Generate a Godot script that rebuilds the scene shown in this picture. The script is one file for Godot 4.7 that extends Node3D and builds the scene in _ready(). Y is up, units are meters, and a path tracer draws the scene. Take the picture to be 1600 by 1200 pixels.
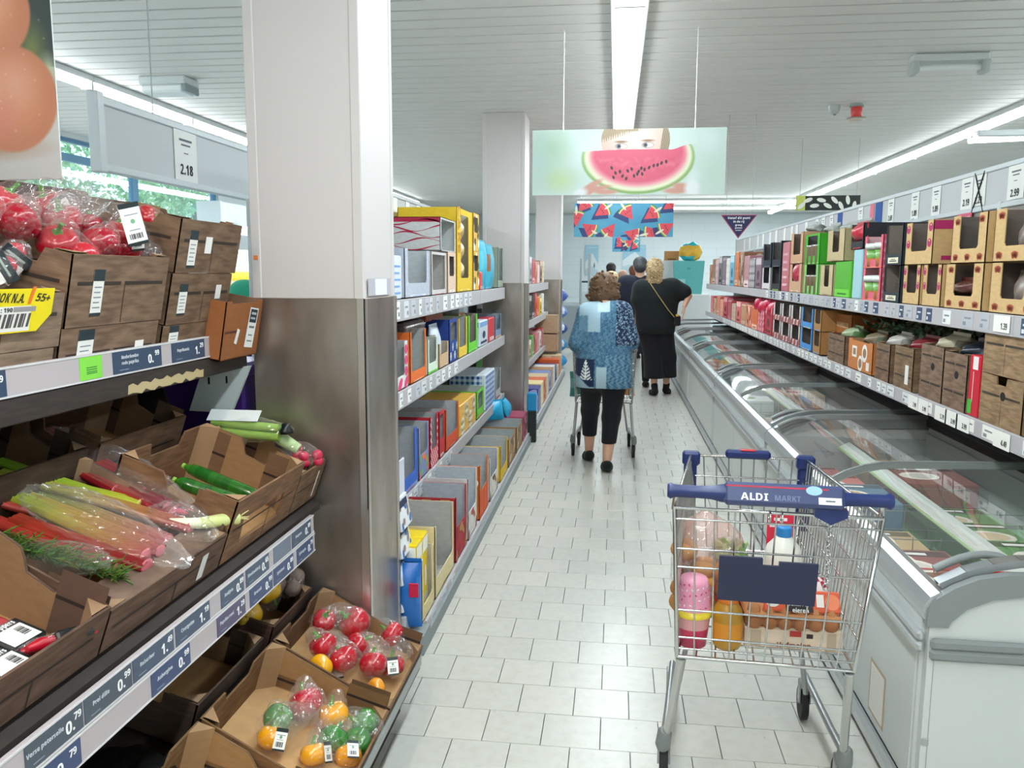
extends Node3D

var rng := RandomNumberGenerator.new()
var M := {}
var num := {}
var shared := {}

# ---------- mesh builder: triangles with normals and linear vertex colours
class MB:
	var v := PackedVector3Array()
	var n := PackedVector3Array()
	var c := PackedColorArray()
	var x := Transform3D()
	var col := Color(1, 1, 1)
	func ink(s) -> MB:
		col = Color(s).srgb_to_linear()
		return self
	func at(p: Vector3, b := Basis()) -> MB:
		x = Transform3D(b, p)
		return self
	func t3(a: Vector3, b: Vector3, d: Vector3, na: Vector3, nb: Vector3, nd: Vector3) -> void:
		v.append(x * a); v.append(x * d); v.append(x * b)
		n.append((x.basis * na).normalized()); n.append((x.basis * nd).normalized()); n.append((x.basis * nb).normalized())
		c.append(col); c.append(col); c.append(col)
	func tri(a: Vector3, b: Vector3, d: Vector3) -> void:
		var m := (b - a).cross(d - a).normalized()
		t3(a, b, d, m, m, m)
	func quad(a: Vector3, b: Vector3, d: Vector3, e: Vector3) -> void:
		var m := (d - a).cross(e - b).normalized()
		t3(a, b, d, m, m, m)
		t3(a, d, e, m, m, m)
	func box(p: Vector3, q: Vector3) -> void:
		var a := p.min(q); var b := p.max(q)
		quad(Vector3(a.x, a.y, b.z), Vector3(b.x, a.y, b.z), Vector3(b.x, b.y, b.z), Vector3(a.x, b.y, b.z))
		quad(Vector3(b.x, a.y, a.z), Vector3(a.x, a.y, a.z), Vector3(a.x, b.y, a.z), Vector3(b.x, b.y, a.z))
		quad(Vector3(b.x, a.y, b.z), Vector3(b.x, a.y, a.z), Vector3(b.x, b.y, a.z), Vector3(b.x, b.y, b.z))
		quad(Vector3(a.x, a.y, a.z), Vector3(a.x, a.y, b.z), Vector3(a.x, b.y, b.z), Vector3(a.x, b.y, a.z))
		quad(Vector3(a.x, b.y, b.z), Vector3(b.x, b.y, b.z), Vector3(b.x, b.y, a.z), Vector3(a.x, b.y, a.z))
		quad(Vector3(a.x, a.y, a.z), Vector3(b.x, a.y, a.z), Vector3(b.x, a.y, b.z), Vector3(a.x, a.y, b.z))
	# box with chamfered edges
	func cbox(p: Vector3, q: Vector3, r: float) -> void:
		var a := p.min(q); var b := p.max(q)
		r = minf(r, minf(b.x - a.x, minf(b.y - a.y, b.z - a.z)) * 0.45)
		var i := a + Vector3.ONE * r; var j := b - Vector3.ONE * r
		quad(Vector3(i.x, i.y, b.z), Vector3(j.x, i.y, b.z), Vector3(j.x, j.y, b.z), Vector3(i.x, j.y, b.z))
		quad(Vector3(j.x, i.y, a.z), Vector3(i.x, i.y, a.z), Vector3(i.x, j.y, a.z), Vector3(j.x, j.y, a.z))
		quad(Vector3(b.x, i.y, j.z), Vector3(b.x, i.y, i.z), Vector3(b.x, j.y, i.z), Vector3(b.x, j.y, j.z))
		quad(Vector3(a.x, i.y, i.z), Vector3(a.x, i.y, j.z), Vector3(a.x, j.y, j.z), Vector3(a.x, j.y, i.z))
		quad(Vector3(i.x, b.y, j.z), Vector3(j.x, b.y, j.z), Vector3(j.x, b.y, i.z), Vector3(i.x, b.y, i.z))
		quad(Vector3(i.x, a.y, i.z), Vector3(j.x, a.y, i.z), Vector3(j.x, a.y, j.z), Vector3(i.x, a.y, j.z))
		for s in [-1, 1]:
			for t in [-1, 1]:
				var X := b.x if s > 0 else a.x; var XI := j.x if s > 0 else i.x
				var Y := b.y if t > 0 else a.y; var YI := j.y if t > 0 else i.y
				var fl: bool = s * t > 0
				_q(Vector3(X, YI, j.z), Vector3(X, YI, i.z), Vector3(XI, Y, i.z), Vector3(XI, Y, j.z), fl)
				var Z := b.z if t > 0 else a.z; var ZI := j.z if t > 0 else i.z
				_q(Vector3(X, i.y, ZI), Vector3(X, j.y, ZI), Vector3(XI, j.y, Z), Vector3(XI, i.y, Z), fl)
				var Y2 := b.y if s > 0 else a.y; var YI2 := j.y if s > 0 else i.y
				_q(Vector3(i.x, YI2, Z), Vector3(j.x, YI2, Z), Vector3(j.x, Y2, ZI), Vector3(i.x, Y2, ZI), fl)
				for w in [-1, 1]:
					var ZZ := b.z if w > 0 else a.z; var ZW := j.z if w > 0 else i.z
					if s * t * w > 0: tri(Vector3(X, YI, ZW), Vector3(XI, Y, ZW), Vector3(XI, YI, ZZ))
					else: tri(Vector3(X, YI, ZW), Vector3(XI, YI, ZZ), Vector3(XI, Y, ZW))
	func _q(a: Vector3, b: Vector3, d: Vector3, e: Vector3, f: bool) -> void:
		if f: quad(a, b, d, e)
		else: quad(e, d, b, a)
	# grid of points (rows), smooth normals; wrap closes each row
	func grid(rows: Array, wrap := false, cols = null, flip := false) -> void:
		var R := rows.size(); var K: int = rows[0].size()
		var nn := []
		for i in R:
			var line := PackedVector3Array()
			for k in K:
				var k0 := (k - 1 + K) % K if wrap else maxi(k - 1, 0)
				var k1 := (k + 1) % K if wrap else mini(k + 1, K - 1)
				var dv: Vector3 = rows[mini(i + 1, R - 1)][k] - rows[maxi(i - 1, 0)][k]
				var du: Vector3 = rows[i][k1] - rows[i][k0]
				if du.length_squared() < 1e-12:
					var o := mini(i + 1, R - 1) if i < R / 2 else maxi(i - 1, 0)
					du = rows[o][k1] - rows[o][k0]
				var m := du.cross(dv)
				line.append((-m if flip else m).normalized())
			nn.append(line)
		for i in R - 1:
			for k in (K if wrap else K - 1):
				var l := (k + 1) % K
				if cols != null: col = cols[i][k]
				if flip:
					t3(rows[i][k], rows[i + 1][k], rows[i + 1][l], nn[i][k], nn[i + 1][k], nn[i + 1][l])
					t3(rows[i][k], rows[i + 1][l], rows[i][l], nn[i][k], nn[i + 1][l], nn[i][l])
				else:
					t3(rows[i][k], rows[i][l], rows[i + 1][l], nn[i][k], nn[i][l], nn[i + 1][l])
					t3(rows[i][k], rows[i + 1][l], rows[i + 1][k], nn[i][k], nn[i + 1][l], nn[i + 1][k])
	func tube(pts: Array, r, seg := 8, caps := true, cols = null) -> void:
		var rows := []; var cc := []
		var P := pts.size()
		var up := Vector3.UP
		var t0: Vector3 = (pts[1] - pts[0]).normalized()
		if absf(t0.dot(up)) > 0.9: up = Vector3.RIGHT
		for i in P:
			var t: Vector3 = (pts[mini(i + 1, P - 1)] - pts[maxi(i - 1, 0)]).normalized()
			up = (up - t * up.dot(t)).normalized()
			var s := t.cross(up)
			var rad: float = r[i] if r is Array else r
			var row := PackedVector3Array(); var cr := []
			for k in seg:
				var a := TAU * k / seg
				row.append(pts[i] + (up * cos(a) + s * sin(a)) * rad)
				if cols != null: cr.append(cols[i])
			rows.append(row); cc.append(cr)
		grid(rows, true, cc if cols != null else null, false)
		if caps:
			for e in [0, P - 1]:
				var o: Vector3 = pts[e]
				for k in seg:
					var a: Vector3 = rows[e][k]; var b: Vector3 = rows[e][(k + 1) % seg]
					if e == 0: tri(o, b, a)
					else: tri(o, a, b)
	func cyl(a: Vector3, b: Vector3, r: float, seg := 10, r2 := -1.0) -> void:
		tube([a, b], [r, r if r2 < 0 else r2], seg)
	# profile of (radius, height) turned round y
	func lathe(prof: Array, seg := 20, o := Vector3.ZERO, sx := 1.0, sz := 1.0) -> void:
		var rows := []
		for p in prof:
			var row := PackedVector3Array()
			for k in seg:
				var a := -TAU * k / seg
				row.append(o + Vector3(cos(a) * p.x * sx, p.y, sin(a) * p.x * sz))
			rows.append(row)
		grid(rows, true)
	# ball whose radius is scaled by f(unit vector)
	func ball(o: Vector3, r: Vector3, nu := 16, nv := 10, f = null, cf = null) -> void:
		var rows := []; var cc := []
		for i in nv + 1:
			var la := -PI / 2 + PI * i / nv
			var row := PackedVector3Array(); var cr := []
			for k in nu:
				var a := -TAU * k / nu
				var d := Vector3(cos(la) * cos(a), sin(la), cos(la) * sin(a))
				var s: float = f.call(d) if f != null else 1.0
				row.append(o + d * s * r)
				if cf != null: cr.append(cf.call(d))
			rows.append(row); cc.append(cr)
		grid(rows, true, cc if cf != null else null)
	# flat outline in xy, from z0 to z1
	func prism(p: PackedVector2Array, z0: float, z1: float, back := true) -> void:
		if Geometry2D.is_polygon_clockwise(p): p = p.duplicate(); p.reverse()
		var id := Geometry2D.triangulate_polygon(p)
		for i in range(0, id.size(), 3):
			var a := p[id[i]]; var b := p[id[i + 1]]; var d := p[id[i + 2]]
			if (b - a).cross(d - a) < 0:
				var h := b; b = d; d = h
			tri(Vector3(a.x, a.y, z1), Vector3(b.x, b.y, z1), Vector3(d.x, d.y, z1))
			if back: tri(Vector3(a.x, a.y, z0), Vector3(d.x, d.y, z0), Vector3(b.x, b.y, z0))
		for i in p.size():
			var a := p[i]; var b := p[(i + 1) % p.size()]
			quad(Vector3(a.x, a.y, z0), Vector3(b.x, b.y, z0), Vector3(b.x, b.y, z1), Vector3(a.x, a.y, z1))
	# prints: thin shapes on the plane z
	func patch(x0: float, y0: float, x1: float, y1: float, z := 0.0006) -> void:
		quad(Vector3(x0, y0, z), Vector3(x1, y0, z), Vector3(x1, y1, z), Vector3(x0, y1, z))
	func dot(cx: float, cy: float, rx: float, ry: float, z := 0.0006, rot := 0.0, seg := 14) -> void:
		for k in seg:
			var a := TAU * k / seg; var b := TAU * (k + 1) / seg
			var p := Vector2(cos(a) * rx, sin(a) * ry).rotated(rot); var q := Vector2(cos(b) * rx, sin(b) * ry).rotated(rot)
			tri(Vector3(cx, cy, z), Vector3(cx + p.x, cy + p.y, z), Vector3(cx + q.x, cy + q.y, z))
	func shape(p: Array, z := 0.0006) -> void:
		var pp := PackedVector2Array(p)
		if Geometry2D.is_polygon_clockwise(pp): pp.reverse()
		var id := Geometry2D.triangulate_polygon(pp)
		for i in range(0, id.size(), 3):
			var a := pp[id[i]]; var b := pp[id[i + 1]]; var d := pp[id[i + 2]]
			if (b - a).cross(d - a) < 0:
				var h := b; b = d; d = h
			tri(Vector3(a.x, a.y, z), Vector3(b.x, b.y, z), Vector3(d.x, d.y, z))
	func mesh() -> ArrayMesh:
		var a := []
		a.resize(Mesh.ARRAY_MAX)
		a[Mesh.ARRAY_VERTEX] = v
		a[Mesh.ARRAY_NORMAL] = n
		a[Mesh.ARRAY_COLOR] = c
		var m := ArrayMesh.new()
		m.add_surface_from_arrays(Mesh.PRIMITIVE_TRIANGLES, a)
		return m

# ---------- nodes
func mb(s = "ffffff") -> MB:
	return MB.new().ink(s)

func numbered(called: String) -> String:
	num[called] = num.get(called, -1) + 1
	return called if num[called] == 0 else "%s_%03d" % [called, num[called]]

func tag(o: Node, label := "", category := "", group := "", kind := "") -> Node:
	for k in [["label", label], ["category", category], ["group", group], ["kind", kind]]:
		if k[1]: o.set_meta(k[0], k[1])
	return o

func put(called: String, mesh, mat: Material, parent: Node = self) -> MeshInstance3D:
	var o := MeshInstance3D.new()
	o.mesh = mesh.mesh() if mesh is MB else mesh
	o.material_override = null
	o.set_surface_override_material(0, mat)
	if parent == self: o.name = numbered(called)
	else:
		var k := "%d/%s" % [parent.get_instance_id(), called]
		num[k] = num.get(k, -1) + 1
		o.name = called if num[k] == 0 else "%s_%03d" % [called, num[k]]
	parent.add_child(o)
	return o

func thing(called: String, label: String, category: String, pos := Vector3.ZERO, turn := 0.0, group := "") -> Node3D:
	var o := Node3D.new()
	o.name = numbered(called)
	add_child(o)
	o.position = pos
	o.rotation.y = turn
	tag(o, label, category, group)
	return o

func frame(called: String, pos: Vector3, label := "", kind := "structure") -> Node3D:
	var o := Node3D.new()
	o.name = numbered(called)
	add_child(o)
	o.position = pos
	tag(o, label, "", "", kind)
	return o

func copy(src: Node3D, label := "", pos = null, basis = null) -> Node3D:
	var o: Node3D = src.duplicate()
	var called: String = src.name
	var r := RegEx.create_from_string("_\\d{3}$")
	o.name = numbered(r.sub(called, ""))
	add_child(o)
	if label: o.set_meta("label", label)
	if basis != null: o.basis = basis
	if pos != null: o.position = pos
	return o

func font() -> Font:
	if not shared.has("font"):
		var f := SystemFont.new()
		f.font_names = PackedStringArray(["Droid Sans"])
		f.font_weight = 700
		shared.font = f
	return shared.font

# lettering: centred at pos, height h (metres), facing +z of its basis
func words(parent: Node, s: String, h: float, pos: Vector3, mat: Material, basis := Basis(), squeeze := 1.0, called := "lettering") -> MeshInstance3D:
	var k := "txt" + s
	if not shared.has(k):
		var t := TextMesh.new()
		t.text = s
		t.font = font()
		t.font_size = 24
		t.pixel_size = 1.0 / 24
		t.depth = 0.01
		t.curve_step = 1.5
		shared[k] = t
	var o := put(called, shared[k], mat, parent)
	o.transform = Transform3D(basis * Basis.from_scale(Vector3(h * squeeze, h, 0.05)), pos)
	return o

# ---------- materials
func mat(key: String, color, rough := 0.7, metal := 0.0, vertex := false) -> StandardMaterial3D:
	if M.has(key): return M[key]
	var m := StandardMaterial3D.new()
	m.resource_name = key
	m.albedo_color = Color(color)
	m.roughness = rough
	m.metallic = metal
	m.vertex_color_use_as_albedo = vertex
	M[key] = m
	return m

func noise_tex(sd: int, freq: float, stops: Array, size := 256, oct := 4, normal := false, strength := 4.0) -> NoiseTexture2D:
	var f := FastNoiseLite.new()
	f.seed = sd
	f.frequency = freq
	f.fractal_octaves = oct
	f.noise_type = FastNoiseLite.TYPE_SIMPLEX_SMOOTH
	var t := NoiseTexture2D.new()
	t.width = size; t.height = size
	t.seamless = true
	t.noise = f
	t.as_normal_map = normal
	t.bump_strength = strength
	if stops:
		var g := Gradient.new()
		g.offsets = PackedFloat32Array(); g.colors = PackedColorArray()
		var off := PackedFloat32Array(); var cs := PackedColorArray()
		for s in stops: off.append(s[0]); cs.append(Color(s[1]))
		g.offsets = off; g.colors = cs
		t.color_ramp = g
	return t

func triplanar(m: StandardMaterial3D, scale: Vector3, world := false) -> void:
	m.uv1_triplanar = true
	m.uv1_world_triplanar = world
	m.uv1_scale = scale

func materials() -> void:
	mat("paint", "ffffff", 0.75, 0, true)
	mat("gloss", "ffffff", 0.32, 0, true)
	var c := mat("card", "ffffff", 0.85, 0, true)
	c.albedo_texture = noise_tex(3, 0.02, [[0, "eaeaea"], [1, "ffffff"]])
	triplanar(c, Vector3(3, 9, 3))
	var w := mat("crate", "ffffff", 0.8, 0, true)
	w.albedo_texture = noise_tex(5, 0.02, [[0, "b4aea8"], [0.45, "d9d4ce"], [0.6, "e6e2dc"], [1, "ffffff"]], 256, 5)
	triplanar(w, Vector3(1.6, 9, 1.6))
	mat("cloth", "ffffff", 0.95, 0, true).rim_enabled = true
	M.cloth.rim = 0.12
	mat("skin", "ffffff", 0.55, 0, true)
	M.skin.subsurf_scatter_enabled = true
	M.skin.subsurf_scatter_strength = 0.08
	mat("hair", "ffffff", 0.6, 0, true)
	var plaster := mat("plaster", "cfc9c7", 0.6)
	plaster.normal_enabled = true
	plaster.normal_texture = noise_tex(8, 0.05, [], 256, 4, true, 0.12)
	triplanar(plaster, Vector3(1.5, 1.5, 1.5), true)
	mat("ceiling_metal", "e3e3df", 0.5)
	mat("dark", "24262a", 0.8)
	mat("grout", "585c5a", 0.9)
	for k in 4:
		var t := mat("tile%d" % k, ["c8c8c0", "c6c6bf", "cbcac2", "c4c4bd"][k], 0.32)
		t.albedo_texture = noise_tex(20 + k, 0.03, [[0, "f2f1ee"], [0.35, "f9f8f6"], [1, "ffffff"]], 256, 5)
		triplanar(t, Vector3(2.3, 2.3, 2.3), true)
		t.roughness_texture = noise_tex(30 + k, 0.05, [[0, "d8d8d8"], [1, "ffffff"]], 128, 3)
	var st := mat("steel", "bfb7af", 0.38, 0.88)
	st.albedo_texture = noise_tex(11, 0.012, [[0, "b9b2ac"], [0.5, "e2dedb"], [1, "ffffff"]], 256, 4)
	st.roughness_texture = noise_tex(12, 0.01, [[0, "b0b0b0"], [1, "ffffff"]], 256, 3)
	triplanar(st, Vector3(1.1, 0.45, 1.1), true)
	mat("chrome", "c4c5c4", 0.22, 1.0)
	mat("zinc", "a8acad", 0.38, 0.9)
	mat("alu", "c6cbcc", 0.36, 0.75)
	mat("grey_plastic", "7f8584", 0.45)
	mat("rail_grey", "b9b6b8", 0.5)
	mat("shelf_white", "c9d0d2", 0.4)
	mat("freezer_white", "c5cac7", 0.38)
	mat("black_rubber", "1d1e20", 0.7)
	mat("navy", "1d2d63", 0.35)
	mat("white_ink", "f2f2f2", 0.6)
	mat("black_ink", "17191c", 0.7)
	mat("tag_navy", "3a4a63", 0.55)
	mat("paper", "f1f1ec", 0.7)
	var pp := mat("skin_gloss", "ffffff", 0.22, 0, true)
	pp.clearcoat_enabled = true
	pp.clearcoat = 0.4
	pp.clearcoat_roughness = 0.1
	var g := mat("glass", Color(0.92, 0.97, 0.96, 0.06), 0.03)
	g.transparency = BaseMaterial3D.TRANSPARENCY_ALPHA
	g.metallic_specular = 0.5
	var f := mat("film", Color(1, 1, 1, 0.035), 0.15)
	f.transparency = BaseMaterial3D.TRANSPARENCY_ALPHA
	f.metallic_specular = 0.7
	var e := mat("tube_glow", "ffffff", 0.5)
	e.emission_enabled = true
	e.emission = Color(0.96, 0.99, 1.0)
	e.emission_energy_multiplier = 15.0

func _ready() -> void:
	rng.seed = 7
	var cam := Camera3D.new()
	cam.name = "camera"
	cam.fov = 50.53
	cam.near = 0.05
	cam.far = 200.0
	cam.transform = Transform3D(Basis(Vector3.UP, 0.1248) * Basis(Vector3.RIGHT, -0.1347) * Basis(Vector3.BACK, 0.0047), Vector3(0, 1.5717, 0))
	add_child(cam)
	cam.current = true
	var sky := ProceduralSkyMaterial.new()
	sky.sky_top_color = Color("8fc0ea")
	sky.sky_horizon_color = Color("d6ecf6")
	sky.ground_bottom_color = Color("7d8580")
	sky.ground_horizon_color = Color("d5dfe0")
	sky.energy_multiplier = 2.6
	var env := Environment.new()
	env.background_mode = Environment.BG_SKY
	env.sky = Sky.new()
	env.sky.sky_material = sky
	env.ambient_light_source = Environment.AMBIENT_SOURCE_DISABLED
	env.tonemap_mode = Environment.TONE_MAPPER_LINEAR
	env.tonemap_exposure = 1.0
	env.sdfgi_enabled = true
	env.ssao_enabled = true
	env.ssil_enabled = true
	var we := WorldEnvironment.new()
	we.name = "world"
	we.environment = env
	add_child(we)
	var sun := DirectionalLight3D.new()
	sun.name = "sun"
	sun.light_color = Color("fff6e8")
	sun.light_energy = 3.5
	sun.light_angular_distance = 2.0
	sun.shadow_enabled = true
	sun.rotation_degrees = Vector3(-52, -160, 0)
	add_child(sun)
	materials()
	room()
	lamps()
	columns()
	signs()
	left_gondola()
	right_gondola()
	freezers()
	produce()
	near_cart()
	people()
	backdrop()

func lamp(pos: Vector3, size: Vector2, energy: float, color: Color, along_x := false) -> void:
	var l := AreaLight3D.new()
	l.name = numbered("tube_light")
	l.area_size = size
	l.light_energy = energy
	l.light_color = color
	l.area_range = 60.0
	l.area_attenuation = 2.0
	l.shadow_enabled = true
	add_child(l)
	l.transform = Transform3D(Basis(Vector3.RIGHT, -PI / 2), pos)
	if along_x: l.rotate_y(PI / 2)

# a row of batten fittings on the ceiling, each a thing: housing, diffuser, end caps
func batten(called: String, label: String, x: float, z0: float, z1: float, w: float, group := "", step := 1.5) -> void:
	var n := int(round((z0 - z1) / step))
	var src: Node3D = null
	for i in n:
		var z := z0 - (i + 0.5) * step
		if src == null:
			src = thing(called, label, "ceiling light", Vector3(x, 3.05, z), 0, group)
			var h := mb()
			h.cbox(Vector3(-w * 0.5, -0.045, -step / 2 + 0.002), Vector3(w * 0.5, 0, step / 2 - 0.002), 0.006)
			put("housing", h, mat("fitting_white", "dfe3e3", 0.4), src)
			var d := mb()
			var pts := []
			var rows := []
			for e in [-1, 1]:
				var row := PackedVector3Array()
				for k in 9:
					var a := PI * k / 8.0
					row.append(Vector3(cos(a) * w * 0.36, -0.045 - sin(a) * 0.055, e * (step / 2 - 0.012)))
				rows.append(row)
			d.grid(rows, false, null, true)
			put("diffuser", d, M.tube_glow, src)
			for e in [-1, 1]:
				var c := mb()
				c.box(Vector3(-w * 0.38, -0.102, e * (step / 2 - 0.012)), Vector3(w * 0.38, -0.045, e * (step / 2 - 0.003)))
				put("end_cap", c, mat("fitting_white", "dfe3e3", 0.4), src)
		else:
			copy(src, label, Vector3(x, 3.05, z))
		var o := get_node(NodePath(called if num[called] == 0 else "%s_%03d" % [called, num[called]]))
		o.set_meta("label", "%s, %s from the near end" % [label, ["first", "second", "third", "fourth", "fifth", "sixth", "seventh", "eighth", "ninth", "tenth", "eleventh", "twelfth", "thirteenth", "fourteenth", "fifteenth"][i]])

func lamps() -> void:
	var cool := Color(0.91, 0.97, 1.0)
	batten("ceiling_light", "white batten light in the row above the aisle", 0.045, 3.0, -13.5, 0.21, "row of lights above the aisle")
	batten("ceiling_light", "white batten light in the row above the right shelves", 3.47, 3.0, -19.5, 0.15, "row of lights over the right shelves")
	batten("ceiling_light", "white batten light in the row near the windows", -4.03, 3.0, -16.5, 0.12, "row of lights near the windows")
	for k in 3:
		lamp(Vector3(0.045, 2.94, 1.5 - k * 5.5 - 1.2), Vector2(0.12, 5.2), 5.6, cool)
		lamp(Vector3(3.47, 2.94, 1.5 - k * 7.0 - 2.0), Vector2(0.09, 6.8), 6.0, cool)
		lamp(Vector3(-4.03, 2.94, 1.5 - k * 6.0 - 1.5), Vector2(0.09, 5.8), 6.0, cool)
	var warm := Color(1.0, 0.9, 0.8)
	batten("produce_light", "warm white batten light above the produce stand", -0.95, 2.6, -0.4, 0.17, "warm lights above the produce stand")
	lamp(Vector3(-0.95, 2.94, 1.1), Vector2(0.12, 2.9), 5.0, warm)
	for z in [-16.6, -18.2]:
		var t := thing("ceiling_light", "white batten light running across, " + ("nearer one" if z > -17 else "farther one") + " by the checkout wall", "ceiling light", Vector3(1.6, 3.05, z), PI / 2, "lights across the far end")
		var h := mb()
		h.cbox(Vector3(-0.06, -0.05, -2.4), Vector3(0.06, 0, 2.4), 0.006)
		put("housing", h, M.fitting_white, t)
		var d := mb()
		d.cbox(Vector3(-0.04, -0.085, -2.38), Vector3(0.04, -0.05, 2.38), 0.012)
		put("diffuser", d, M.tube_glow, t)
		lamp(Vector3(1.6, 2.955, z), Vector2(0.09, 4.6), 6.0, cool, true)

func room() -> void:
	# floor: grout bed and tiles laid in half bond
	var fl := frame("floor", Vector3.ZERO, "pale square floor tiles laid in half bond")
	var g := mb()
	g.box(Vector3(-6.0, -0.2, -20.5), Vector3(7.5, -0.011, 4.0))
	put("grout", g, M.grout, fl)
	var far := mb()
	var T := 0.2
	var cut := {}
	var n := 0
	for r in range(-32, 90):
		var z := -(r * T + 2.5436)
		var off := 0.0 if r % 2 != 0 else 0.5
		for k in range(-3, 10):
			var x0 := -0.7184 + (k + off) * T
			var x1 := x0 + T
			var a := maxf(x0, -0.86); var b := minf(x1, 1.02)
			if b - a < 0.012: continue
			var near: bool = r >= -2 and r < 34 and a > -0.8 and a < 0.9
			if near and n < 290:
				var key := "%d_%d" % [int(a * 1e4), int(b * 1e4)] if b - a < 0.19 else "t"
				if not cut.has(key):
					var m := mb()
					m.cbox(Vector3(-(b - a) / 2 + 0.0014, -0.0105, -T / 2 + 0.0014), Vector3((b - a) / 2 - 0.0014, 0, T / 2 - 0.0014), 0.0008)
					cut[key] = m.mesh()
				var o := put("tile", cut[key], M["tile%d" % rng.randi_range(0, 3)], fl)
				o.position = Vector3((a + b) / 2, rng.randf_range(-0.0003, 0.0003), z - T / 2)
				n += 1
			else:
				far.box(Vector3(a + 0.0014, -0.0105, z - T + 0.0014), Vector3(b - 0.0014, 0, z - 0.0014))
	tag(put("far_tiles", far, M.tile0, fl), "", "", "", "stuff")
	var rest := mb()
	rest.box(Vector3(-6.0, -0.012, -20.5), Vector3(-0.862, 0, 4)); rest.box(Vector3(1.022, -0.012, -20.5), Vector3(7.5, 0, 4))
	put("side_floor", rest, M.tile1, fl)
	# ceiling: metal planks with open joints under a dark void
	var ce := frame("ceiling", Vector3(0, 3.05, 0), "white metal plank ceiling with dark joints")
	var v := mb()
	v.box(Vector3(-6.0, 0.03, -20.5), Vector3(7.5, 0.2, 4))
	put("void", v, mat("ceiling_void", "5f6a70", 0.9), ce)
	var s := mb()
	s.cbox(Vector3(-6.0, 0, -0.0765), Vector3(7.5, 0.02, 0.0765), 0.004)
	var sm := s.mesh()
	for i in 139:
		put("slat", sm, M.ceiling_metal, ce).position = Vector3(0, rng.randf_range(-0.001, 0.001), 3.9 - i * 0.175)
	# walls
	var wm := mat("wall_paint", "c9d2d4", 0.7)
	var w := mb()
	w.box(Vector3(7.3, 0, -20.5), Vector3(7.5, 3.05, 4))
	tag(put("wall_right", w, wm), "pale painted wall at the right end of the shop", "", "", "structure")
	w = mb()
	w.box(Vector3(-6.0, 0, 3.8), Vector3(7.3, 3.05, 4.0))
	tag(put("wall_front", w, wm), "pale painted wall behind the camera", "", "", "structure")
	# far wall in pale blocks
	var fw := frame("wall_back", Vector3(0, 0, -20.3), "pale block wall behind the checkout")
	w = mb()
	w.box(Vector3(-6.0, 0, -0.2), Vector3(7.3, 3.05, -0.01))
	put("mortar", w, mat("mortar", "b9c2c4", 0.9), fw)
	var bk := mb()
	for j in 15:
		for i in range(-4, 10):
			var x := i * 0.6 + (0.3 if j % 2 else 0.0)
			bk.box(Vector3(x, 0.003 + j * 0.2, -0.01), Vector3(x + 0.594, 0.197 + j * 0.2, 0))
	tag(put("block", bk, wm, fw), "", "", "", "stuff")
	# left wall with the window band: wall under it, lintel, frame
	w = mb()
	w.box(Vector3(-6.0, 0, -20.5), Vector3(-5.85, 1.7, 4)); w.box(Vector3(-6.0, 3.0, -20.5), Vector3(-5.85, 3.05, 4))
	w.box(Vector3(-6.0, 1.7, -20.5), Vector3(-5.85, 3.0, -11.65)); w.box(Vector3(-6.0, 1.7, 0.8), Vector3(-5.85, 3.0, 4))
	tag(put("wall_left", w, wm), "pale wall under and over the window band", "", "", "structure")
	var zs := [0.8, -1.4, -3.4, -5.4, -7.5, -9.6, -11.65]
	for i in 6:
		var wi := frame("window_%d" % (i + 1), Vector3(-5.92, 1.7, zs[i + 1]), "tall shop window pane in a blue-grey metal frame facing trees")
		var L: float = zs[i] - zs[i + 1]
		var f := mb()
		f.box(Vector3(-0.03, 0, 0), Vector3(0.03, 1.3, 0.06)); f.box(Vector3(-0.03, 0, L - 0.06), Vector3(0.03, 1.3, L))
		f.box(Vector3(-0.03, 0, 0), Vector3(0.03, 0.06, L)); f.box(Vector3(-0.03, 1.26, 0), Vector3(0.03, 1.3, L)); f.box(Vector3(-0.03, 1.055, 0), Vector3(0.03, 1.136, L))
		put("window_frame", f, mat("window_frame", "4e7f9e", 0.5), wi)
		var p := mb()
		p.box(Vector3(-0.004, 0.05, 0.05), Vector3(0.004, 1.27, L - 0.05))
		put("pane", p, M.glass, wi)

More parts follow.
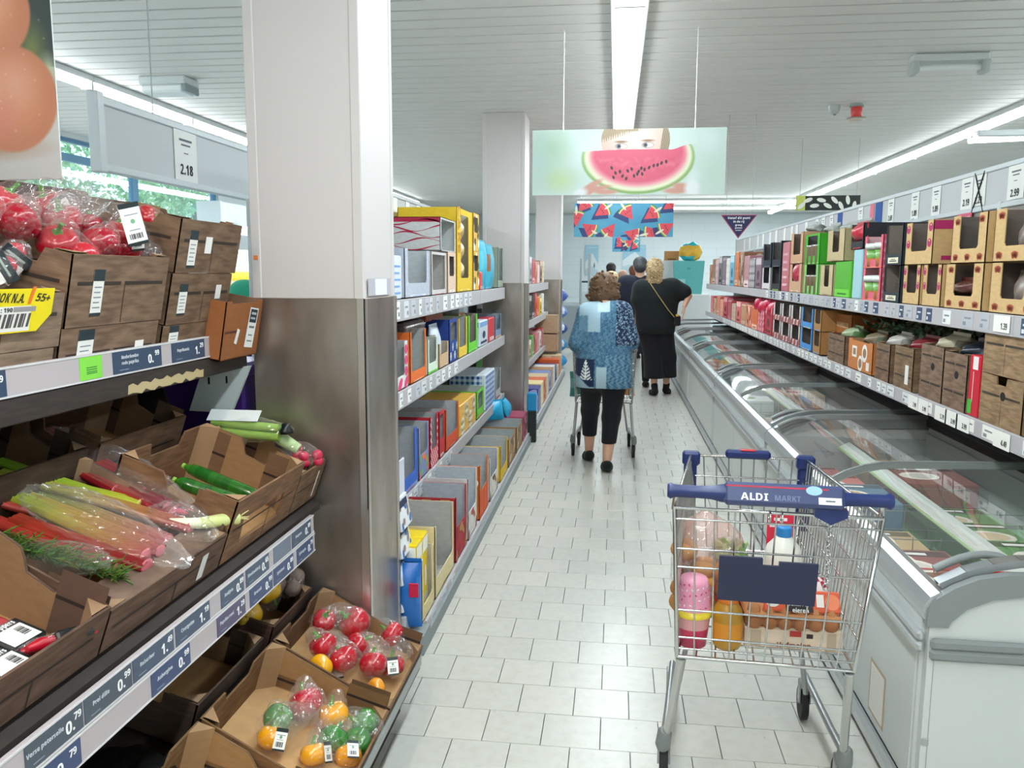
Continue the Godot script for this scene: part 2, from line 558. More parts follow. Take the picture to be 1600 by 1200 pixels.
func columns() -> void:
	for i in 3:
		var z: float = [-2.715, -7.7, -12.9][i]
		var o := frame("column_%d" % (i + 1), Vector3(-1.054, 0, z - 0.2), ["nearest square column, white above and steel clad below", "second square column, half way along the aisle", "third square column, by the far shelves"][i])
		var s := mb()
		s.cbox(Vector3(-0.196, 1.46, -0.196), Vector3(0.196, 3.049, 0.196), 0.006)
		put("plaster_shaft", s, M.plaster, o)
		for q in [-1, 1]:
			var b := mb()
			b.cbox(Vector3(q * 0.2, 1.47, 0.17), Vector3(q * 0.165, 3.045, 0.2), 0.003)
			b.cbox(Vector3(q * 0.2, 1.47, -0.17), Vector3(q * 0.165, 3.045, -0.2), 0.003)
			put("corner_bead", b, M.plaster, o)
		var k := mb()
		k.cbox(Vector3(-0.202, 0, -0.202), Vector3(0.202, 1.485, 0.202), 0.002)
		put("steel_cladding", k, M.steel, o)
		for q in [-1, 1]:
			var e := mb()
			e.cbox(Vector3(0.176, 0, q * 0.2), Vector3(0.206, 1.485, q * 0.206), 0.001); e.cbox(Vector3(0.2, 0, q * 0.176), Vector3(0.206, 1.485, q * 0.206), 0.001)
			put("corner_strip", e, mat("bright_steel", "cfc9c2", 0.3, 0.9), o)
		if i == 0:
			var t := mb("b8b4bd")
			t.box(Vector3(0.2, 1.492, -0.13), Vector3(0.204, 1.552, 0.15))
			t.ink("e8ebf2"); t.box(Vector3(0.2, 1.493, -0.07), Vector3(0.2055, 1.551, 0.075))
			put("card_holder", t, M.paint, o)
			t = mb("f08a50")
			t.box(Vector3(-0.19, 1.615, 0.2), Vector3(-0.174, 1.63, 0.2012))
			put("sticker", t, M.paint, o)

# ---------- printed pictures
func blot(im: Image, cx: float, cy: float, rx: float, ry: float, color, soft := 0.15, rot := 0.0) -> void:
	var c := Color(color)
	var R := maxf(rx, ry) + 2
	var cs := cos(-rot); var sn := sin(-rot)
	for y in range(maxi(0, int(cy - R)), mini(im.get_height(), int(cy + R) + 1)):
		for x in range(maxi(0, int(cx - R)), mini(im.get_width(), int(cx + R) + 1)):
			var dx := x - cx; var dy := y - cy
			var u := (dx * cs - dy * sn) / rx; var v := (dx * sn + dy * cs) / ry
			var d := sqrt(u * u + v * v)
			if d < 1.0:
				var a := c.a * clampf((1.0 - d) / soft, 0, 1)
				im.set_pixel(x, y, im.get_pixel(x, y).lerp(Color(c.r, c.g, c.b), a))

func fill_poly(im: Image, p: PackedVector2Array, color) -> void:
	var c := Color(color)
	var lo := p[0]; var hi := p[0]
	for q in p: lo = lo.min(q); hi = hi.max(q)
	for y in range(maxi(0, int(lo.y)), mini(im.get_height(), int(hi.y) + 1)):
		for x in range(maxi(0, int(lo.x)), mini(im.get_width(), int(hi.x) + 1)):
			if Geometry2D.is_point_in_polygon(Vector2(x, y), p):
				im.set_pixel(x, y, im.get_pixel(x, y).lerp(Color(c.r, c.g, c.b), c.a))

func poster(o: Node, w: float, h: float, im: Image, key: String, both := false) -> void:
	var b := mb("e9ecec")
	b.box(Vector3(-w / 2, 0, -0.002), Vector3(w / 2, h, 0.002))
	put("board", b, M.paint, o)
	var m := mat("print_" + key, "dcdcdc", 0.45)
	m.albedo_texture = ImageTexture.create_from_image(im)
	var q := QuadMesh.new()
	q.size = Vector2(w, h)
	for s in ([1, -1] if both else [1]):
		var p := put("print", q, m, o)
		p.position = Vector3(0, h / 2, 0.0026 * s)
		if s < 0: p.rotation.y = PI

func melon_child() -> Image:
	var W := 600; var H := 208
	var im := Image.create(W, H, false, Image.FORMAT_RGB8)
	im.fill(Color("d3e6dd"))
	for b in [[60, 60, 90, 80, "a9cba4"], [70, 150, 110, 60, "b7d3b6"], [25, 100, 50, 120, "bcd6cf"], [90, 160, 60, 50, "c9dd9f"], [170, 60, 70, 90, "dcebe7"], [520, 60, 80, 80, "cfe3d5"], [560, 140, 70, 90, "c6dccb"], [420, 30, 50, 80, "cbe0d2"], [550, 40, 40, 50, "e2eceb"], [505, 150, 30, 30, "e6f0ea"]]:
		blot(im, b[0], b[1], b[2], b[3], Color(Color(b[4]), 0.75), 1.0)
	blot(im, 322, 40, 108, 100, "f4dfd8", 0.18)             # face
	blot(im, 322, -10, 112, 52, "e8dccb", 0.3)
	for k in 34:                                            # fringe of fair hair
		var a := 214 + k * 6.4
		blot(im, a, 14 + absf(k - 17) * 1.2, 5, 26 + absf(k - 17) * 0.7, Color(Color("c8b496" if k % 2 else "ded0b8"), 0.55), 0.8, (k - 17) * 0.02)
	blot(im, 222, 40, 14, 44, Color("b7a283"), 0.6); blot(im, 425, 36, 15, 48, Color("a99a82"), 0.6)
	for e in [[278, 58], [360, 55]]:
		blot(im, e[0], e[1] - 15, 24, 5, Color(Color("b99b86"), 0.8), 0.8)
		blot(im, e[0], e[1], 19, 10, "dcd0cf", 0.4); blot(im, e[0] + 3, e[1], 16, 8, "f8f6f6", 0.3); blot(im, e[0] - 6, e[1], 8, 8, "5f6b78", 0.3); blot(im, e[0] - 6, e[1], 4, 4, "22262c", 0.4)
	blot(im, 322, 78, 14, 10, Color("ebc7bd"), 0.8)
	blot(im, 330, 92, 178, 116, "8fb56b", 0.04)             # melon slice: rind, white, flesh
	blot(im, 330, 88, 172, 112, "eef0cf", 0.06); blot(im, 331, 84, 160, 104, "f2a4ac", 0.1); blot(im, 331, 78, 152, 100, "e4647d", 0.12)
	# everything above the cut edge is face or background again
	for y in range(0, 74):
		for x in range(150, 512):
			var edge := 70.0 - sin((x - 150) / 362.0 * PI) * 6.0 - (18.0 * smoothstep(430, 490, x))
			if y < edge:
				var c := Color("cfe3da").lerp(Color("dde9e2"), y / 74.0)
				var d := Vector2((x - 322) / 106.0, (y - 36) / 100.0).length()
				if d < 1.0:
					c = Color("dfb9a8").lerp(Color("f3ddd3"), clampf(1.3 - d * 1.2, 0, 1))
					if y < 14 + (286 - x) * 0.34 + 7.0 * sin(x * 0.9) or (y < 8 and x < 330): c = Color("8f7a5e").lerp(Color("cbb795"), 0.5 + 0.5 * sin(x * 1.3 + y * 0.15))
					if x - 322 > 84 - y * 0.12: c = Color("8a7760").lerp(Color("b8a68a"), 0.5 + 0.5 * sin(x * 1.1 + y * 0.2))
					if absf(y - 66) < 7 and absf(x - 316) < 12: c = c.darkened(0.06)
				im.set_pixel(x, y, c)
	for e in [[278, 54], [360, 51]]:
		blot(im, e[0], e[1] - 14, 27, 5, Color(Color("8a684e"), 0.9), 0.7)
		blot(im, e[0], e[1], 22, 11, "8f6f64", 0.4); blot(im, e[0], e[1] + 1, 20, 9, "d8c8c4", 0.4); blot(im, e[0] + 2, e[1], 17, 8, "fafafa", 0.3); blot(im, e[0] - 7, e[1], 8, 8, "66727f", 0.3); blot(im, e[0] - 7, e[1], 4, 4, "22262c", 0.4)
	for k in 60:
		var t := k / 59.0
		blot(im, 200 + t * 270, 96 + sin(t * PI) * 14 + rng.randf_range(-18, 40) * sin(t * PI), 18, 8, Color(Color("f08a98" if k % 3 else "d9506e"), 0.3), 0.9, rng.randf_range(-1, 1))
	for s in [[250, 122], [262, 138], [256, 152], [276, 134], [284, 148], [300, 132], [296, 156], [312, 126], [320, 148], [334, 134], [342, 124], [330, 142], [352, 128], [366, 122], [380, 116], [392, 114], [404, 108], [345, 142], [418, 104]]:
		blot(im, s[0], s[1], 4.5, 7, "463038", 0.35, 0.4 * sin(s[0]))
	for f in [[190, 176, 46, 12, -0.5], [205, 188, 56, 11, -0.2], [232, 198, 50, 10, 0.0], [470, 184, 42, 16, 0.15], [450, 196, 50, 12, 0.0], [180, 196, 34, 14, -0.6]]:
		blot(im, f[0], f[1], f[2], f[3], "d79f8e", 0.5, f[4])
	blot(im, 150, 206, 34, 22, "eef1f2", 0.5, -0.5); blot(im, 500, 190, 30, 38, "f0f3f3", 0.5)
	return im

func melon_wedges(sd: int, W: int, H: int, n: Array) -> Image:
	var im := Image.create(W, H, false, Image.FORMAT_RGB8)
	im.fill(Color("4fa3c6"))
	for k in 14: blot(im, fposmod(k * 97.0 + sd * 31, W), fposmod(k * 41.0, H), 60, 26, Color(Color("79c0d8" if k % 2 else "3f93bb"), 0.5), 1.0)
	for t in n:
		var c := Vector2(t[0], t[1]); var r: float = t[2]; var a: float = t[3]
		for pass_ in 4:
			var p := PackedVector2Array()
			var rr: float = r * [1.05, 1.0, 0.93, 0.85][pass_]
			var o: Vector2 = c + (Vector2(-r * 0.22, r * 0.24) if pass_ == 0 else Vector2.ZERO)
			p.append(o)
			for k in 9: p.append(o + Vector2.from_angle(a - 0.52 + 1.04 * k / 8.0) * rr)
			fill_poly(im, p, [Color(Color("24306b"), 0.85), Color("5f9a3e"), Color("e9e3a5"), Color("ea4f5b")][pass_])
		for k in 3: blot(im, c.x + cos(a + (k - 1) * 0.25) * r * 0.55, c.y + sin(a + (k - 1) * 0.25) * r * 0.55, 2.0, 3.0, "6a2030", 0.5)
		var e := c + Vector2.from_angle(a) * r * 1.0
		blot(im, e.x, e.y, r * 0.32, r * 0.08, "f3e9cf", 0.2, a)
	return im

func fruit_print() -> Image:
	var im := Image.create(256, 300, false, Image.FORMAT_RGB8)
	im.fill(Color("e2ddd9"))
	fill_poly(im, PackedVector2Array([Vector2(0, 0), Vector2(256, 0), Vector2(256, 205), Vector2(0, 240)]), "35443f")
	blot(im, 236, 190, 18, 30, Color(Color("7f8a44"), 0.9), 0.9); blot(im, 250, 208, 12, 18, Color(Color("c9cfae"), 0.9), 0.8)
	blot(im, 190, 272, 70, 14, Color(Color("b07a52"), 0.6), 0.9)
	for s in [[110, 120, 90, 90], [120, 230, 70, 50], [196, 160, 42, 42], [212, 231, 46, 46]]:
		blot(im, s[0], s[1], s[2], s[3], "d98a63", 0.06); blot(im, s[0] - 3, s[1] - 3, s[2] * 0.93, s[3] * 0.93, "ee9f72", 0.6)
		blot(im, s[0] + 6, s[1] - 12, s[2] * 0.6, s[3] * 0.6, Color(Color("f2b096"), 0.85), 1.0); blot(im, s[0] - 10, s[1] + 16, s[2] * 0.5, s[3] * 0.5, Color(Color("e8837f"), 0.5), 1.0)
	for k in 70: blot(im, rng.randf_range(70, 250), rng.randf_range(120, 262), 1.3, 1.3, Color(1, 0.95, 0.9, 0.45), 0.8)
	return im

func cable(o: Node, a: Vector3, b: Vector3, m: Material = null) -> void:
	var c := mb("aeb4b6")
	c.cyl(a, b, 0.0025, 5)
	put("hanging_wire", c, m if m else M.paint, o)

func signs() -> void:
	var o := thing("hanging_banner", "long hanging banner with a child biting a huge slice of watermelon", "banner", Vector3(0.06, 2.06, -5.2))
	poster(o, 1.18, 0.395, melon_child(), "melon_child")
	for x in [-0.4, 0.4]:
		cable(o, Vector3(x, 0.39, 0), Vector3(x, 0.985, 0), M.white_ink)
		var k := mb()
		k.cyl(Vector3(x, 0.385, 0.004), Vector3(x, 0.44, 0.004), 0.004, 6)
		put("clip", k, M.white_ink, o)
	o = thing("hanging_banner", "middle hanging banner of red watermelon wedges scattered on bright blue", "banner", Vector3(0.07, 1.97, -9.0))
	poster(o, 1.06, 0.36, melon_wedges(1, 320, 110, [[14, 28, 54, -0.90], [67, 41, 54, -0.60], [7, 76, 54, -1.57], [26, 66, 54, 0.60], [133, 65, 54, 2.20], [190, 54, 54, -2.20], [226, 52, 54, -0.60], [163, 92, 54, 0.30], [279, 89, 54, 2.90], [323, 65, 54, 2.60], [286, 21, 54, -0.60]]), "melon_wedges")
	for x in [-0.45, 0.45]: cable(o, Vector3(x, 0.355, 0), Vector3(x, 1.075, 0))
	o = thing("hanging_banner", "farthest and smallest hanging banner of watermelon wedges on blue", "banner", Vector3(0.155, 1.92, -13.0))
	poster(o, 0.43, 0.3, melon_wedges(2, 160, 110, [[30, 20, 46, 1.2], [90, 14, 54, 0.4], [20, 80, 54, -0.5], [60, 96, 50, -0.9], [110, 96, 46, -0.8], [120, 44, 54, 2.6]]), "melon_small")
	for x in [-0.18, 0.18]: cable(o, Vector3(x, 0.295, 0), Vector3(x, 1.125, 0))
	o = thing("fruit_poster", "big hanging poster of ripe orange fruit at the left edge", "poster", Vector3(-1.9, 1.82, -2.1))
	poster(o, 0.8, 0.94, fruit_print(), "fruit")
	for x in [-0.36, 0.36]: cable(o, Vector3(x, 0.93, 0), Vector3(x, 1.225, 0))
	o = thing("hanging_banner", "hanging banner of pale leaf shapes on black, seen over the right price header", "banner", Vector3(2.3, 2.28, -9.5))
	var lb := mb("2c2f2c"); lb.box(Vector3(-0.34, 0, -0.002), Vector3(0.34, 0.16, 0.002)); put("board", lb, M.paint, o)
	lb = mb("eef0e6")
	for k in 9: lb.dot(-0.28 + 0.07 * k, 0.05 + 0.06 * (k % 2), 0.05, 0.022, 0.003, 0.7 - 0.3 * k)
	lb.ink("c9d36a"); lb.patch(-0.34, 0.0, -0.24, 0.16, 0.0028); put("leaf_print", lb, M.paint, o)
	for x in [-0.3, 0.3]: cable(o, Vector3(x, 0.155, 0), Vector3(x, 0.77, 0))
	o = thing("ceiling_light", "short white tube light on a bracket, hanging beyond the right price header", "ceiling light", Vector3(3.0, 2.55, -6.5))
	var tl := mb(); tl.cyl(Vector3(-0.46, 0, 0), Vector3(0.46, 0.03, 0), 0.018, 10); put("tube", tl, M.tube_glow, o)
	tl = mb("cdd3d3"); tl.cbox(Vector3(-0.42, 0.02, -0.05), Vector3(0.5, 0.07, 0.05), 0.01); tl.cbox(Vector3(0.05, 0.06, -0.03), Vector3(0.16, 0.49, 0.03), 0.006); put("bracket", tl, M.gloss, o)
	lamp(Vector3(3.0, 2.52, -6.5), Vector2(0.9, 0.04), 0.8, Color(0.86, 0.97, 1.0))
	# dark triangle with white lettering
	o = thing("triangle_sign", "dark triangular sign with white lettering hanging point down over the queue", "sign", Vector3(1.14, 1.91, -8.0))
	var t := mb("b8456a")
	t.prism(PackedVector2Array([Vector2(-0.166, 0.22), Vector2(0, 0), Vector2(0.166, 0.22)]), -0.003, 0.003)
	t.ink("2c3054")
	t.shape([Vector2(-0.152, 0.213), Vector2(0, 0.012), Vector2(0.152, 0.213)], 0.0036)
	put("board", t, M.paint, o)
	var y := 0.192
	for s in [["Vanaf dit punt", 0.03], ["in de rij", 0.028], ["graag", 0.024], ["pinnen", 0.02], ["en kaart", 0.014]]:
		words(o, s[0], s[1], Vector3(0, y, 0.0042), M.white_ink)
		y -= s[1] * 1.12
	for x in [-0.12, 0.12]: cable(o, Vector3(x, 0.215, 0), Vector3(x, 1.135, 0))
	# ceiling fittings
	o = thing("emergency_light", "white box emergency light on the ceiling near the windows", "emergency light", Vector3(-3.45, 3.05, -6.15))
	var b := mb("d5dcdc"); b.cbox(Vector3(-0.19, -0.06, -0.11), Vector3(0.19, 0, 0.11), 0.01); put("base", b, M.gloss, o)
	b = mb("eef3f3"); b.cbox(Vector3(-0.18, -0.12, -0.1), Vector3(0.16, -0.06, 0.1), 0.015); put("cover", b, M.gloss, o)
	b = mb("93a2a6"); b.cbox(Vector3(0.16, -0.115, -0.1), Vector3(0.19, -0.06, 0.1), 0.004); put("end_cap", b, M.gloss, o)
	o = thing("emergency_light", "white emergency light bracket on the ceiling at upper right", "emergency light", Vector3(2.2, 3.05, -6.05))
	b = mb("c9cfcd"); b.cbox(Vector3(-0.24, -0.05, -0.06), Vector3(0.24, 0, 0.06), 0.01); put("base", b, M.gloss, o)
	for s in [-1, 1]:
		b = mb("b3bab8"); b.cbox(Vector3(s * 0.2, -0.13, -0.055), Vector3(s * 0.25, -0.04, 0.055), 0.01); put("bracket", b, M.gloss, o)
	b = mb("dfe5e3"); b.cyl(Vector3(-0.2, -0.085, 0), Vector3(0.2, -0.085, 0), 0.022, 10); put("lamp_tube", b, M.gloss, o)
	o = thing("smoke_detector", "small round grey smoke detector on the ceiling", "detector", Vector3(1.885, 3.05, -7.72))
	b = mb("b5bcb9"); b.lathe([Vector2(0, -0.075), Vector2(0.03, -0.07), Vector2(0.05, -0.045), Vector2(0.055, -0.02), Vector2(0.06, 0)], 16); put("housing", b, M.gloss, o)
	b = mb("8d9593"); b.lathe([Vector2(0, -0.085), Vector2(0.014, -0.08), Vector2(0.016, -0.07)], 10); put("sensor", b, M.gloss, o)
	o = thing("alarm_siren", "red fire alarm siren hanging from the ceiling", "alarm", Vector3(2.05, 3.05, -7.65))
	b = mb("9fa7a5"); b.lathe([Vector2(0, -0.03), Vector2(0.06, -0.03), Vector2(0.06, 0)], 16); put("base", b, M.gloss, o)
	b = mb("e04a48"); b.lathe([Vector2(0, -0.12), Vector2(0.045, -0.118), Vector2(0.048, -0.03), Vector2(0, -0.03)], 16); put("lens", b, M.gloss, o)
	b = mb("cfc6b4"); b.lathe([Vector2(0, -0.15), Vector2(0.05, -0.148), Vector2(0.085, -0.122), Vector2(0, -0.118)], 16); put("flash_ring", b, M.gloss, o)

# header board with hanging price cards; runs along z, faces +x or -x
func header(called: String, label: String, pos: Vector3, L: float, h: float, turn: float, cards: Array) -> Node3D:
	var o := thing(called, label, "shelf header", pos, turn)
	var b := mb("c6cacb")
	b.box(Vector3(0, 0.012, -0.012), Vector3(L, h - 0.012, 0.012))
	put("panel", b, M.paint, o)
	for y in [0.0, h]:
		b = mb()
		b.cbox(Vector3(-0.01, y - 0.014, -0.02), Vector3(L + 0.01, y + 0.014, 0.02), 0.004)
		put("edge_rail", b, M.shelf_white, o)
	for x in [0.0, L]:
		b = mb()
		b.cbox(Vector3(x - 0.022, -0.02, -0.022), Vector3(x + 0.022, h + 0.03, 0.022), 0.004)
		put("end_post", b, M.shelf_white, o)
	for c in cards:                                          # [x, width, colour, price, drop]
		var w: float = c[1]
		var drop: float = c[4] if c.size() > 4 else 0.0
		b = mb(c[2])
		b.box(Vector3(-w / 2, -h + 0.02 - drop, 0), Vector3(w / 2, -0.01, 0.0015))
		var pc := put("price_card", b, M.paint, o)
		pc.position = Vector3(c[0], h, 0.0145)
		if c[3]:
			words(pc, c[3], h * 0.26, Vector3(0, -h * 0.74, 0.003), M.black_ink, Basis(), 0.9 if w > 0.12 else 0.7)
			var l := mb("6a7078")
			l.patch(-w * 0.28, -h * 0.24, w * 0.28, -h * 0.2, 0.0025); l.patch(-w * 0.2, -h * 0.32, w * 0.2, -h * 0.29, 0.0025); l.patch(-w * 0.1, -h * 0.46, w * 0.1, -h * 0.44, 0.0025)
			put("print", l, M.paint, pc)
	return o

# ---------- goods on the shelves: front faces +z, base at y 0, width along x centred
func decor(m: MB, key: String, w: float, h: float, c1, c2) -> void:
	m.ink(c1)
	match key:
		"dots":
			for i in 3:
				for j in 4: m.dot(-w * 0.36 + i * w * 0.36, h * 0.14 + j * h * 0.25, w * 0.15, h * 0.105, 0.0012, 0.4)
		"rim_dots":
			for i in 4:
				m.dot(-w * 0.42 + i * w * 0.28, h * 0.12, w * 0.11, h * 0.1, 0.0012, 0.5)
			for j in 3:
				m.dot(-w * 0.42, h * 0.36 + j * h * 0.24, w * 0.07, h * 0.11, 0.0012, 0.2); m.dot(w * 0.42, h * 0.36 + j * h * 0.24, w * 0.07, h * 0.11, 0.0012, -0.2)
		"band":
			m.patch(-w / 2, h * 0.02, w / 2, h * 0.24, 0.001); m.ink(c2); m.patch(-w * 0.3, h * 0.08, w * 0.3, h * 0.13, 0.0015)
		"label":
			m.patch(-w * 0.32, h * 0.06, w * 0.32, h * 0.2, 0.001); m.ink(c2); m.patch(-w * 0.22, h * 0.1, w * 0.22, h * 0.125, 0.0015); m.patch(-w * 0.14, h * 0.145, w * 0.14, h * 0.16, 0.0015)
		"stripes":
			for i in 5: m.patch(-w / 2 + w * (i * 2 + 0.5) / 10.0, 0.002, -w / 2 + w * (i * 2 + 1.5) / 10.0, h - 0.002, 0.001)
		"check":
			var s := 0.022
			for i in int(w / s):
				for j in int(h / s):
					m.ink(c1 if i % 2 == 0 and j % 2 == 0 else c2)
					if i % 2 == 0 or j % 2 == 0: m.patch(-w / 2 + i * s, j * s, -w / 2 + (i + 1) * s, (j + 1) * s, 0.001)
		"waves":
			for k in 5:
				var pts := []
				for i in 13: pts.append(Vector2(-w / 2 + w * i / 12.0, h * (0.1 + 0.19 * k) + sin(i * 0.62 + k * 2.1) * h * 0.09 + h * 0.018 * (1 + sin(i * 0.9 + k))))
				for i in range(12, -1, -1): pts.append(Vector2(-w / 2 + w * i / 12.0, h * (0.1 + 0.19 * k) + sin(i * 0.62 + k * 2.1) * h * 0.09 - h * 0.012))
				for i in 12: m.quad(Vector3(pts[i].x, pts[25 - i].y, 0.001), Vector3(pts[i + 1].x, pts[24 - i].y, 0.001), Vector3(pts[i + 1].x, pts[i + 1].y, 0.001), Vector3(pts[i].x, pts[i].y, 0.001))
			m.patch(-w / 2, h * 0.87, w / 2, h, 0.001)
		"flowers":
			for i in 4:
				m.ink(c1 if i % 2 == 0 else c2)
				var c := Vector2(-w * 0.36 + i * w * 0.25, h * (0.3 + 0.4 * (i % 2)))
				for k in 6: m.dot(c.x + cos(k * TAU / 6) * w * 0.06, c.y + sin(k * TAU / 6) * w * 0.06, w * 0.05, w * 0.05, 0.001)
				m.ink("f3e6c0"); m.dot(c.x, c.y, w * 0.04, w * 0.04, 0.0014)
		"shells":
			for j in 2:
				for i in 3:
					var c := Vector2(-w * 0.36 + i * w * 0.36, h * (0.12 + 0.76 * j))
					for k in 5: m.dot(c.x + (k - 2) * w * 0.025, c.y + sin(k * 0.8) * h * 0.02, w * 0.022, h * 0.07, 0.001, (k - 2) * -0.25)
		"berries":
			for p in [[-0.4, 0.5], [0.4, 0.5], [-0.42, 0.86], [0.42, 0.86]]:
				m.dot(w * p[0], h * p[1], w * 0.075, h * 0.1, 0.001); m.ink(c2); m.dot(w * p[0], h * (p[1] + 0.05), w * 0.02, h * 0.02, 0.0014); m.ink(c1)
		"barcode":
			m.ink("f2f2ee"); m.patch(-w * 0.4, h * 0.3, w * 0.1, h * 0.6, 0.001); m.ink(c1)
			for i in 9: m.patch(-w * 0.37 + i * w * 0.05, h * 0.34, -w * 0.35 + i * w * 0.05 + w * 0.012 * (i % 3), h * 0.56, 0.0014)
		"lines":
			for i in 5: m.patch(-w * 0.36, h * (0.12 + 0.16 * i), w * (0.36 - 0.1 * (i % 2)), h * (0.17 + 0.16 * i), 0.001)
		"splash":
			for i in 9: m.dot(w * 0.42 * sin(i * 2.4), h * (0.5 + 0.4 * cos(i * 1.7)), w * 0.13, h * 0.1, 0.001 + i * 0.0001, i * 0.7); m.ink(c2 if i % 2 == 0 else c1)
		"red_top":
			m.patch(-w / 2, h * 0.8, w / 2, h, 0.001); m.ink(c2); m.dot(0, h * 0.45, w * 0.2, h * 0.16, 0.001); m.patch(-w * 0.4, h * 0.1, w * 0.4, h * 0.2, 0.001)

# shelf-ready display carton. o: sill, post, top (shares of the front), hs (share of side height at front), print/c1/c2, side/s1/s2
func carton(called: String, label: String, group: String, pos: Vector3, turn: float, w: float, h: float, d: float, outer, inner, o := {}) -> Node3D:
	var t := thing(called, label, "box", pos, turn, group)
	var th := 0.004
	var sill: float = h * o.get("sill", 0.25)
	var post: float = w * o.get("post", 0.12)
	var top: float = h * o.get("top", 0.0)
	var hf: float = h * o.get("hs", 1.0)
	var m := mb(outer)
	m.box(Vector3(-w / 2, 0, -d), Vector3(w / 2, th, 0))
	m.box(Vector3(-w / 2, 0, -d), Vector3(w / 2, h, -d + th))
	for s in [-1, 1]:
		m.x = Transform3D(Basis(Vector3(0, 0, -1), Vector3.UP, Vector3(1, 0, 0)), Vector3(s * (w / 2 - th / 2), 0, 0))
		var sp := [Vector2(0, 0), Vector2(d, 0), Vector2(d, h), Vector2(d * 0.45, h), Vector2(0, hf)]
		if hf >= h: sp = [Vector2(0, 0), Vector2(d, 0), Vector2(d, h), Vector2(0, h)]
		m.prism(PackedVector2Array(sp), -th / 2, th / 2)
	m.x = Transform3D()
	var ht := hf
	m.box(Vector3(-w / 2, 0, -th), Vector3(w / 2, sill, 0))
	if post > 0.001:
		for s in [-1, 1]:
			m.prism(PackedVector2Array([Vector2(s * w / 2, sill), Vector2(s * w / 2, ht), Vector2(s * (w / 2 - post), ht), Vector2(s * (w / 2 - post), sill + 0.012), Vector2(s * (w / 2 - post - 0.012), sill)]), -th, 0)
	if top > 0.001: m.box(Vector3(-w / 2 + post, ht - top, -th), Vector3(w / 2 - post, ht, 0))
	if o.get("lid", false): m.box(Vector3(-w / 2, h - th, -d), Vector3(w / 2, h, 0))
	put("body", m, M.card, t)
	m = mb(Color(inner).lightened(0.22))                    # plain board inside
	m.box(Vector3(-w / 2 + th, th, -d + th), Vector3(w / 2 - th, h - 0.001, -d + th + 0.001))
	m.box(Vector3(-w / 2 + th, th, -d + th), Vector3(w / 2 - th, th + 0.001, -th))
	for s in [-1, 1]:
		var q: float = s * (w / 2 - th)
		m.x = Transform3D(Basis(Vector3(0, 0, -1), Vector3.UP, Vector3(1, 0, 0)), Vector3(q, 0, 0))
		var sp := [Vector2(th, th), Vector2(d - th, th), Vector2(d - th, h - 0.001), Vector2(d * 0.45, h - 0.001), Vector2(th, hf - 0.001)]
		if hf >= h: sp = [Vector2(th, th), Vector2(d - th, th), Vector2(d - th, h - 0.001), Vector2(th, h - 0.001)]
		m.prism(PackedVector2Array(sp), -0.0006 - (0.0006 if s > 0 else -0.0012) , 0.0006 - (0.0006 if s > 0 else -0.0012))
	m.x = Transform3D()
	m.box(Vector3(-w / 2 + th, th, -th - 0.001), Vector3(w / 2 - th, sill - 0.001, -th))
	put("lining", m, M.card, t)
	if o.has("print"):
		m = mb()
		m.at(Vector3(0, 0, 0))
		if o.get("print_on", "sill") == "sill": decor(m, o.print, w * 0.98, sill, o.get("c1", "ffffff"), o.get("c2", "444444"))
		else: decor(m, o.print, w * 0.98, ht * 0.98, o.get("c1", "ffffff"), o.get("c2", "444444"))
		if o.get("print_on", "sill") != "sill": m = clip_window(m, w / 2 - post, sill, ht - top)
		put("print", m, M.paint, t)
	if o.has("side"):
		m = mb()
		var sg := 1.0 if turn < 0 else -1.0
		m.at(Vector3(sg * w / 2, 0, -d / 2), Basis(Vector3.UP, sg * PI / 2))
		decor(m, o.side, d * 0.98, h * 0.98 if hf >= h else hf, o.get("s1", "ffffff"), o.get("s2", "444444"))
		put("side_print", m, M.paint, t)
	return t

# leave out the bits of a print that would hang in a window
func clip_window(m: MB, hx: float, y0: float, y1: float) -> MB:
	var r := MB.new()
	for i in range(0, m.v.size(), 3):
		var c := (m.v[i] + m.v[i + 1] + m.v[i + 2]) / 3.0
		if absf(c.x) < hx and c.y > y0 and c.y < y1: continue
		for k in 3: r.v.append(m.v[i + k]); r.n.append(m.n[i + k]); r.c.append(m.c[i + k])
	return r

func pack(called: String, label: String, group: String, pos: Vector3, turn: float, w: float, h: float, d: float, col, deco := "", c1 = "ffffff", c2 = "444444", gloss := true) -> Node3D:
	var t := thing(called, label, "pack", pos, turn, group)
	var m := mb(col)
	m.cbox(Vector3(-w / 2, 0, -d), Vector3(w / 2, h, 0), minf(0.006, minf(w, h) * 0.08))
	put("body", m, M.gloss if gloss else M.card, t)
	if deco:
		m = mb(); decor(m, deco, w * 0.94, h * 0.96, c1, c2)
		put("print", m, M.paint, t)
		m = mb(); m.at(Vector3((1.0 if turn < 0 else -1.0) * w / 2, 0, -d / 2), Basis(Vector3.UP, (PI / 2 if turn < 0 else -PI / 2)))
		decor(m, deco, d * 0.94, h * 0.96, c1, c2)
		put("side_print", m, M.paint, t)
	return t

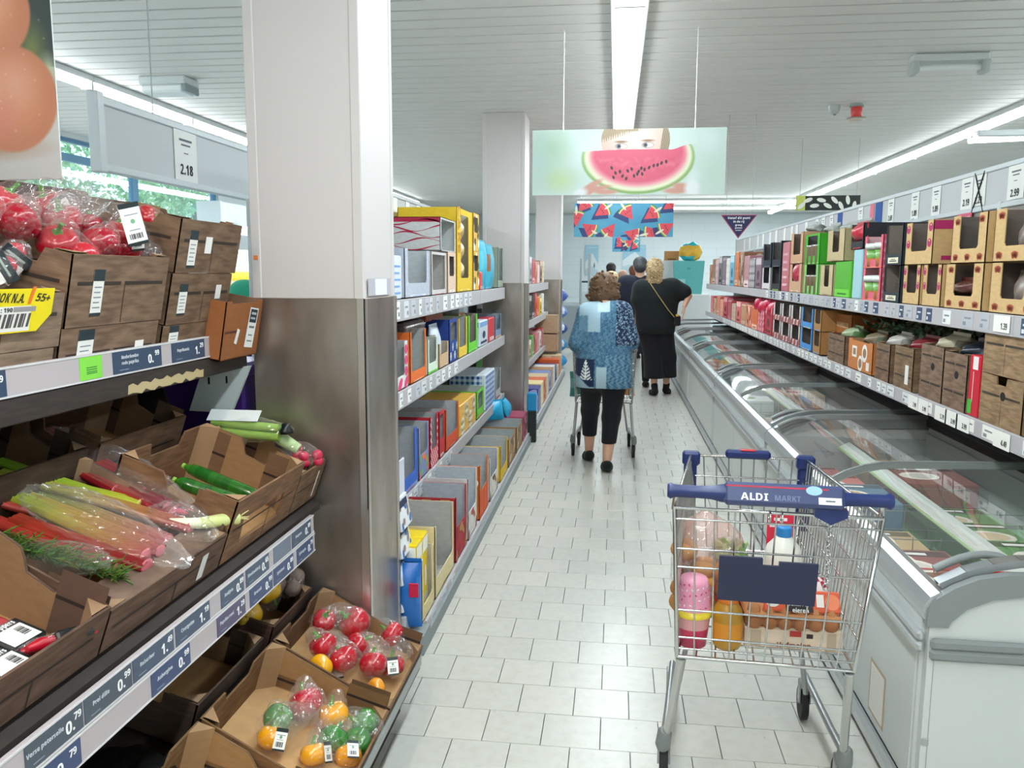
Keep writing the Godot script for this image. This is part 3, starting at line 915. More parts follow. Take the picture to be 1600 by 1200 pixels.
# soft pillow bag standing up: crimped top and bottom
func pouch(called: String, label: String, group: String, pos: Vector3, turn: float, w: float, h: float, d: float, col, col2 = null, tilt := 0.0) -> Node3D:
	var t := thing(called, label, "bag", pos, turn, group)
	t.rotate_object_local(Vector3.RIGHT, tilt)
	var rows := []; var cols := []
	var ca := Color(col).srgb_to_linear(); var cb := Color(col2 if col2 != null else col).srgb_to_linear()
	for i in 11:
		var f := i / 10.0
		var th := d * 0.5 * pow(sin(PI * clampf(f, 0.02, 0.98)), 0.55)
		var row := PackedVector3Array(); var cr := []
		for k in 20:
			var a := -TAU * k / 20
			var wob := 1.0 + 0.05 * sin(a * 5 + i * 1.3) + 0.03 * sin(a * 9 + i)
			row.append(Vector3(cos(a) * w / 2 * (1.0 - 0.06 * sin(PI * f)), f * h, sin(a) * th * wob - d / 2))
			cr.append(cb if (f > 0.3 and f < 0.75 and sin(a) < 0.75) else ca)
		rows.append(row); cols.append(cr)
	var m := mb()
	m.grid(rows, true, cols)
	put("body", m, M.gloss, t)
	m = mb(col)
	m.box(Vector3(-w / 2, h, -d / 2 - 0.001), Vector3(w / 2, h + 0.016, -d / 2 + 0.001))
	m.box(Vector3(-w / 2, 0, -d / 2 - 0.001), Vector3(w / 2, 0.006, -d / 2 + 0.001))
	put("seal", m, M.gloss, t)
	return t

# cardboard crate printed like wooden slats; o.notch, o.holes, o.tag, o.levels
func slat_crate(called: String, label: String, group: String, w: float, h: float, d: float, o := {}) -> Node3D:
	var t := thing(called, label, "crate", Vector3.ZERO, 0, group)
	var tone: String = o.get("tone", "8a705c")
	var dark := Color(tone).darkened(0.62)
	var th := 0.006
	var m := mb(tone)
	var dip: float = o.get("dip", 0.18) * h
	# front and back with a hand notch, sides lower in the middle between tall corners
	var nw := w * 0.13
	var fr := [Vector2(-w / 2, 0), Vector2(w / 2, 0), Vector2(w / 2, h), Vector2(nw, h - 0.004), Vector2(nw * 0.8, h - dip * 0.8), Vector2(-nw * 0.8, h - dip * 0.8), Vector2(-nw, h - 0.004), Vector2(-w / 2, h)]
	if o.get("plain_front", false): fr = [Vector2(-w / 2, 0), Vector2(w / 2, 0), Vector2(w / 2, h), Vector2(-w / 2, h)]
	if o.get("low_front", 0.0) > 0:
		var lf: float = h - dip * o.low_front
		fr = [Vector2(-w / 2, 0), Vector2(w / 2, 0), Vector2(w / 2, h), Vector2(w * 0.36, h), Vector2(w * 0.33, lf), Vector2(-w * 0.33, lf), Vector2(-w * 0.36, h), Vector2(-w / 2, h)]
	m.prism(PackedVector2Array(fr), -th, 0)
	m.prism(PackedVector2Array([Vector2(-w / 2, 0), Vector2(w / 2, 0), Vector2(w / 2, h), Vector2(-w / 2, h)]), -d, -d + th)
	for s in [-1, 1]:
		m.x = Transform3D(Basis(Vector3(0, 0, -1), Vector3.UP, Vector3(1, 0, 0)), Vector3(s * (w / 2 - th / 2), 0, 0))
		var k := d * 0.24
		m.prism(PackedVector2Array([Vector2(0.001, 0), Vector2(d - 0.001, 0), Vector2(d - 0.001, h), Vector2(d - k * 0.9, h), Vector2(d - k * 1.1, h - dip), Vector2(k * 1.1, h - dip), Vector2(k * 0.9, h), Vector2(0.001, h)]), -th / 2, th / 2)
	m.x = Transform3D()
	put("walls", m, M.crate, t)
	m = mb(o.get("floor", "a8875f"))
	m.box(Vector3(-w / 2 + 0.002, 0.001, -d + 0.002), Vector3(w / 2 - 0.002, 0.007, -0.002))
	put("bottom", m, M.card, t)
	# folded corner posts, raw board on top
	for sx in [-1, 1]:
		for z in [-th, -d + th]:
			m = mb(Color(tone).lerp(Color("b89468"), 0.6))
			var dz := -0.05 if z > -d / 2 else 0.05
			var p := Vector3(sx * (w / 2 - th), 0, z)
			m.quad(p + Vector3(-sx * 0.05, 0.007, 0), p + Vector3(0, 0.007, dz), p + Vector3(0, h + 0.004, dz), p + Vector3(-sx * 0.05, h + 0.004, 0))
			m.tri(p + Vector3(-sx * 0.05, h + 0.004, 0), p + Vector3(0, h + 0.004, dz), p + Vector3(0, h + 0.004, 0))
			put("corner_post", m, M.card, t)
	# printed gaps between the slats
	m = mb(dark)
	var lv: int = o.get("levels", 1)
	for l in range(1, lv + 1):
		var y := h * (l - 0.42) / lv
		m.patch(-w * 0.44, y, -w * 0.02, y + 0.009, 0.0008); m.patch(w * 0.02, y, w * 0.45, y + 0.009, 0.0008)
		m.patch(-w * 0.04 + 0.06 * w * (l % 2), h * (l - 0.98) / lv, -w * 0.034 + 0.06 * w * (l % 2), y, 0.0008)
	for s in [-1, 1]:
		m.at(Vector3(s * w / 2, 0, -d / 2), Basis(Vector3.UP, s * PI / 2))
		for l in range(1, lv + 1):
			m.patch(-d * 0.42, h * (l - 0.42) / lv, d * 0.42, h * (l - 0.42) / lv + 0.009, 0.0008)
		m.at(Vector3(s * (w / 2 - th), 0, -d / 2), Basis(Vector3.UP, -s * PI / 2))
		m.patch(-d * 0.42, h * 0.55, -d * 0.14, h * 0.55 + 0.01, 0.0008); m.patch(d * 0.14, h * 0.55, d * 0.42, h * 0.55 + 0.01, 0.0008)
	m.at(Vector3(0, 0, -d + th)); m.patch(-w * 0.42, h * 0.5, w * 0.42, h * 0.5 + 0.012, 0.0008)
	if o.get("holes", false):
		m.at(Vector3.ZERO); m.ink("1a1412")
		m.dot(0.02, h * 0.62, 0.022, 0.018, 0.001)
	put("slat_print", m, M.paint, t)
	for q in o.get("tags", []):                              # [x, y, w, h, dark head]
		m = mb("eceae4")
		m.patch(q[0] - q[2] / 2, q[1], q[0] + q[2] / 2, q[1] + q[3], 0.0012)
		if q[4]:
			m.ink("23323a"); m.patch(q[0] - q[2] / 2, q[1] + q[3] * 0.78, q[0] + q[2] / 2, q[1] + q[3] * 1.05, 0.0016); m.patch(q[0] - q[2] / 2, q[1] - q[3] * 0.04, q[0] + q[2] / 2, q[1] + q[3] * 0.03, 0.0016)
			m.ink("8d9298")
			for i in 5: m.patch(q[0] - q[2] * 0.34, q[1] + q[3] * (0.14 + 0.12 * i), q[0] + q[2] * (0.34 - 0.1 * (i % 2)), q[1] + q[3] * (0.17 + 0.12 * i), 0.0016)
		put("paper_tag", m, M.paint, t)
	return t

func place(t: Node3D, pos: Vector3, basis: Basis) -> Node3D:
	t.transform = Transform3D(basis, pos)
	return t

# a run of shelving along z: boards with price rails, back panel, uprights. dir +1 faces +x, -1 faces -x
func shelving(called: String, label: String, z0: float, z1: float, dir: int, xf: float, xb: float, levels: Array, top: float, seams: Array, back) -> Node3D:
	var t := thing(called, label, "shelving", Vector3(0, 0, 0))
	var m := mb(back)
	m.box(Vector3(xb - dir * 0.02, 0, z0), Vector3(xb, top, z1))
	put("back_panel", m, M.paint, t)
	for z in [z0] + seams + [z1]:
		m = mb()
		m.cbox(Vector3(xb - dir * 0.025, 0, z - 0.02), Vector3(xb + dir * 0.012, top + 0.02, z + 0.02), 0.003)
		put("upright", m, M.shelf_white, t)
	for lv in levels:                                        # [y, front x, rail height, tag colours]
		var y: float = lv[0]; var x: float = lv[1]; var rh: float = lv[2]
		m = mb()
		m.box(Vector3(xb, y - 0.03, z0), Vector3(x - dir * 0.012, y - 0.002, z1))
		var sh := put("shelf", m, M.shelf_white, t)
		var edges := [z0] + seams + [z1]
		for i in edges.size() - 1:
			m = mb()
			m.cbox(Vector3(x - dir * 0.012, y - rh, edges[i] - 0.002), Vector3(x, y + 0.004, edges[i + 1] + 0.002), 0.002)
			put("price_rail", m, M.rail_grey, sh)
		var z := z0 - 0.07
		var key := "card%s%d" % [str(rh), dir]
		var k := 0
		while z > z1 + 0.1 and k < lv[4]:
			var wd: float = [0.07, 0.09, 0.06, 0.11][rng.randi_range(0, 3)]
			m = mb(lv[3][rng.randi_range(0, lv[3].size() - 1)])
			m.box(Vector3(0, -rh + 0.012, -wd), Vector3(dir * 0.0016, -0.004, 0))
			m.ink("8b9096" if m.col.r > 0.3 else "d8dce2")
			m.box(Vector3(dir * 0.0016, -rh * 0.4, -wd * 0.8), Vector3(dir * 0.002, -rh * 0.3, -wd * 0.2)); m.box(Vector3(dir * 0.0016, -rh * 0.75, -wd * 0.9), Vector3(dir * 0.002, -rh * 0.55, -wd * 0.62))
			put("price_card", m, M.paint, sh).position = Vector3(x, y, z)
			z -= wd + rng.randf_range(0.02, 0.14)
			k += 1
	return t

# [name, label, near z, far z, height, outside, inside, options, lift]
func shelf_row(rows: Array, xf: float, y: float, d: float, turn: float, group: String) -> void:
	for r in rows:
		var w: float = r[2] - r[3] - 0.012
		var o: Dictionary = r[7]
		var p := Vector3(xf + o.get("dx", 0.0), y + (r[8] if r.size() > 8 else 0.0), (r[2] + r[3]) / 2)
		var dd: float = o.get("d", d)
		match o.get("kind", "carton"):
			"pack": pack(r[0], r[1], group, p, turn, w, r[4], dd, r[5], o.get("print", ""), o.get("c1", "ffffff"), o.get("c2", "444444"))
			"pouch": pouch(r[0], r[1], group, p, turn, w, r[4], dd, r[5], r[6], o.get("tilt", 0.0))
			_:
				var t := carton(r[0], r[1], group, p, turn, w, r[4], dd, r[5], r[6], o)
				if o.has("word"):
					var ws: Array = o.word
					words(t, ws[0], ws[1], Vector3(ws[2] * w, ws[3] * r[4], 0.0016), mat("ink_" + ws[4], ws[4], 0.7), Basis(Vector3.BACK, ws[5]))
				if o.has("side_word"):
					var ws: Array = o.side_word
					var sg := 1.0 if turn < 0 else -1.0
					words(t, ws[0], ws[1], Vector3(sg * (w / 2 + 0.0012), ws[3] * r[4], -dd * ws[2]), mat("ink_" + ws[4], ws[4], 0.7), Basis(Vector3.UP, sg * PI / 2) * Basis(Vector3.BACK, ws[5]))

# packs standing in a box, each a thing of its own
func stock(label: String, group: String, z_near: float, z_far: float, xf: float, y: float, turn: float, n: int, w: float, h: float, d: float, col, col2, kind := "pouch") -> void:
	for i in n:
		var z := z_near - (z_near - z_far) * (i + 0.5) / n
		var p := Vector3(xf, y, z)
		var lb: String = label if n == 1 else ["nearest ", "second ", "third ", "fourth "][i] + label
		if kind == "pouch": pouch("food_pouch", lb, group, p, turn, w, h, d, col, col2, -0.06)
		else: pack("food_pack", lb, group, p, turn, w, h, d, col, "label", col2, "555555")

func left_gondola() -> void:
	var pale := ["e6e9ea", "f0f1ee", "d9dce0", "c4c8d0"]
	var T := PI / 2
	var t := shelving("shelf_unit", "pale shelf unit between the first two columns, at left of the aisle", -3.25, -7.64, 1, -1.03, -1.48, [[1.44, -1.03, 0.1, pale, 16], [0.993, -1.03, 0.085, pale, 12], [0.44, -1.03, 0.075, pale, 12], [0.09, -0.77, 0.05, pale, 3]], 1.85, [-4.66, -6.22], "9fa6aa")
	var m := mb("8c9394")
	m.box(Vector3(-1.48, 0, -3.25), Vector3(-0.755, 0.06, -7.64)); m.box(Vector3(-1.2, 0, -3.12), Vector3(-0.755, 0.085, -3.25))
	put("plinth", m, M.paint, t)
	header("price_header", "long price header over the left shelf unit", Vector3(-1.5, 1.92, -3.6), 4.03, 0.17, T, [[1.20, 0.1, "eef0ea", ""], [1.53, 0.1, "eef0ea", ""], [1.86, 0.1, "eef0ea", ""], [2.19, 0.1, "eef0ea", ""], [2.52, 0.1, "eef0ea", ""], [2.85, 0.1, "eef0ea", ""], [3.18, 0.1, "eef0ea", ""], [3.51, 0.1, "eef0ea", ""]])
	var G := "boxes on the top left shelf"
	shelf_row([
		["carton", "white and blue carton with rows of small print beside the first column", -3.55, -3.74, 0.3, "dfe7ef", "c9ced1", {"kind": "pack", "d": 0.3, "print": "lines", "c1": "6f93c9"}],
		["carton", "narrow pack printed in blue and orange beside the big open grey carton", -3.76, -3.95, 0.21, "e4ebf2", "c9ced1", {"kind": "pack", "d": 0.25, "print": "lines", "c1": "7da4d6"}],
		["display_carton", "open pale grey display carton with a tall cut-out front", -4.0, -4.56, 0.25, "c2c8d6", "b2b8ba", {"sill": 0.3, "post": 0.12, "print": "label", "c1": "dbe2f0", "c2": "8493bd", "side": "label", "s1": "8d99bd", "s2": "6c7db0"}],
		["display_carton", "open carton with dark empty inside and red printed edge", -4.6, -5.02, 0.25, "d8d4d0", "a39d98", {"sill": 0.12, "post": 0.06, "top": 0.06, "print": "label", "c1": "c23a48"}],
		["display_carton", "peach and white carton with a round cut-out window", -5.06, -5.33, 0.26, "e9c9b2", "8b8580", {"sill": 0.42, "post": 0.2, "top": 0.1, "print": "label", "c1": "f4ece6", "c2": "d99a70"}],
		["display_carton", "tall yellow cake carton with a wide open side", -5.36, -5.95, 0.56, "edc62f", "b9b09a", {"sill": 0.17, "post": 0.24, "top": 0.07, "print": "label", "c1": "f6dd6a", "c2": "b98a1c", "word": ["CAKE", 0.13, -0.36, 0.74, "c8821a", -1.5708]}],
		["display_carton", "tall carton patterned in yellow, black and white, lower of two", -6.0, -6.26, 0.29, "e6b84c", "8f8a82", {"sill": 0.5, "post": 0.16, "top": 0.1, "print": "splash", "c1": "f5f1e8", "c2": "2a2a2c", "print_on": "all"}],
		["display_carton", "carton patterned in yellow, black and white on top of its twin", -6.0, -6.26, 0.28, "e9bd55", "8f8a82", {"sill": 0.5, "post": 0.16, "top": 0.1, "print": "splash", "c1": "f5f1e8", "c2": "2a2a2c", "print_on": "all"}, 0.29],
		["carton", "small red pack at the seam of the top left shelf", -6.3, -6.42, 0.14, "e2504a", "", {"kind": "pack", "d": 0.2, "print": "label", "c1": "f4d0c8"}],
		["snack_bag", "shiny turquoise snack bag in front of the purple one", -6.46, -6.8, 0.38, "3db6d4", "5fc9dd", {"kind": "pouch", "d": 0.09}],
		["snack_bag", "second turquoise snack bag, nearer the second column", -6.84, -7.2, 0.36, "46b4cf", "9a6a4c", {"kind": "pouch", "d": 0.09}],
		["snack_bag", "pink and purple snack bag standing behind the turquoise ones", -6.7, -7.1, 0.47, "a8628e", "c795ac", {"kind": "pouch", "d": 0.16, "dx": -0.24}],
		["display_carton", "grey-green empty carton next to the second column", -7.28, -7.62, 0.36, "9fae9c", "8f9a92", {"sill": 0.18, "post": 0.1}],
	], -1.045, 1.446, 0.4, T, G)
	shelf_row([
		["display_carton", "big carton with crimson waves on white, stacked on the grey carton", -4.85, -5.32, 0.2, "d9dbd8", "b9bcbb", {"sill": 0.0, "post": 0.05, "top": 0.06, "d": 0.43, "side": "waves", "s1": "b52447", "s2": "b52447", "lid": true}, 0.262],
	], -1.045, 1.446, 0.4, T, G)
	shelf_row([
		["display_carton", "white carton with pink oval spots, first on the second left shelf", -3.62, -4.05, 0.235, "ece8e8", "a9a6a8", {"sill": 0.28, "post": 0.14, "print": "rim_dots", "c1": "e0447a", "print_on": "all"}],
		["display_carton", "orange carton with a wide cut-out, on the second left shelf", -4.09, -4.46, 0.27, "f0752f", "a5aaa6", {"sill": 0.22, "post": 0.08, "print": "label", "c1": "f79a63", "c2": "fbe5d6"}],
		["display_carton", "light green and white carton with clear packs inside", -4.49, -4.76, 0.2, "dfeed8", "a6aaa4", {"sill": 0.3, "post": 0.12, "print": "band", "c1": "7ad257", "c2": "2f6e2c"}],
		["display_carton", "blue checked pack in a brown tray, left of the dark blue carton", -4.79, -5.08, 0.15, "d4b28b", "b09878", {"sill": 0.55, "post": 0.1, "print": "label", "c1": "e3c9a6", "c2": "b55d58"}],
		["display_carton", "dark blue carton with pale biscuit shapes on its front", -5.1, -5.38, 0.28, "23418f", "a4a9ab", {"sill": 0.5, "post": 0.14, "top": 0.08, "print": "flowers", "c1": "c9dcec", "c2": "9fc0dd"}],
		["display_carton", "yellow edged open carton right of the dark blue one", -5.41, -5.74, 0.27, "f0c944", "a8aaa6", {"sill": 0.26, "post": 0.1, "print": "label", "c1": "f7dd7e", "c2": "c8862c"}],
		["display_carton", "bright green carton with biscuits in clear wrap", -5.78, -6.18, 0.27, "6fd63a", "9b8d80", {"sill": 0.26, "post": 0.13, "top": 0.0, "print": "band", "c1": "8ae45c", "c2": "3a8f28"}],
		["carton", "white milk pack with a blue cow print, at the shelf seam", -6.28, -6.7, 0.2, "d6e2ea", "", {"kind": "pack", "d": 0.34, "print": "red_top", "c1": "7ea6cf", "c2": "2b3a52"}],
		["carton", "red and white pack beside the milk pack", -6.74, -7.08, 0.2, "d8424a", "", {"kind": "pack", "d": 0.34, "print": "label", "c1": "f4f0ee", "c2": "b02830"}],
		["display_carton", "blue-grey open carton at the far end of the second left shelf", -7.12, -7.5, 0.21, "7d93b5", "8e9699", {"sill": 0.35, "post": 0.12, "print": "band", "c1": "d6b48c", "c2": "8a6b50"}],
	], -1.045, 0.998, 0.4, T, "boxes on the second left shelf")
	for k in 4:                                              # dark cake rolls lying on top at the near end
		var r := thing("cake_roll", ["front upper", "front lower", "rear upper", "rear lower"][k] + " dark chocolate cake roll in clear wrap by the first column", "cake", Vector3(-1.13 - 0.15 * (k / 2), 1.235 + (0.084 if k % 2 == 0 else 0.0), -4.42), 0, "cake rolls")
		m = mb("33221c" if k % 2 == 0 else "5c4a42")
		m.tube([Vector3(0, 0.04, 0.22), Vector3(0, 0.04, 0.2), Vector3(0, 0.04, -0.2), Vector3(0, 0.04, -0.22)], [0.028, 0.038, 0.038, 0.028], 14)
		put("roll", m, M.gloss, r)
		m = mb()
		m.tube([Vector3(0, 0.04, 0.27), Vector3(0, 0.04, 0.235), Vector3(0, 0.04, 0.2), Vector3(0, 0.04, -0.2), Vector3(0, 0.04, -0.235), Vector3(0, 0.04, -0.27)], [0.03, 0.012, 0.041, 0.041, 0.012, 0.03], 12, false)
		put("wrap", m, M.film, r)
	pack("carton", "rust brown carton lying behind the blue one on the second left shelf", "boxes on the second left shelf", Vector3(-1.16, 1.27, -5.2), T, 0.5, 0.07, 0.25, "9a4a2c")
	stock("clear pack of brown biscuits in the bright green carton", "biscuit packs", -5.84, -6.12, -1.07, 1.075, T, 1, 0.24, 0.2, 0.1, "b98a68", "c99c78")
	stock("silver and blue checked pack in the brown tray", "checked packs", -4.82, -5.05, -1.06, 1.01, T, 1, 0.22, 0.24, 0.08, "cfdbe8", "8d8680")
	shelf_row([
		["display_carton", "grey lined carton with royal blue flaps, first on the third left shelf", -3.8, -4.22, 0.31, "3f6fd0", "a4a8ab", {"sill": 0.26, "post": 0.1, "print": "band", "c1": "8da0d8", "c2": "d24c48"}],
		["display_carton", "carton printed with red and green fruit shapes on the third left shelf", -4.25, -4.5, 0.29, "8a93c4", "a6a9aa", {"sill": 0.45, "post": 0.12, "print": "splash", "c1": "f07b5a", "c2": "6cc04a"}],
		["display_carton", "red gingham carton with a flat red top on the third left shelf", -4.53, -4.75, 0.3, "d22c3c", "9a9fa2", {"sill": 0.34, "post": 0.16, "print": "check", "c1": "c8203a", "c2": "e8b8be", "print_on": "all"}],
		["display_carton", "crimson carton with a clear front, third shelf, next to the gingham one", -4.78, -4.93, 0.29, "c9313a", "9ea3a5", {"sill": 0.4, "post": 0.14, "top": 0.08, "print": "label", "c1": "efd2c4"}],
		["display_carton", "wide orange-red carton with grey lining on the third left shelf", -4.97, -5.4, 0.27, "d9542c", "a3a8aa", {"sill": 0.32, "post": 0.07, "print": "label", "c1": "c83a24", "c2": "f0c4a0"}],
		["carton", "mustard yellow carton with small white flowers", -5.44, -6.1, 0.22, "e3ad3c", "", {"kind": "pack", "d": 0.36, "print": "flowers", "c1": "f3e9d2", "c2": "d8cdb4"}],
		["display_carton", "lime green carton with a red spot, right of the mustard one", -6.14, -6.5, 0.22, "74cf3e", "a9ada9", {"sill": 0.3, "post": 0.16, "top": 0.1, "print": "label", "c1": "e8523c", "c2": "f2f2e8"}],
		["carton", "blue and white checked paper bag on the third left shelf", -6.55, -7.1, 0.3, "dfe6ee", "", {"kind": "pack", "d": 0.3, "print": "check", "c1": "2c4a8c", "c2": "9db6dc"}],
		["display_carton", "grey open carton at the far end of the third left shelf", -7.14, -7.48, 0.26, "b9bcc0", "a0a6a8", {"sill": 0.3, "post": 0.12, "print": "label", "c1": "e0605a"}],
	], -1.045, 0.445, 0.4, T, "boxes on the third left shelf")
	shelf_row([
		["carton", "white paper-faced carton at the corner behind the first column", -3.3, -3.78, 0.17, "e3e6ea", "", {"kind": "pack", "d": 0.3, "dx": -0.02}],
	], -1.045, 0.445, 0.3, T, "boxes on the third left shelf")
	var B := "goods on the bottom left shelf"
	shelf_row([
		["display_carton", "buff display carton holding the yellow packets on the bottom left shelf", -3.22, -3.46, 0.29, "e6d3a0", "b0aca2", {"sill": 0.22, "post": 0.12, "d": 0.5, "hs": 0.95}],
		["display_carton", "buff carton with an empty grey inside on the bottom left shelf", -3.48, -3.92, 0.34, "ead9a8", "a9a69c", {"sill": 0.26, "post": 0.05, "d": 0.5, "print": "label", "c1": "e0c88a"}],
		["display_carton", "red carton with brown printed squares on its rim", -3.96, -4.28, 0.34, "b82f3c", "a7adb0", {"sill": 0.5, "post": 0.1, "d": 0.5, "side": "stripes", "s1": "b98a55", "print": "splash", "c1": "b98a55", "c2": "8f2430"}],
		["display_carton", "white carton with grey lining behind the red one", -4.32, -4.62, 0.35, "e6e2dd", "b3bcc2", {"sill": 0.42, "post": 0.08, "d": 0.52, "print": "splash", "c1": "b5544c", "c2": "dcd2c8"}],
		["display_carton", "orange carton with round flowers and dark squares", -4.7, -5.05, 0.33, "e2762c", "aab0b4", {"sill": 0.5, "post": 0.12, "d": 0.54, "side": "flowers", "s1": "e24c34", "s2": "f2ead8", "print": "dots", "c1": "e24c34", "c2": "3a2a24"}],
		["display_carton", "white carton with brown food pictures beside the orange one", -5.1, -5.5, 0.28, "e8e4dc", "aab0b4", {"sill": 0.5, "post": 0.08, "d": 0.5, "print": "splash", "c1": "7c5a44", "c2": "d8c4a8"}],
		["display_carton", "yellow carton with a row of white shapes along its top", -5.6, -6.0, 0.26, "e9bd2c", "a7acad", {"sill": 0.3, "post": 0.1, "d": 0.54, "side": "red_top", "s1": "edc23a", "s2": "b9bdbd", "print": "label", "c1": "f5e6a0"}],
		["display_carton", "brown corrugated carton with flaps, nearer one by the second column", -6.05, -6.5, 0.22, "b48a60", "a8adae", {"sill": 0.9, "post": 0.1, "d": 0.5, "print": "splash", "c1": "8a7050", "c2": "d8c8a8"}],
		["display_carton", "brown corrugated carton with flaps, farther one by the second column", -6.55, -7.0, 0.22, "b08a62", "a8adae", {"sill": 0.9, "post": 0.1, "d": 0.5, "print": "splash", "c1": "8a7050", "c2": "cfc0a4"}],
		["carton", "dark pink printed carton at the foot of the second column", -7.05, -7.4, 0.22, "a63a5a", "", {"kind": "pack", "d": 0.4, "print": "splash", "c1": "d87a9a", "c2": "40384a"}],
	], -0.785, 0.094, 0.5, T, B)
	for k in 6:                                              # yellow packets stepped in the buff carton
		pack("tea_packet", ["front left", "front right", "middle left", "middle right", "rear left", "rear right"][k] + " yellow and white packet stepped in the buff carton", "yellow packets", Vector3(-0.81 - 0.11 * (k / 2), 0.1, -3.285 - 0.11 * (k % 2)), T, 0.1, 0.335 + 0.035 * (k / 2), 0.1, "efd019", "red_top", "f6f4e6", "f6f2d8")
	for k in 2:                                              # blue packs of rolls standing at the front
		var p := pouch("kitchen_roll_pack", ["front", "rear"][k] + " tall blue pack with red panels on the bottom left shelf", "blue packs", Vector3(-0.845 - 0.15 * k, 0.1, -3.125), 0, 0.14, 0.28, 0.12, "1f68b8", "2a78c4")
		m = mb("c92a4c"); m.cbox(Vector3(-0.07, 0.15, -0.004), Vector3(-0.03, 0.21, 0.003), 0.002); m.cbox(Vector3(0.03, 0.15, -0.004), Vector3(0.07, 0.21, 0.003), 0.002)
		put("red_panel", m, M.gloss, p)
	for k in 3: pouch("biscuit_bag", ["lowest", "middle", "topmost"][k] + " clear bag of pale biscuits in the tall yellow cake carton", "biscuit bags", Vector3(-1.055, 1.54 + 0.14 * k, -5.7), T, 0.26, 0.13, 0.1, "d9c08a", "e6d6b0", -0.1)
	# folded leaflets in a wire rack hung on the end of the unit, beside the column
	for k in 4:
		var l := thing("leaflet_stack", ["top", "second", "third", "bottom"][k] + " stack of blue and white leaflets in the rack beside the first column", "leaflets", Vector3(-0.838, 0.18 + 0.115 * (3 - k), -3.125), T, "leaflets in the rack")
		l.rotate_object_local(Vector3.RIGHT, -0.2)
		m = mb("e7eaee"); m.cbox(Vector3(-0.0, 0, -0.02), Vector3(0.16, 0.13, 0), 0.002); put("paper", m, M.paint, l)
		m = mb(); m.at(Vector3(0.08, 0, 0.0004)); decor(m, "splash", 0.15, 0.12, "4a78b4", "9a8578"); m.ink("2a3450"); m.patch(-0.07, 0.09, 0.06, 0.118, 0.002); put("print", m, M.paint, l)
	var lp := thing("leaflet_rack", "pale lavender back panel of the leaflet rack beside the first column", "rack", Vector3(-0.86, 0.06, -3.125), T)
	m = mb("cfd2e0"); m.cbox(Vector3(0, 0, -0.02), Vector3(0.17, 0.74, -0.012), 0.003); put("back_panel", m, M.gloss, lp)
	m = mb("b9bcc4"); m.cbox(Vector3(0, 0.0, -0.02), Vector3(0.17, 0.1, 0.03), 0.003); put("foot", m, M.gloss, lp)
	# unit between second and third column
	var t2 := shelving("shelf_unit", "pale shelf unit between the second and third columns", -8.12, -12.68, 1, -1.03, -1.48, [[1.44, -1.03, 0.1, pale, 8], [0.993, -1.03, 0.085, pale, 8], [0.5, -1.03, 0.075, pale, 8], [0.09, -0.77, 0.05, pale, 2]], 1.85, [-9.7, -11.2], "9fa6aa")
	m = mb("8c9394"); m.box(Vector3(-1.48, 0, -8.12), Vector3(-0.755, 0.06, -12.68)); put("plinth", m, M.paint, t2)
	far_row(["slim red and grey bottle box", "orange and white box", "white box with pink print", "brown carton", "pale wine carton", "grey carton"], ["b8404a", "d96a4a", "e6d0d4", "9a6a4a", "c9b08a", "9aa0a4"], -8.2, -12.5, 1.446, T, -1.05, 0.32, "boxes on the top shelf past the second column", "on the top shelf past the second column")
	far_row(["black carton", "red carton", "orange carton", "yellow carton", "white carton", "dark carton"], ["2a2a2e", "c83c34", "e6763a", "ecc22e", "dedcd6", "4a4038"], -8.2, -12.5, 0.998, T, -1.05, 0.3, "boxes on the middle shelf past the second column", "on the middle shelf past the second column")
	far_row(["green and white carton", "red tin box", "pink carton", "white and red carton", "crimson carton", "buff carton"], ["5a9a4a", "b8342c", "d88a8c", "e3d8d4", "b02c38", "cbb58c"], -8.2, -12.5, 0.505, T, -1.05, 0.3, "boxes on the lower shelf past the second column", "on the lower shelf past the second column")
	far_row(["white carton with red band", "navy carton", "yellow-white carton", "orange carton", "buff carton", "blue carton", "brown tray"], ["e6e0dc", "2c3a8c", "e8d8a0", "d8643c", "d8c29a", "6c8cc4", "b0855a"], -8.15, -12.5, 0.094, T, -0.79, 0.26, "boxes on the bottom shelf past the second column", "on the floor-level shelf past the second column")
	# bright blue aisle-end sign on a dark post at the foot of the second column
	var s := thing("floor_sign", "bright blue cap on a dark narrow post at the foot of the second column", "sign", Vector3(-0.74, 0, -7.5))
	m = mb("22302e"); m.cbox(Vector3(-0.05, 0, -0.03), Vector3(0.03, 0.3, 0.03), 0.004); put("post", m, M.paint, s)
	m = mb("1f93c8"); m.cbox(Vector3(-0.055, 0.3, -0.04), Vector3(0.035, 0.47, 0.04), 0.01); put("cap", m, M.gloss, s)
	for k in 2: pouch("snack_bag", ["near", "far"][k] + " turquoise snack bag lying on the brown cartons by the second column", "snack bags by the second column", Vector3(-1.0 + 0.12 * k, 0.32, -6.9 - 0.25 * k), 0.6 + k, 0.2, 0.16, 0.1, "2aa8d4", "49b9dd", -0.3)
	# tall goods past the third column: blue packs stacked beside brown cartons
	for k in 5:
		pouch("tissue_pack", ["lowest", "second", "third", "fourth", "topmost"][k] + " blue and white tissue pack stacked past the third column", "stacked tissue packs", Vector3(-0.78, 0.0 + 0.272 * k, -13.6), T, 0.42, 0.255, 0.34, ["2f8fd0", "2f8fd0", "2c4f9c", "5a7fc0", "3a5aa8"][k], ["49a5df", "d9e4f0", "dfe6f2", "cfdcf0", "4a6ab8"][k])
	for k in 2: carton("carton", ["lower", "upper"][k] + " plain brown carton standing by the third column", "brown cartons by the third column", Vector3(-0.86, 0.40 + 0.28 * k, -12.45), T, 0.34, 0.27, 0.34, "c9a888", "b09070", {"sill": 0.94, "lid": true})

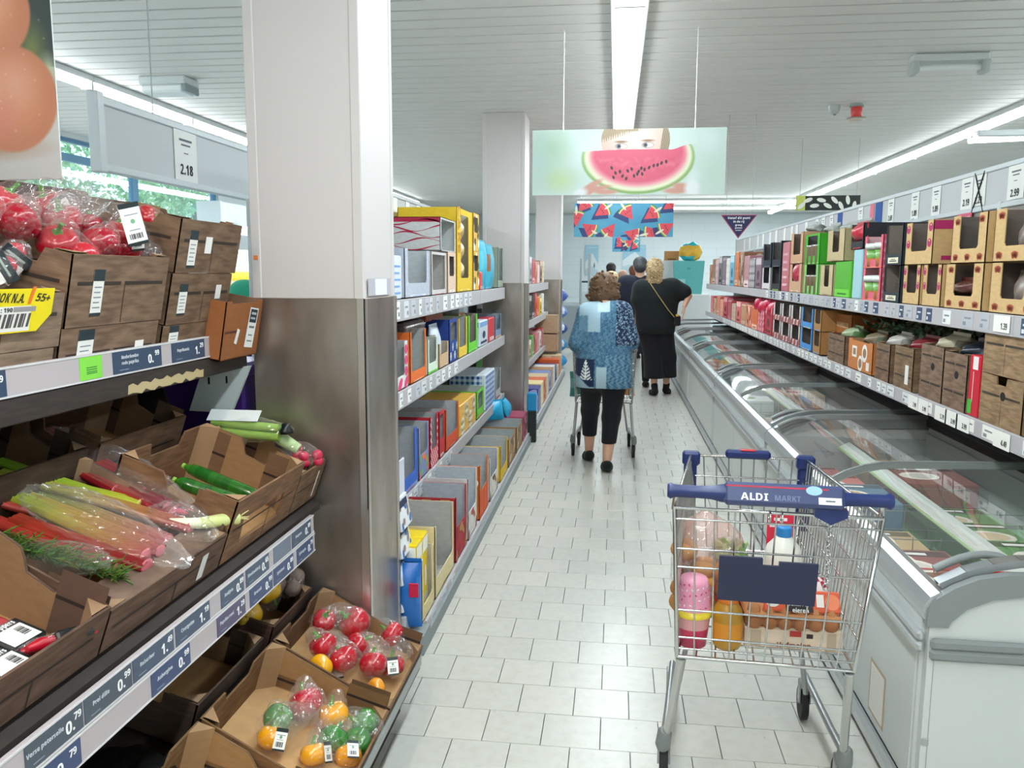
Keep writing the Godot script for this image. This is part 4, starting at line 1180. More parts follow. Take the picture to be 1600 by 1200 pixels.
# farther shelves: closed boxes a few pixels wide, still each a thing
func far_row(kinds: Array, cols: Array, z0: float, z1: float, y: float, turn: float, xf: float, h: float, group: String, where: String, each := 0.36) -> void:
	var n := int((z0 - z1) / each)
	var dir := 1.0 if turn > 0 else -1.0
	for i in n:
		var k := i % kinds.size()
		var hh := h * rng.randf_range(0.72, 1.08)
		var ord: String = ["first", "second", "third", "fourth", "fifth", "sixth"][i / kinds.size()]
		pack("carton", "%s %s %s" % [ord, kinds[k], where], group, Vector3(xf, y, z0 - (i + 0.5) * each), turn, each - 0.03 - rng.randf_range(0, 0.05), hh, 0.36, cols[k], ["red_top", "label", "splash", "band", "dots"][(i * 3 + k) % 5], Color(cols[k]).lightened(0.55), Color(cols[k]).darkened(0.4))

func right_gondola() -> void:
	var T := -PI / 2
	var t := shelving("shelf_unit", "long double shelf unit standing behind the freezers", -2.2, -13.9, -1, 1.5, 1.96, [[1.42, 1.5, 0.078, ["3d4f6a", "e9ebe8", "b9bcc2", "a9afb8", "3d4f6a"], 40], [0.977, 1.5, 0.068, ["eef0ea", "f4f3ea", "e2e6e4"], 60]], 1.93, [-3.3, -4.55, -5.8, -7.05, -8.3, -9.55, -10.8, -12.05], "8f8a84")
	var m := mb("3a3634")
	m.box(Vector3(1.62, 0.86, -2.2), Vector3(1.95, 0.94, -13.9))
	put("under_shelf", m, M.paint, t)
	m = mb("cfd3d3"); m.box(Vector3(1.86, 0, -2.2), Vector3(1.98, 0.9, -13.9)); put("lower_back", m, M.paint, t)
	# printed prices that can be read on the nearest cards
	for q in [["1.39", 1.42, -3.38, 0.036, "pale"], ["3.99", 0.974, -3.66, 0.032, ""], ["3.99", 0.974, -3.78, 0.03, ""], ["5.79", 0.974, -3.9, 0.03, ""], ["7.99", 0.974, -4.25, 0.03, ""], ["5.99", 0.974, -4.12, 0.03, ""], ["4.49", 0.974, -3.3, 0.032, ""]]:
		var c := mb("f2f2ea"); c.box(Vector3(1.4975, q[1] - 0.066, q[2] - 0.075), Vector3(1.496, q[1] + 0.0, q[2] + 0.06)); var pc := put("price_card", c, M.paint, t)
		words(pc, q[0], q[3], Vector3(1.4955, q[1] - 0.042, q[2] + 0.015), M.black_ink, Basis(Vector3.UP, T), 0.8)
	var W := "eef0ea"
	header("price_header", "long price header with white price cards over the right shelves", Vector3(1.97, 1.93, -13.9), 11.4, 0.2, T, [
		[9.5, 0.17, W, "2.99", 0.0], [9.09, 0.15, W, "2.29", 0.0], [8.93, 0.15, W, "2.19", 0.02], [8.48, 0.14, W, "1.89", 0.02], [8.12, 0.14, W, "1.89", 0.02], [7.64, 0.13, W, "2.69", 0.0], [7.36, 0.16, "2a57a0", "", 0.02], [7.2, 0.1, "e87a8c", "", 0.02], [6.9, 0.13, W, "1.59", 0.02], [6.28, 0.15, "2a57a0", "", 0.0], [6.0, 0.12, W, "1.99", 0.0], [5.7, 0.12, W, "1.49", 0.0], [5.45, 0.12, W, "1.29", 0.0], [5.0, 0.12, W, "", 0], [4.55, 0.12, W, "", 0], [4.3, 0.12, W, "", 0], [3.9, 0.12, W, "", 0], [3.4, 0.14, W, "", 0], [3.0, 0.14, W, "", 0], [2.5, 0.14, W, "", 0], [2.1, 0.14, W, "", 0], [1.4, 0.14, W, "", 0], [0.9, 0.14, W, "", 0]])
	var x := thing("crossed_card_mark", "black pen cross over the old price card beside the 2.19 card", "mark", Vector3(1.951, 2.03, -4.81), T)
	m = mb("20242a")
	for s in [-1, 1]: m.cyl(Vector3(-0.075 * s, -0.12, 0.001), Vector3(0.06 * s, 0.1, 0.001), 0.0035, 5)
	put("pen_strokes", m, M.paint, x)
	var sh := thing("shield_sticker", "pink shield-shaped shelf sticker hanging under the 2.19 price card", "sticker", Vector3(1.945, 1.80, -4.95), T)
	m = mb("d4476c"); m.prism(PackedVector2Array([Vector2(-0.09, 0.12), Vector2(-0.09, 0.05), Vector2(0, -0.02), Vector2(0.09, 0.05), Vector2(0.09, 0.12)]), -0.002, 0.002); put("shield", m, M.gloss, sh)
	m = mb("f6e6ea"); m.at(Vector3(0, 0, 0.0022)); m.patch(-0.07, 0.07, 0.07, 0.1); put("print", m, M.paint, sh)
	var G := "boxes on the upper right shelf"
	var bg := "dcb982"
	var top_rows := [
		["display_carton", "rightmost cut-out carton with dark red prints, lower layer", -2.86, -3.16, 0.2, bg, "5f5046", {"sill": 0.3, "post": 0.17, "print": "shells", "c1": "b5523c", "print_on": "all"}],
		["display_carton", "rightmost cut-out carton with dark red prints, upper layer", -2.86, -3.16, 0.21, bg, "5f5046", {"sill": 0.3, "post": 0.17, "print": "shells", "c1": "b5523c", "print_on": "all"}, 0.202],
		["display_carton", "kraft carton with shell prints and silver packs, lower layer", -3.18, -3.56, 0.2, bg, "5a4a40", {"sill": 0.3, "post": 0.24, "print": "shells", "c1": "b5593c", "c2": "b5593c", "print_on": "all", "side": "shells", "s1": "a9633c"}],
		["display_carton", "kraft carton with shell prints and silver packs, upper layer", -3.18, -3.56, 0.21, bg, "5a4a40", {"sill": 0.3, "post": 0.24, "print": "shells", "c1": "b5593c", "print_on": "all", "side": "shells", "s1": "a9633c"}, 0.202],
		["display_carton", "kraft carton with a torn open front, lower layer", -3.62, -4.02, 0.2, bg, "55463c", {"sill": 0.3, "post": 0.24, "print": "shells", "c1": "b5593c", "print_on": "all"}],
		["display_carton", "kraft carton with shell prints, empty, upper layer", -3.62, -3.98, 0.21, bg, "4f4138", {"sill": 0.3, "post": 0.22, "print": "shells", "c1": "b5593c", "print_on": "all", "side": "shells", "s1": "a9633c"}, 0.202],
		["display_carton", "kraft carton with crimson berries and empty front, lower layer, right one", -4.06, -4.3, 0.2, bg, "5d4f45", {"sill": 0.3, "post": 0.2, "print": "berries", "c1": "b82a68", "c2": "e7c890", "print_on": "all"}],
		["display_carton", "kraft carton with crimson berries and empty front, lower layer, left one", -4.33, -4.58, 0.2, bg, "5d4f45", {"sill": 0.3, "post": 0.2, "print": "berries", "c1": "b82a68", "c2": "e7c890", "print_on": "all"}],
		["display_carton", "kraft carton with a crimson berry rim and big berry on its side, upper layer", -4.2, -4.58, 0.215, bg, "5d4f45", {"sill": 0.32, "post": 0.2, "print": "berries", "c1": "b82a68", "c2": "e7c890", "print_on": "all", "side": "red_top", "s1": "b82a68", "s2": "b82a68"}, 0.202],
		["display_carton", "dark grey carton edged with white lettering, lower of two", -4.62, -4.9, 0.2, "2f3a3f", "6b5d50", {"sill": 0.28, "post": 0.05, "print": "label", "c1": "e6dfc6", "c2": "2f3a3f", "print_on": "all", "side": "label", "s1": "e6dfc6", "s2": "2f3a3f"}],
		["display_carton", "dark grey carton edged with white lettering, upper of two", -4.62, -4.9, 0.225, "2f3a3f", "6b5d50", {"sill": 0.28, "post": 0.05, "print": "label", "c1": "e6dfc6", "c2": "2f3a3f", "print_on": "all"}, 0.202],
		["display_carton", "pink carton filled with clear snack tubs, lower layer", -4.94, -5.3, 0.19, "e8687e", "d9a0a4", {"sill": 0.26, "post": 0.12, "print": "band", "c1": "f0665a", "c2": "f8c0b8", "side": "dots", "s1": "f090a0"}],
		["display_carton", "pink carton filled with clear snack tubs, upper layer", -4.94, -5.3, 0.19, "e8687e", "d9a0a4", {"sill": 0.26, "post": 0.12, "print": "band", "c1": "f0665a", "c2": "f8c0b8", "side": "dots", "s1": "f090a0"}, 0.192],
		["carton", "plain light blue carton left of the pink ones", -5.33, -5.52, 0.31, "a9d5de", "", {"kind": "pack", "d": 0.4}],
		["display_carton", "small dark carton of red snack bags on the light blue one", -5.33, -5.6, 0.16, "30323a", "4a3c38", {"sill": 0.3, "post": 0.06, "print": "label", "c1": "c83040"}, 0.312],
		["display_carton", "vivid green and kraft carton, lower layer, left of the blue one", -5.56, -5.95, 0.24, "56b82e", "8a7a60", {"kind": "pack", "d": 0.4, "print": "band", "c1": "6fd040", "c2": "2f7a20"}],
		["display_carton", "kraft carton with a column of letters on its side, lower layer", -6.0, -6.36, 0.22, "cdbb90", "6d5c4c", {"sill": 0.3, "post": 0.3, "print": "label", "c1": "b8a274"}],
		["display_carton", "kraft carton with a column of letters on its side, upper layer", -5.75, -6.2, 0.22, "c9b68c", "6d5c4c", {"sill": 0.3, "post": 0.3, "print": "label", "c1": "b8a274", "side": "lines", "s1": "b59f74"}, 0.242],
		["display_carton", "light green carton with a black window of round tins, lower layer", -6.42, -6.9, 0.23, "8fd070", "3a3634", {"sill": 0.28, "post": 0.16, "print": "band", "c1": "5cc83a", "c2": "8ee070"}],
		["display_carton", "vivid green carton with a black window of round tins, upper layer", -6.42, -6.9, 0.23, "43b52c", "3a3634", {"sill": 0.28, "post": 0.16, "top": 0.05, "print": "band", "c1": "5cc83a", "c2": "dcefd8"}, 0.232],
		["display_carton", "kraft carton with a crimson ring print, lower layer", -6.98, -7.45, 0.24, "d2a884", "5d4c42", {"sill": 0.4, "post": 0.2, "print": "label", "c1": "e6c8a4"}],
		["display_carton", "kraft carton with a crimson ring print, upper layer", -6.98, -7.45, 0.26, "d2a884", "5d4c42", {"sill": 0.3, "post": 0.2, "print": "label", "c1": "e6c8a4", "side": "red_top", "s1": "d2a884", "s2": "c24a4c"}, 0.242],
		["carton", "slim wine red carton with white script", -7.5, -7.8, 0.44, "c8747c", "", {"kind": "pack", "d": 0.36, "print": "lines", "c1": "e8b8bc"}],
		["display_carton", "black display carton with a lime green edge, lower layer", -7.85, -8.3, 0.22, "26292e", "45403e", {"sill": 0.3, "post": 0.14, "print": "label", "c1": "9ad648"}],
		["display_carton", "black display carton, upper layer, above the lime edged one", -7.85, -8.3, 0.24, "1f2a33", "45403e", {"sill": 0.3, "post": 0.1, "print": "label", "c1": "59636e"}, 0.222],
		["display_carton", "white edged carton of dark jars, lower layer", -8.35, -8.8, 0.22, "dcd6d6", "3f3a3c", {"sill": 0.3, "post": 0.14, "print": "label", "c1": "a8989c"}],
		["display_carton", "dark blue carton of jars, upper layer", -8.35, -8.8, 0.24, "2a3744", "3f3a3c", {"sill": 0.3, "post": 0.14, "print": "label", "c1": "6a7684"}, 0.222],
	]
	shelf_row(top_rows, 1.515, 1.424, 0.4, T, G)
	far_row(["plum and white carton", "grey carton", "pink carton", "brown carton", "orange-lidded box", "light blue carton", "white carton"], ["8a6a78", "6f6a6c", "c08a90", "9a7050", "d8743c", "6ab0cc", "d9d4cc"], -8.85, -13.7, 1.424, T, 1.515, 0.42, "far boxes on the upper right shelf", "far along the upper right shelf", 0.4)
	for q in [["silver foil pack showing in the lower shell-print carton", -3.25, -3.5, 1.43], ["silver foil pack showing in the upper shell-print carton", -3.25, -3.5, 1.635]]:
		pouch("foil_pack", q[0], "foil packs", Vector3(1.54, q[3] + 0.01, (q[1] + q[2]) / 2), T, 0.2, 0.14, 0.1, "8a7c74", "b9b2ae")
	pouch("foil_pack", "dark brown pack slipping out of the torn kraft carton", "foil packs", Vector3(1.5, 1.49, -3.85), T, 0.2, 0.06, 0.12, "5a2f28", "6d3b30")
	for l in 2:
		for k in 2:
			var j := thing("snack_tub", ["lower ", "upper "][l] + ["right", "left"][k] + " clear snack tub with orange and green filling in the pink cartons", "tub", Vector3(1.57, 1.432 + 0.192 * l, -5.03 - 0.17 * k), 0, "snack tubs")
			m = mb("c9864a"); m.lathe([Vector2(0, 0), Vector2(0.062, 0), Vector2(0.066, 0.05)], 14); m.ink("6fa64c"); m.lathe([Vector2(0.066, 0.05), Vector2(0.07, 0.1), Vector2(0, 0.1)], 14); put("filling", m, M.gloss, j)
			m = mb("dfe6e0"); m.lathe([Vector2(0, 0.1), Vector2(0.074, 0.1), Vector2(0.078, 0.12), Vector2(0.074, 0.138), Vector2(0, 0.142)], 14); put("lid", m, M.gloss, j)
	for l in 2:
		for k in 3:
			var j := thing("round_tin", ["lower", "upper"][l] + [" nearest", " middle", " farthest"][k] + " silver tin shining in the black window of the green cartons", "tin", Vector3(1.56, 1.43 + 0.232 * l, -6.52 - 0.14 * k), 0, "round tins")
			m = mb("7a6a52"); m.lathe([Vector2(0, 0), Vector2(0.055, 0), Vector2(0.055, 0.13)], 14); put("wall", m, M.gloss, j)
			m = mb("d8d6d2"); m.lathe([Vector2(0.055, 0.13), Vector2(0.057, 0.14), Vector2(0.05, 0.142), Vector2(0, 0.138)], 14); put("lid", m, M.chrome, j)
	for k in 4:
		var bgk := pouch("jar_bag", ["nearest", "second", "third", "farthest"][k] + " grey clear bag lying on top of the upper right boxes", "clear bags on the boxes", Vector3(1.56, [1.87, 1.87, 1.885, 1.925][k], [-5.75, -6.05, -6.5, -7.1][k]), T, 0.28, 0.06, 0.16, "a8aca6", "8d928c")
	pouch("snack_bag", "red snack bag drooping over the small dark carton", "red snack bags", Vector3(1.48, 1.79, -5.45), T, 0.24, 0.1, 0.12, "c22c40", "d84a54")
	pouch("snack_bag", "red snack bag standing in the kraft carton with the ring print", "red snack bags", Vector3(1.49, 1.5, -7.2), T, 0.2, 0.17, 0.1, "b03048", "c8485a")
	# lower shelf
	var L := "crates on the lower right shelf"
	var deep := 0.4
	var rows := [["slat-print crate, lowest of the stack at the right edge", -2.78, -3.17, 0.2, 0.0, true], ["slat-print crate, top of the stack at the right edge", -2.78, -3.17, 0.2, 0.202, true],
		["tan slat-print crate with a hand hole, lower one beside the red strip", -3.2, -3.56, 0.2, 0.0, true], ["tan slat-print crate with a notched rim, upper one beside the red strip", -3.2, -3.56, 0.2, 0.202, true],
		["slat-print crate with a round hole, right one of a pair", -3.7, -3.95, 0.25, 0.0, false], ["slat-print crate with a round hole, left one of a pair", -3.96, -4.24, 0.26, 0.0, false],
		["slat-print crate with a white tag on its front", -4.34, -4.62, 0.22, 0.0, false], ["plain slat-print crate right of the orange carton", -4.7, -4.94, 0.21, 0.0, false],
		["slat-print crate left of the orange carton, with greens on top", -5.6, -6.02, 0.19, 0.0, false]]
	for i in rows.size():
		var r: Array = rows[i]
		var tags := [[0.06, 0.03, 0.05, 0.1, false]] if i == 6 else []
		var c := slat_crate("slat_crate", r[0], L, r[1] - r[2] - 0.006, r[3], deep, {"tone": ["957a5f", "957a5f", "a98d6a", "a98d6a", "927862", "927862", "917659", "8c6f58", "8e735c"][i], "levels": 2 if i in [4, 5, 6, 7, 8] else 1, "holes": i in [2, 4, 5], "plain_front": not r[5], "tags": tags, "dip": 0.22})
		place(c, Vector3(1.512, 0.98 + r[4], (r[1] + r[2]) / 2), Basis(Vector3.UP, T))
	carton("carton", "orange carton with white round stickers on the lower right shelf", L, Vector3(1.515, 0.981, -5.26), T, 0.5, 0.19, 0.38, "d08246", "b57a45", {"sill": 0.97})
	var st := mb("efe9df"); st.at(Vector3(0, 0, 0.0012)); st.patch(0.0 - 0.16, 0.08, -0.06, 0.15); st.dot(0.1, 0.12, 0.055, 0.055); st.dot(0.02, 0.05, 0.05, 0.05); st.patch(0.14, 0.02, 0.2, 0.07); st.ink("9a7a58"); st.patch(-0.14, 0.095, -0.08, 0.135, 0.001); st.dot(0.02, 0.05, 0.035, 0.03, 0.001); st.dot(0.1, 0.12, 0.035, 0.03, 0.001)
	put("sticker_set", st, M.paint, get_node("carton_%03d" % num.carton) if num.carton > 0 else self)
	var am := carton("carton", "tall brown almond carton behind the crate of greens", L, Vector3(1.62, 1.1, -6.1), T, 0.5, 0.2, 0.3, "a55f28", "8a4f24", {"sill": 0.97})
	words(am, "AMANDELEN", 0.05, Vector3(0.02, 0.12, 0.0016), mat("ink_gold", "dcb98a", 0.7))
	var rs := thing("red_carton", "narrow red and green carton squeezed between two crate stacks", "box", Vector3(1.515, 0.98, -3.63), T, L)
	m = mb("d31f36"); m.cbox(Vector3(-0.05, 0, -0.36), Vector3(0.05, 0.26, 0), 0.003); put("body", m, M.gloss, rs)
	m = mb("49b53a"); m.at(Vector3(0, 0, 0)); m.patch(-0.05, 0.01, -0.01, 0.07, 0.001); m.ink("f0e8e4"); m.patch(-0.02, 0.2, 0.03, 0.255, 0.001); m.ink("f0d8d4"); m.patch(-0.012, 0.06, -0.006, 0.19, 0.001); put("print", m, M.paint, rs)
	var bags := [[-3.82, 1.235, "1c2430", "33404e", "dark blue bag on the right round-hole crate"], [-4.1, 1.245, "b9b096", "6e6a54", "pale speckled bag on the left round-hole crate"], [-4.45, 1.205, "7a2028", "9a3038", "dark red bag on the tagged crate"], [-4.82, 1.195, "b9b4ac", "87827a", "grey bag on the plain crate"], [-5.25, 1.175, "7d6f58", "57624a", "brown green bag on the orange carton"], [-5.75, 1.175, "9fb08a", "4f7a42", "clear bag of greens on the crate left of the orange carton"]]
	for b in bags: pouch("produce_bag", b[4], "bags on the lower right crates", Vector3(1.53, b[1] - 0.045, b[0]), T, 0.2, 0.1, 0.2, b[2], b[3], -0.1)
	for k in 7:                                              # dark potted herbs at the back of the crates
		leafy("potted_herb", ["nearest", "second", "third", "fourth", "fifth", "sixth", "farthest"][k] + " dark green leafy pot at the back of the lower right shelf", Vector3(1.76, 1.17, -3.75 - 0.3 * k), 0.17, "2c4a2a" if k % 2 == 0 else "3a5a34", k)
	shelf_row([
		["display_carton", "kraft and blue carton, lower layer, beside the almond carton", -6.25, -6.48, 0.17, "b5834c", "6a523c", {"sill": 0.35, "post": 0.14, "print": "label", "c1": "7db4e0"}],
		["display_carton", "kraft and blue carton, upper layer, beside the almond carton", -6.25, -6.48, 0.16, "b5834c", "6a523c", {"sill": 0.35, "post": 0.14, "print": "label", "c1": "7db4e0"}, 0.172],
		["display_carton", "blue edged carton, lower layer, past the almond carton", -6.51, -6.9, 0.17, "4f96d8", "5a4a40", {"sill": 0.3, "post": 0.1, "print": "label", "c1": "e8d8c4"}],
		["display_carton", "blue edged carton, upper layer, past the almond carton", -6.51, -6.9, 0.16, "4f96d8", "5a4a40", {"sill": 0.3, "post": 0.1, "print": "label", "c1": "e8d8c4"}, 0.172],
		["display_carton", "white spotted carton, lower layer, right one of three", -6.93, -7.3, 0.17, "dcd4ce", "4e4440", {"sill": 0.3, "post": 0.14, "print": "dots", "c1": "a83c40"}],
		["display_carton", "white spotted carton, upper layer, right one of three", -6.93, -7.3, 0.16, "dcd4ce", "4e4440", {"sill": 0.3, "post": 0.14, "print": "dots", "c1": "a83c40"}, 0.172],
		["display_carton", "white spotted carton, lower layer, middle of three", -7.33, -7.7, 0.17, "dcd4ce", "4e4440", {"sill": 0.3, "post": 0.14, "print": "dots", "c1": "a83c40"}],
		["display_carton", "white spotted carton, upper layer, middle of three", -7.33, -7.7, 0.16, "dcd4ce", "4e4440", {"sill": 0.3, "post": 0.14, "print": "dots", "c1": "a83c40"}, 0.172],
		["display_carton", "white spotted carton, lower layer, left one of three", -7.73, -8.1, 0.17, "dcd4ce", "4e4440", {"sill": 0.3, "post": 0.14, "print": "dots", "c1": "a83c40"}],
		["display_carton", "white spotted carton, upper layer, left one of three", -7.73, -8.1, 0.16, "dcd4ce", "4e4440", {"sill": 0.3, "post": 0.14, "print": "dots", "c1": "a83c40"}, 0.172],
	], 1.515, 0.982, 0.38, T, "boxes on the lower right shelf")
	for k in 4: pouch("sweet_bag", ["nearest", "second", "third", "farthest"][k] + " shiny crimson sweet bag heaped on the lower right shelf", "crimson sweet bags", Vector3(1.5, 1.13 + 0.03 * (k % 2), -8.3 - 0.26 * k), T, 0.25, 0.17, 0.14, "c01c44", "e0506c", 0.1)
	far_row(["red-white tray", "crimson carton", "orange carton", "coral carton", "kraft carton", "salmon carton", "tan carton"], ["b8444c", "c22440", "e2703c", "e07a5c", "c99a70", "e26a6c", "b58c64"], -8.15, -13.6, 0.982, T, 1.515, 0.3, "far boxes on the lower right shelf", "far along the lower right shelf", 0.4)

func leafy(called: String, label: String, pos: Vector3, r: float, col, sd: int) -> Node3D:
	var t := thing(called, label, "plant", pos, 0, "leafy pots")
	var m := mb("4a3a30"); m.lathe([Vector2(0, -0.19), Vector2(r * 0.5, -0.19), Vector2(r * 0.62, -0.04), Vector2(0, -0.04)], 12); put("pot", m, M.paint, t)
	m = mb(col)
	var g := RandomNumberGenerator.new(); g.seed = sd + 50
	for i in 90:
		var d := Vector3(g.randf_range(-1, 1), g.randf_range(-0.4, 1), g.randf_range(-1, 1)).normalized() * r * g.randf_range(0.4, 1.0)
		var s := 0.03 * g.randf_range(0.7, 1.3)
		m.ink(Color(col).lightened(g.randf_range(0.0, 0.25)))
		var b := Basis(Vector3(g.randf_range(-1, 1), g.randf_range(-1, 1), g.randf_range(-1, 1)).normalized(), g.randf_range(0, 3))
		m.quad(d, d + b * Vector3(s, 0.2 * s, 0.4 * s), d + b * Vector3(2.2 * s, 0, 0), d + b * Vector3(s, 0.2 * s, -0.4 * s))
	tag(put("leaves", m, M.paint, t), "", "", "", "stuff")
	return t

func freezers() -> void:
	var L := 2.47
	for i in 5:
		var z0 := -2.3 - i * 2.49                            # near end
		var t := thing("chest_freezer", ["nearest", "second", "third", "fourth", "farthest"][i] + " long white glass-topped chest freezer in the row at right", "freezer", Vector3(0, 0, z0 - L), 0, "row of chest freezers")
		var m := mb()
		m.box(Vector3(0.885, 0.1, 0.03), Vector3(0.905, 0.62, L - 0.03))
		for q in 2: m.cbox(Vector3(0.882, 0.1, 0.04 + q * (L - 0.08) * 0.5 + 0.004), Vector3(0.89, 0.515, 0.04 + (q + 1) * (L - 0.08) * 0.5 - 0.004), 0.002)
		put("front_panel", m, M.freezer_white, t)
		m = mb()
		m.box(Vector3(1.76, 0.1, 0.03), Vector3(1.785, 0.74, L - 0.03)); m.box(Vector3(0.89, 0.08, 0.03), Vector3(1.78, 0.12, L - 0.03))
		put("tub_shell", m, M.freezer_white, t)
		m = mb("959c9a")
		m.box(Vector3(0.906, 0.2, 0.04), Vector3(1.755, 0.215, L - 0.04)); m.box(Vector3(0.906, 0.2, 0.04), Vector3(0.925, 0.62, L - 0.04)); m.box(Vector3(1.74, 0.2, 0.04), Vector3(1.758, 0.7, L - 0.04))
		m.box(Vector3(0.906, 0.2, 0.035), Vector3(1.755, 0.66, 0.05)); m.box(Vector3(0.906, 0.2, L - 0.05), Vector3(1.755, 0.66, L - 0.035))
		put("liner", m, M.paint, t)
		m = mb()
		for y in [0.535, 0.567]: m.cbox(Vector3(0.862, y - 0.015, -0.004), Vector3(0.885, y + 0.015, L + 0.004), 0.008)
		put("bumper", m, M.alu, t)
		m = mb()
		m.cbox(Vector3(0.865, 0.02, 0), Vector3(0.9, 0.075, L), 0.012)
		put("kick_rail", m, M.alu, t)
		m = mb("2c2f31"); m.box(Vector3(0.92, 0, 0.02), Vector3(1.75, 0.09, L - 0.02)); put("plinth", m, M.paint, t)
		# rounded grey rail the lids run on
		m = mb()
		var prof := [Vector2(0.882, 0.615), Vector2(0.876, 0.635), Vector2(0.879, 0.66), Vector2(0.892, 0.682), Vector2(0.915, 0.697), Vector2(0.935, 0.695), Vector2(0.94, 0.66), Vector2(0.92, 0.62)]
		m.x = Transform3D(Basis(), Vector3.ZERO)
		m.prism(PackedVector2Array(prof), 0, L)
		put("front_rail", m, M.alu, t)
		m = mb(); m.cbox(Vector3(1.74, 0.735, 0), Vector3(1.79, 0.8, L), 0.006); put("rear_rail", m, M.dark, t)
		# end walls with the thick arc of grey frame
		for e in [0, 1]:
			var za := L - 0.03 if e else 0.0
			m = mb()
			m.prism(PackedVector2Array([Vector2(0.895, 0.08), Vector2(1.785, 0.08), Vector2(1.785, 0.715), Vector2(1.15, 0.705), Vector2(1.07, 0.69), Vector2(0.98, 0.655), Vector2(0.93, 0.62), Vector2(0.895, 0.6)]), za, za + 0.03)
			put("end_wall", m, M.freezer_white, t)
			m = mb()
			var outer := []; var inner := []
			outer = [Vector2(0.884, 0.6), Vector2(0.885, 0.645), Vector2(0.905, 0.682), Vector2(0.95, 0.715), Vector2(1.01, 0.744), Vector2(1.09, 0.76), Vector2(1.3, 0.768), Vector2(1.786, 0.785)]
			inner = [Vector2(0.94, 0.6), Vector2(0.947, 0.617), Vector2(0.985, 0.655), Vector2(1.05, 0.686), Vector2(1.15, 0.703), Vector2(1.4, 0.712), Vector2(1.786, 0.73)]
			inner.reverse()
			m.prism(PackedVector2Array(outer + inner), za - 0.012 + 0.024 * e, za + 0.042)
			put("end_frame", m, M.grey_plastic if e else M.grey_plastic, t)
			if e == 1 and i == 0:
				m = mb()
				for y in [0.518, 0.55]: m.cbox(Vector3(0.897, y - 0.016, L - 0.002), Vector3(1.785, y + 0.016, L + 0.02), 0.008)
				put("end_bumper", m, M.grey_plastic, t)
				m = mb("9fa5a3"); m.box(Vector3(0.912, 0.08, L), Vector3(0.914, 0.5, L + 0.0012)); m.cbox(Vector3(0.895, 0.24, L), Vector3(0.915, 0.262, L + 0.004), 0.002); put("panel_seam", m, M.paint, t)
				m = mb("b9a58c"); m.box(Vector3(0.8805, 0.12, L - 0.42), Vector3(0.8818, 0.3, L - 0.27)); m.ink("e4e2da"); m.box(Vector3(0.8795, 0.13, L - 0.41), Vector3(0.8812, 0.29, L - 0.28)); put("paper_notice", m, M.paint, t)
		# two sliding curved lids, the front one a little lower
		for q in 2:
			var zz0 := 0.03 + q * (L - 0.06) / 2; var zz1 := zz0 + (L - 0.06) / 2 + (0.03 if q == 0 else 0.0)
			var up := 0.0 if q == 0 else 0.008
			var rows := [PackedVector3Array(), PackedVector3Array()]
			var edge := [[], []]
			for k in 13:
				var f := k / 12.0
				var p := Vector3(0.925 + f * 0.82, 0.695 + 0.075 * pow(sin(minf(f * 3.2, 1.0) * PI / 2), 0.8) + 0.02 * f + up, 0)
				rows[0].append(p + Vector3(0, 0, zz1)); rows[1].append(p + Vector3(0, 0, zz0))
				edge[0].append(p + Vector3(0, 0.003, zz0 + 0.012)); edge[1].append(p + Vector3(0, 0.003, zz1 - 0.012))
			m = mb(); m.grid(rows)
			var lid := put("glass_lid", m, M.glass, t)
			for e in 2:
				var bar := mb()
				for k in 12:
					var a: Vector3 = edge[e][k]; var b: Vector3 = edge[e][k + 1]
					var wdt := 0.022 if (e == 0) == (q == 0) else 0.009
					var n := Vector3(-(b.y - a.y), b.x - a.x, 0).normalized() * 0.011
					bar.quad(a + Vector3(0, 0, wdt) + n, b + Vector3(0, 0, wdt) + n, b - Vector3(0, 0, wdt) + n, a - Vector3(0, 0, wdt) + n)
					bar.quad(a + Vector3(0, 0, wdt) - n, b + Vector3(0, 0, wdt) - n, b + Vector3(0, 0, wdt) + n, a + Vector3(0, 0, wdt) + n)
					bar.quad(b - Vector3(0, 0, wdt) - n, a - Vector3(0, 0, wdt) - n, a - Vector3(0, 0, wdt) + n, b - Vector3(0, 0, wdt) + n)
				put("lid_frame", bar, M.zinc if e == q else M.grey_plastic, lid)
			m = mb()
			var hz: float = zz0 + 0.06 if q == 0 else zz1 - 0.06
			var arc := []
			for k in 7: arc.append(Vector3(0.93 + 0.2 * k / 6.0, 0.725 + 0.05 * sin(PI * 0.75 * k / 6.0) + up, hz))
			m.tube(arc, 0.012, 8)
			put("handle", m, M.grey_plastic, lid)
		# price strip along the middle and wire dividers
		m = mb("c3c8c0")
		m.at(Vector3(1.3, 0.62, L / 2), Basis(Vector3.BACK, 0.5)); m.box(Vector3(-0.035, -0.004, -L / 2 + 0.06), Vector3(0.035, 0.004, L / 2 - 0.06))
		m.ink("8fb070"); m.box(Vector3(-0.036, 0.004, -L / 2 + 0.06), Vector3(-0.026, 0.0055, L / 2 - 0.06))
		put("price_strip", m, M.paint, t)
		if i < 3:
			m = mb()
			for k in 7:
				var z := 0.06 + k * (L - 0.12) / 6.0
				for y in [0.34, 0.42, 0.5, 0.58]: m.cyl(Vector3(0.93, y, z), Vector3(1.74, y, z), 0.002, 4)
				for j in 9: m.cyl(Vector3(0.94 + j * 0.1, 0.215, z), Vector3(0.94 + j * 0.1, 0.59, z), 0.002, 4)
			tag(put("wire_divider", m, M.zinc, t), "", "", "", "stuff")
		frozen(i, z0 - L, L)

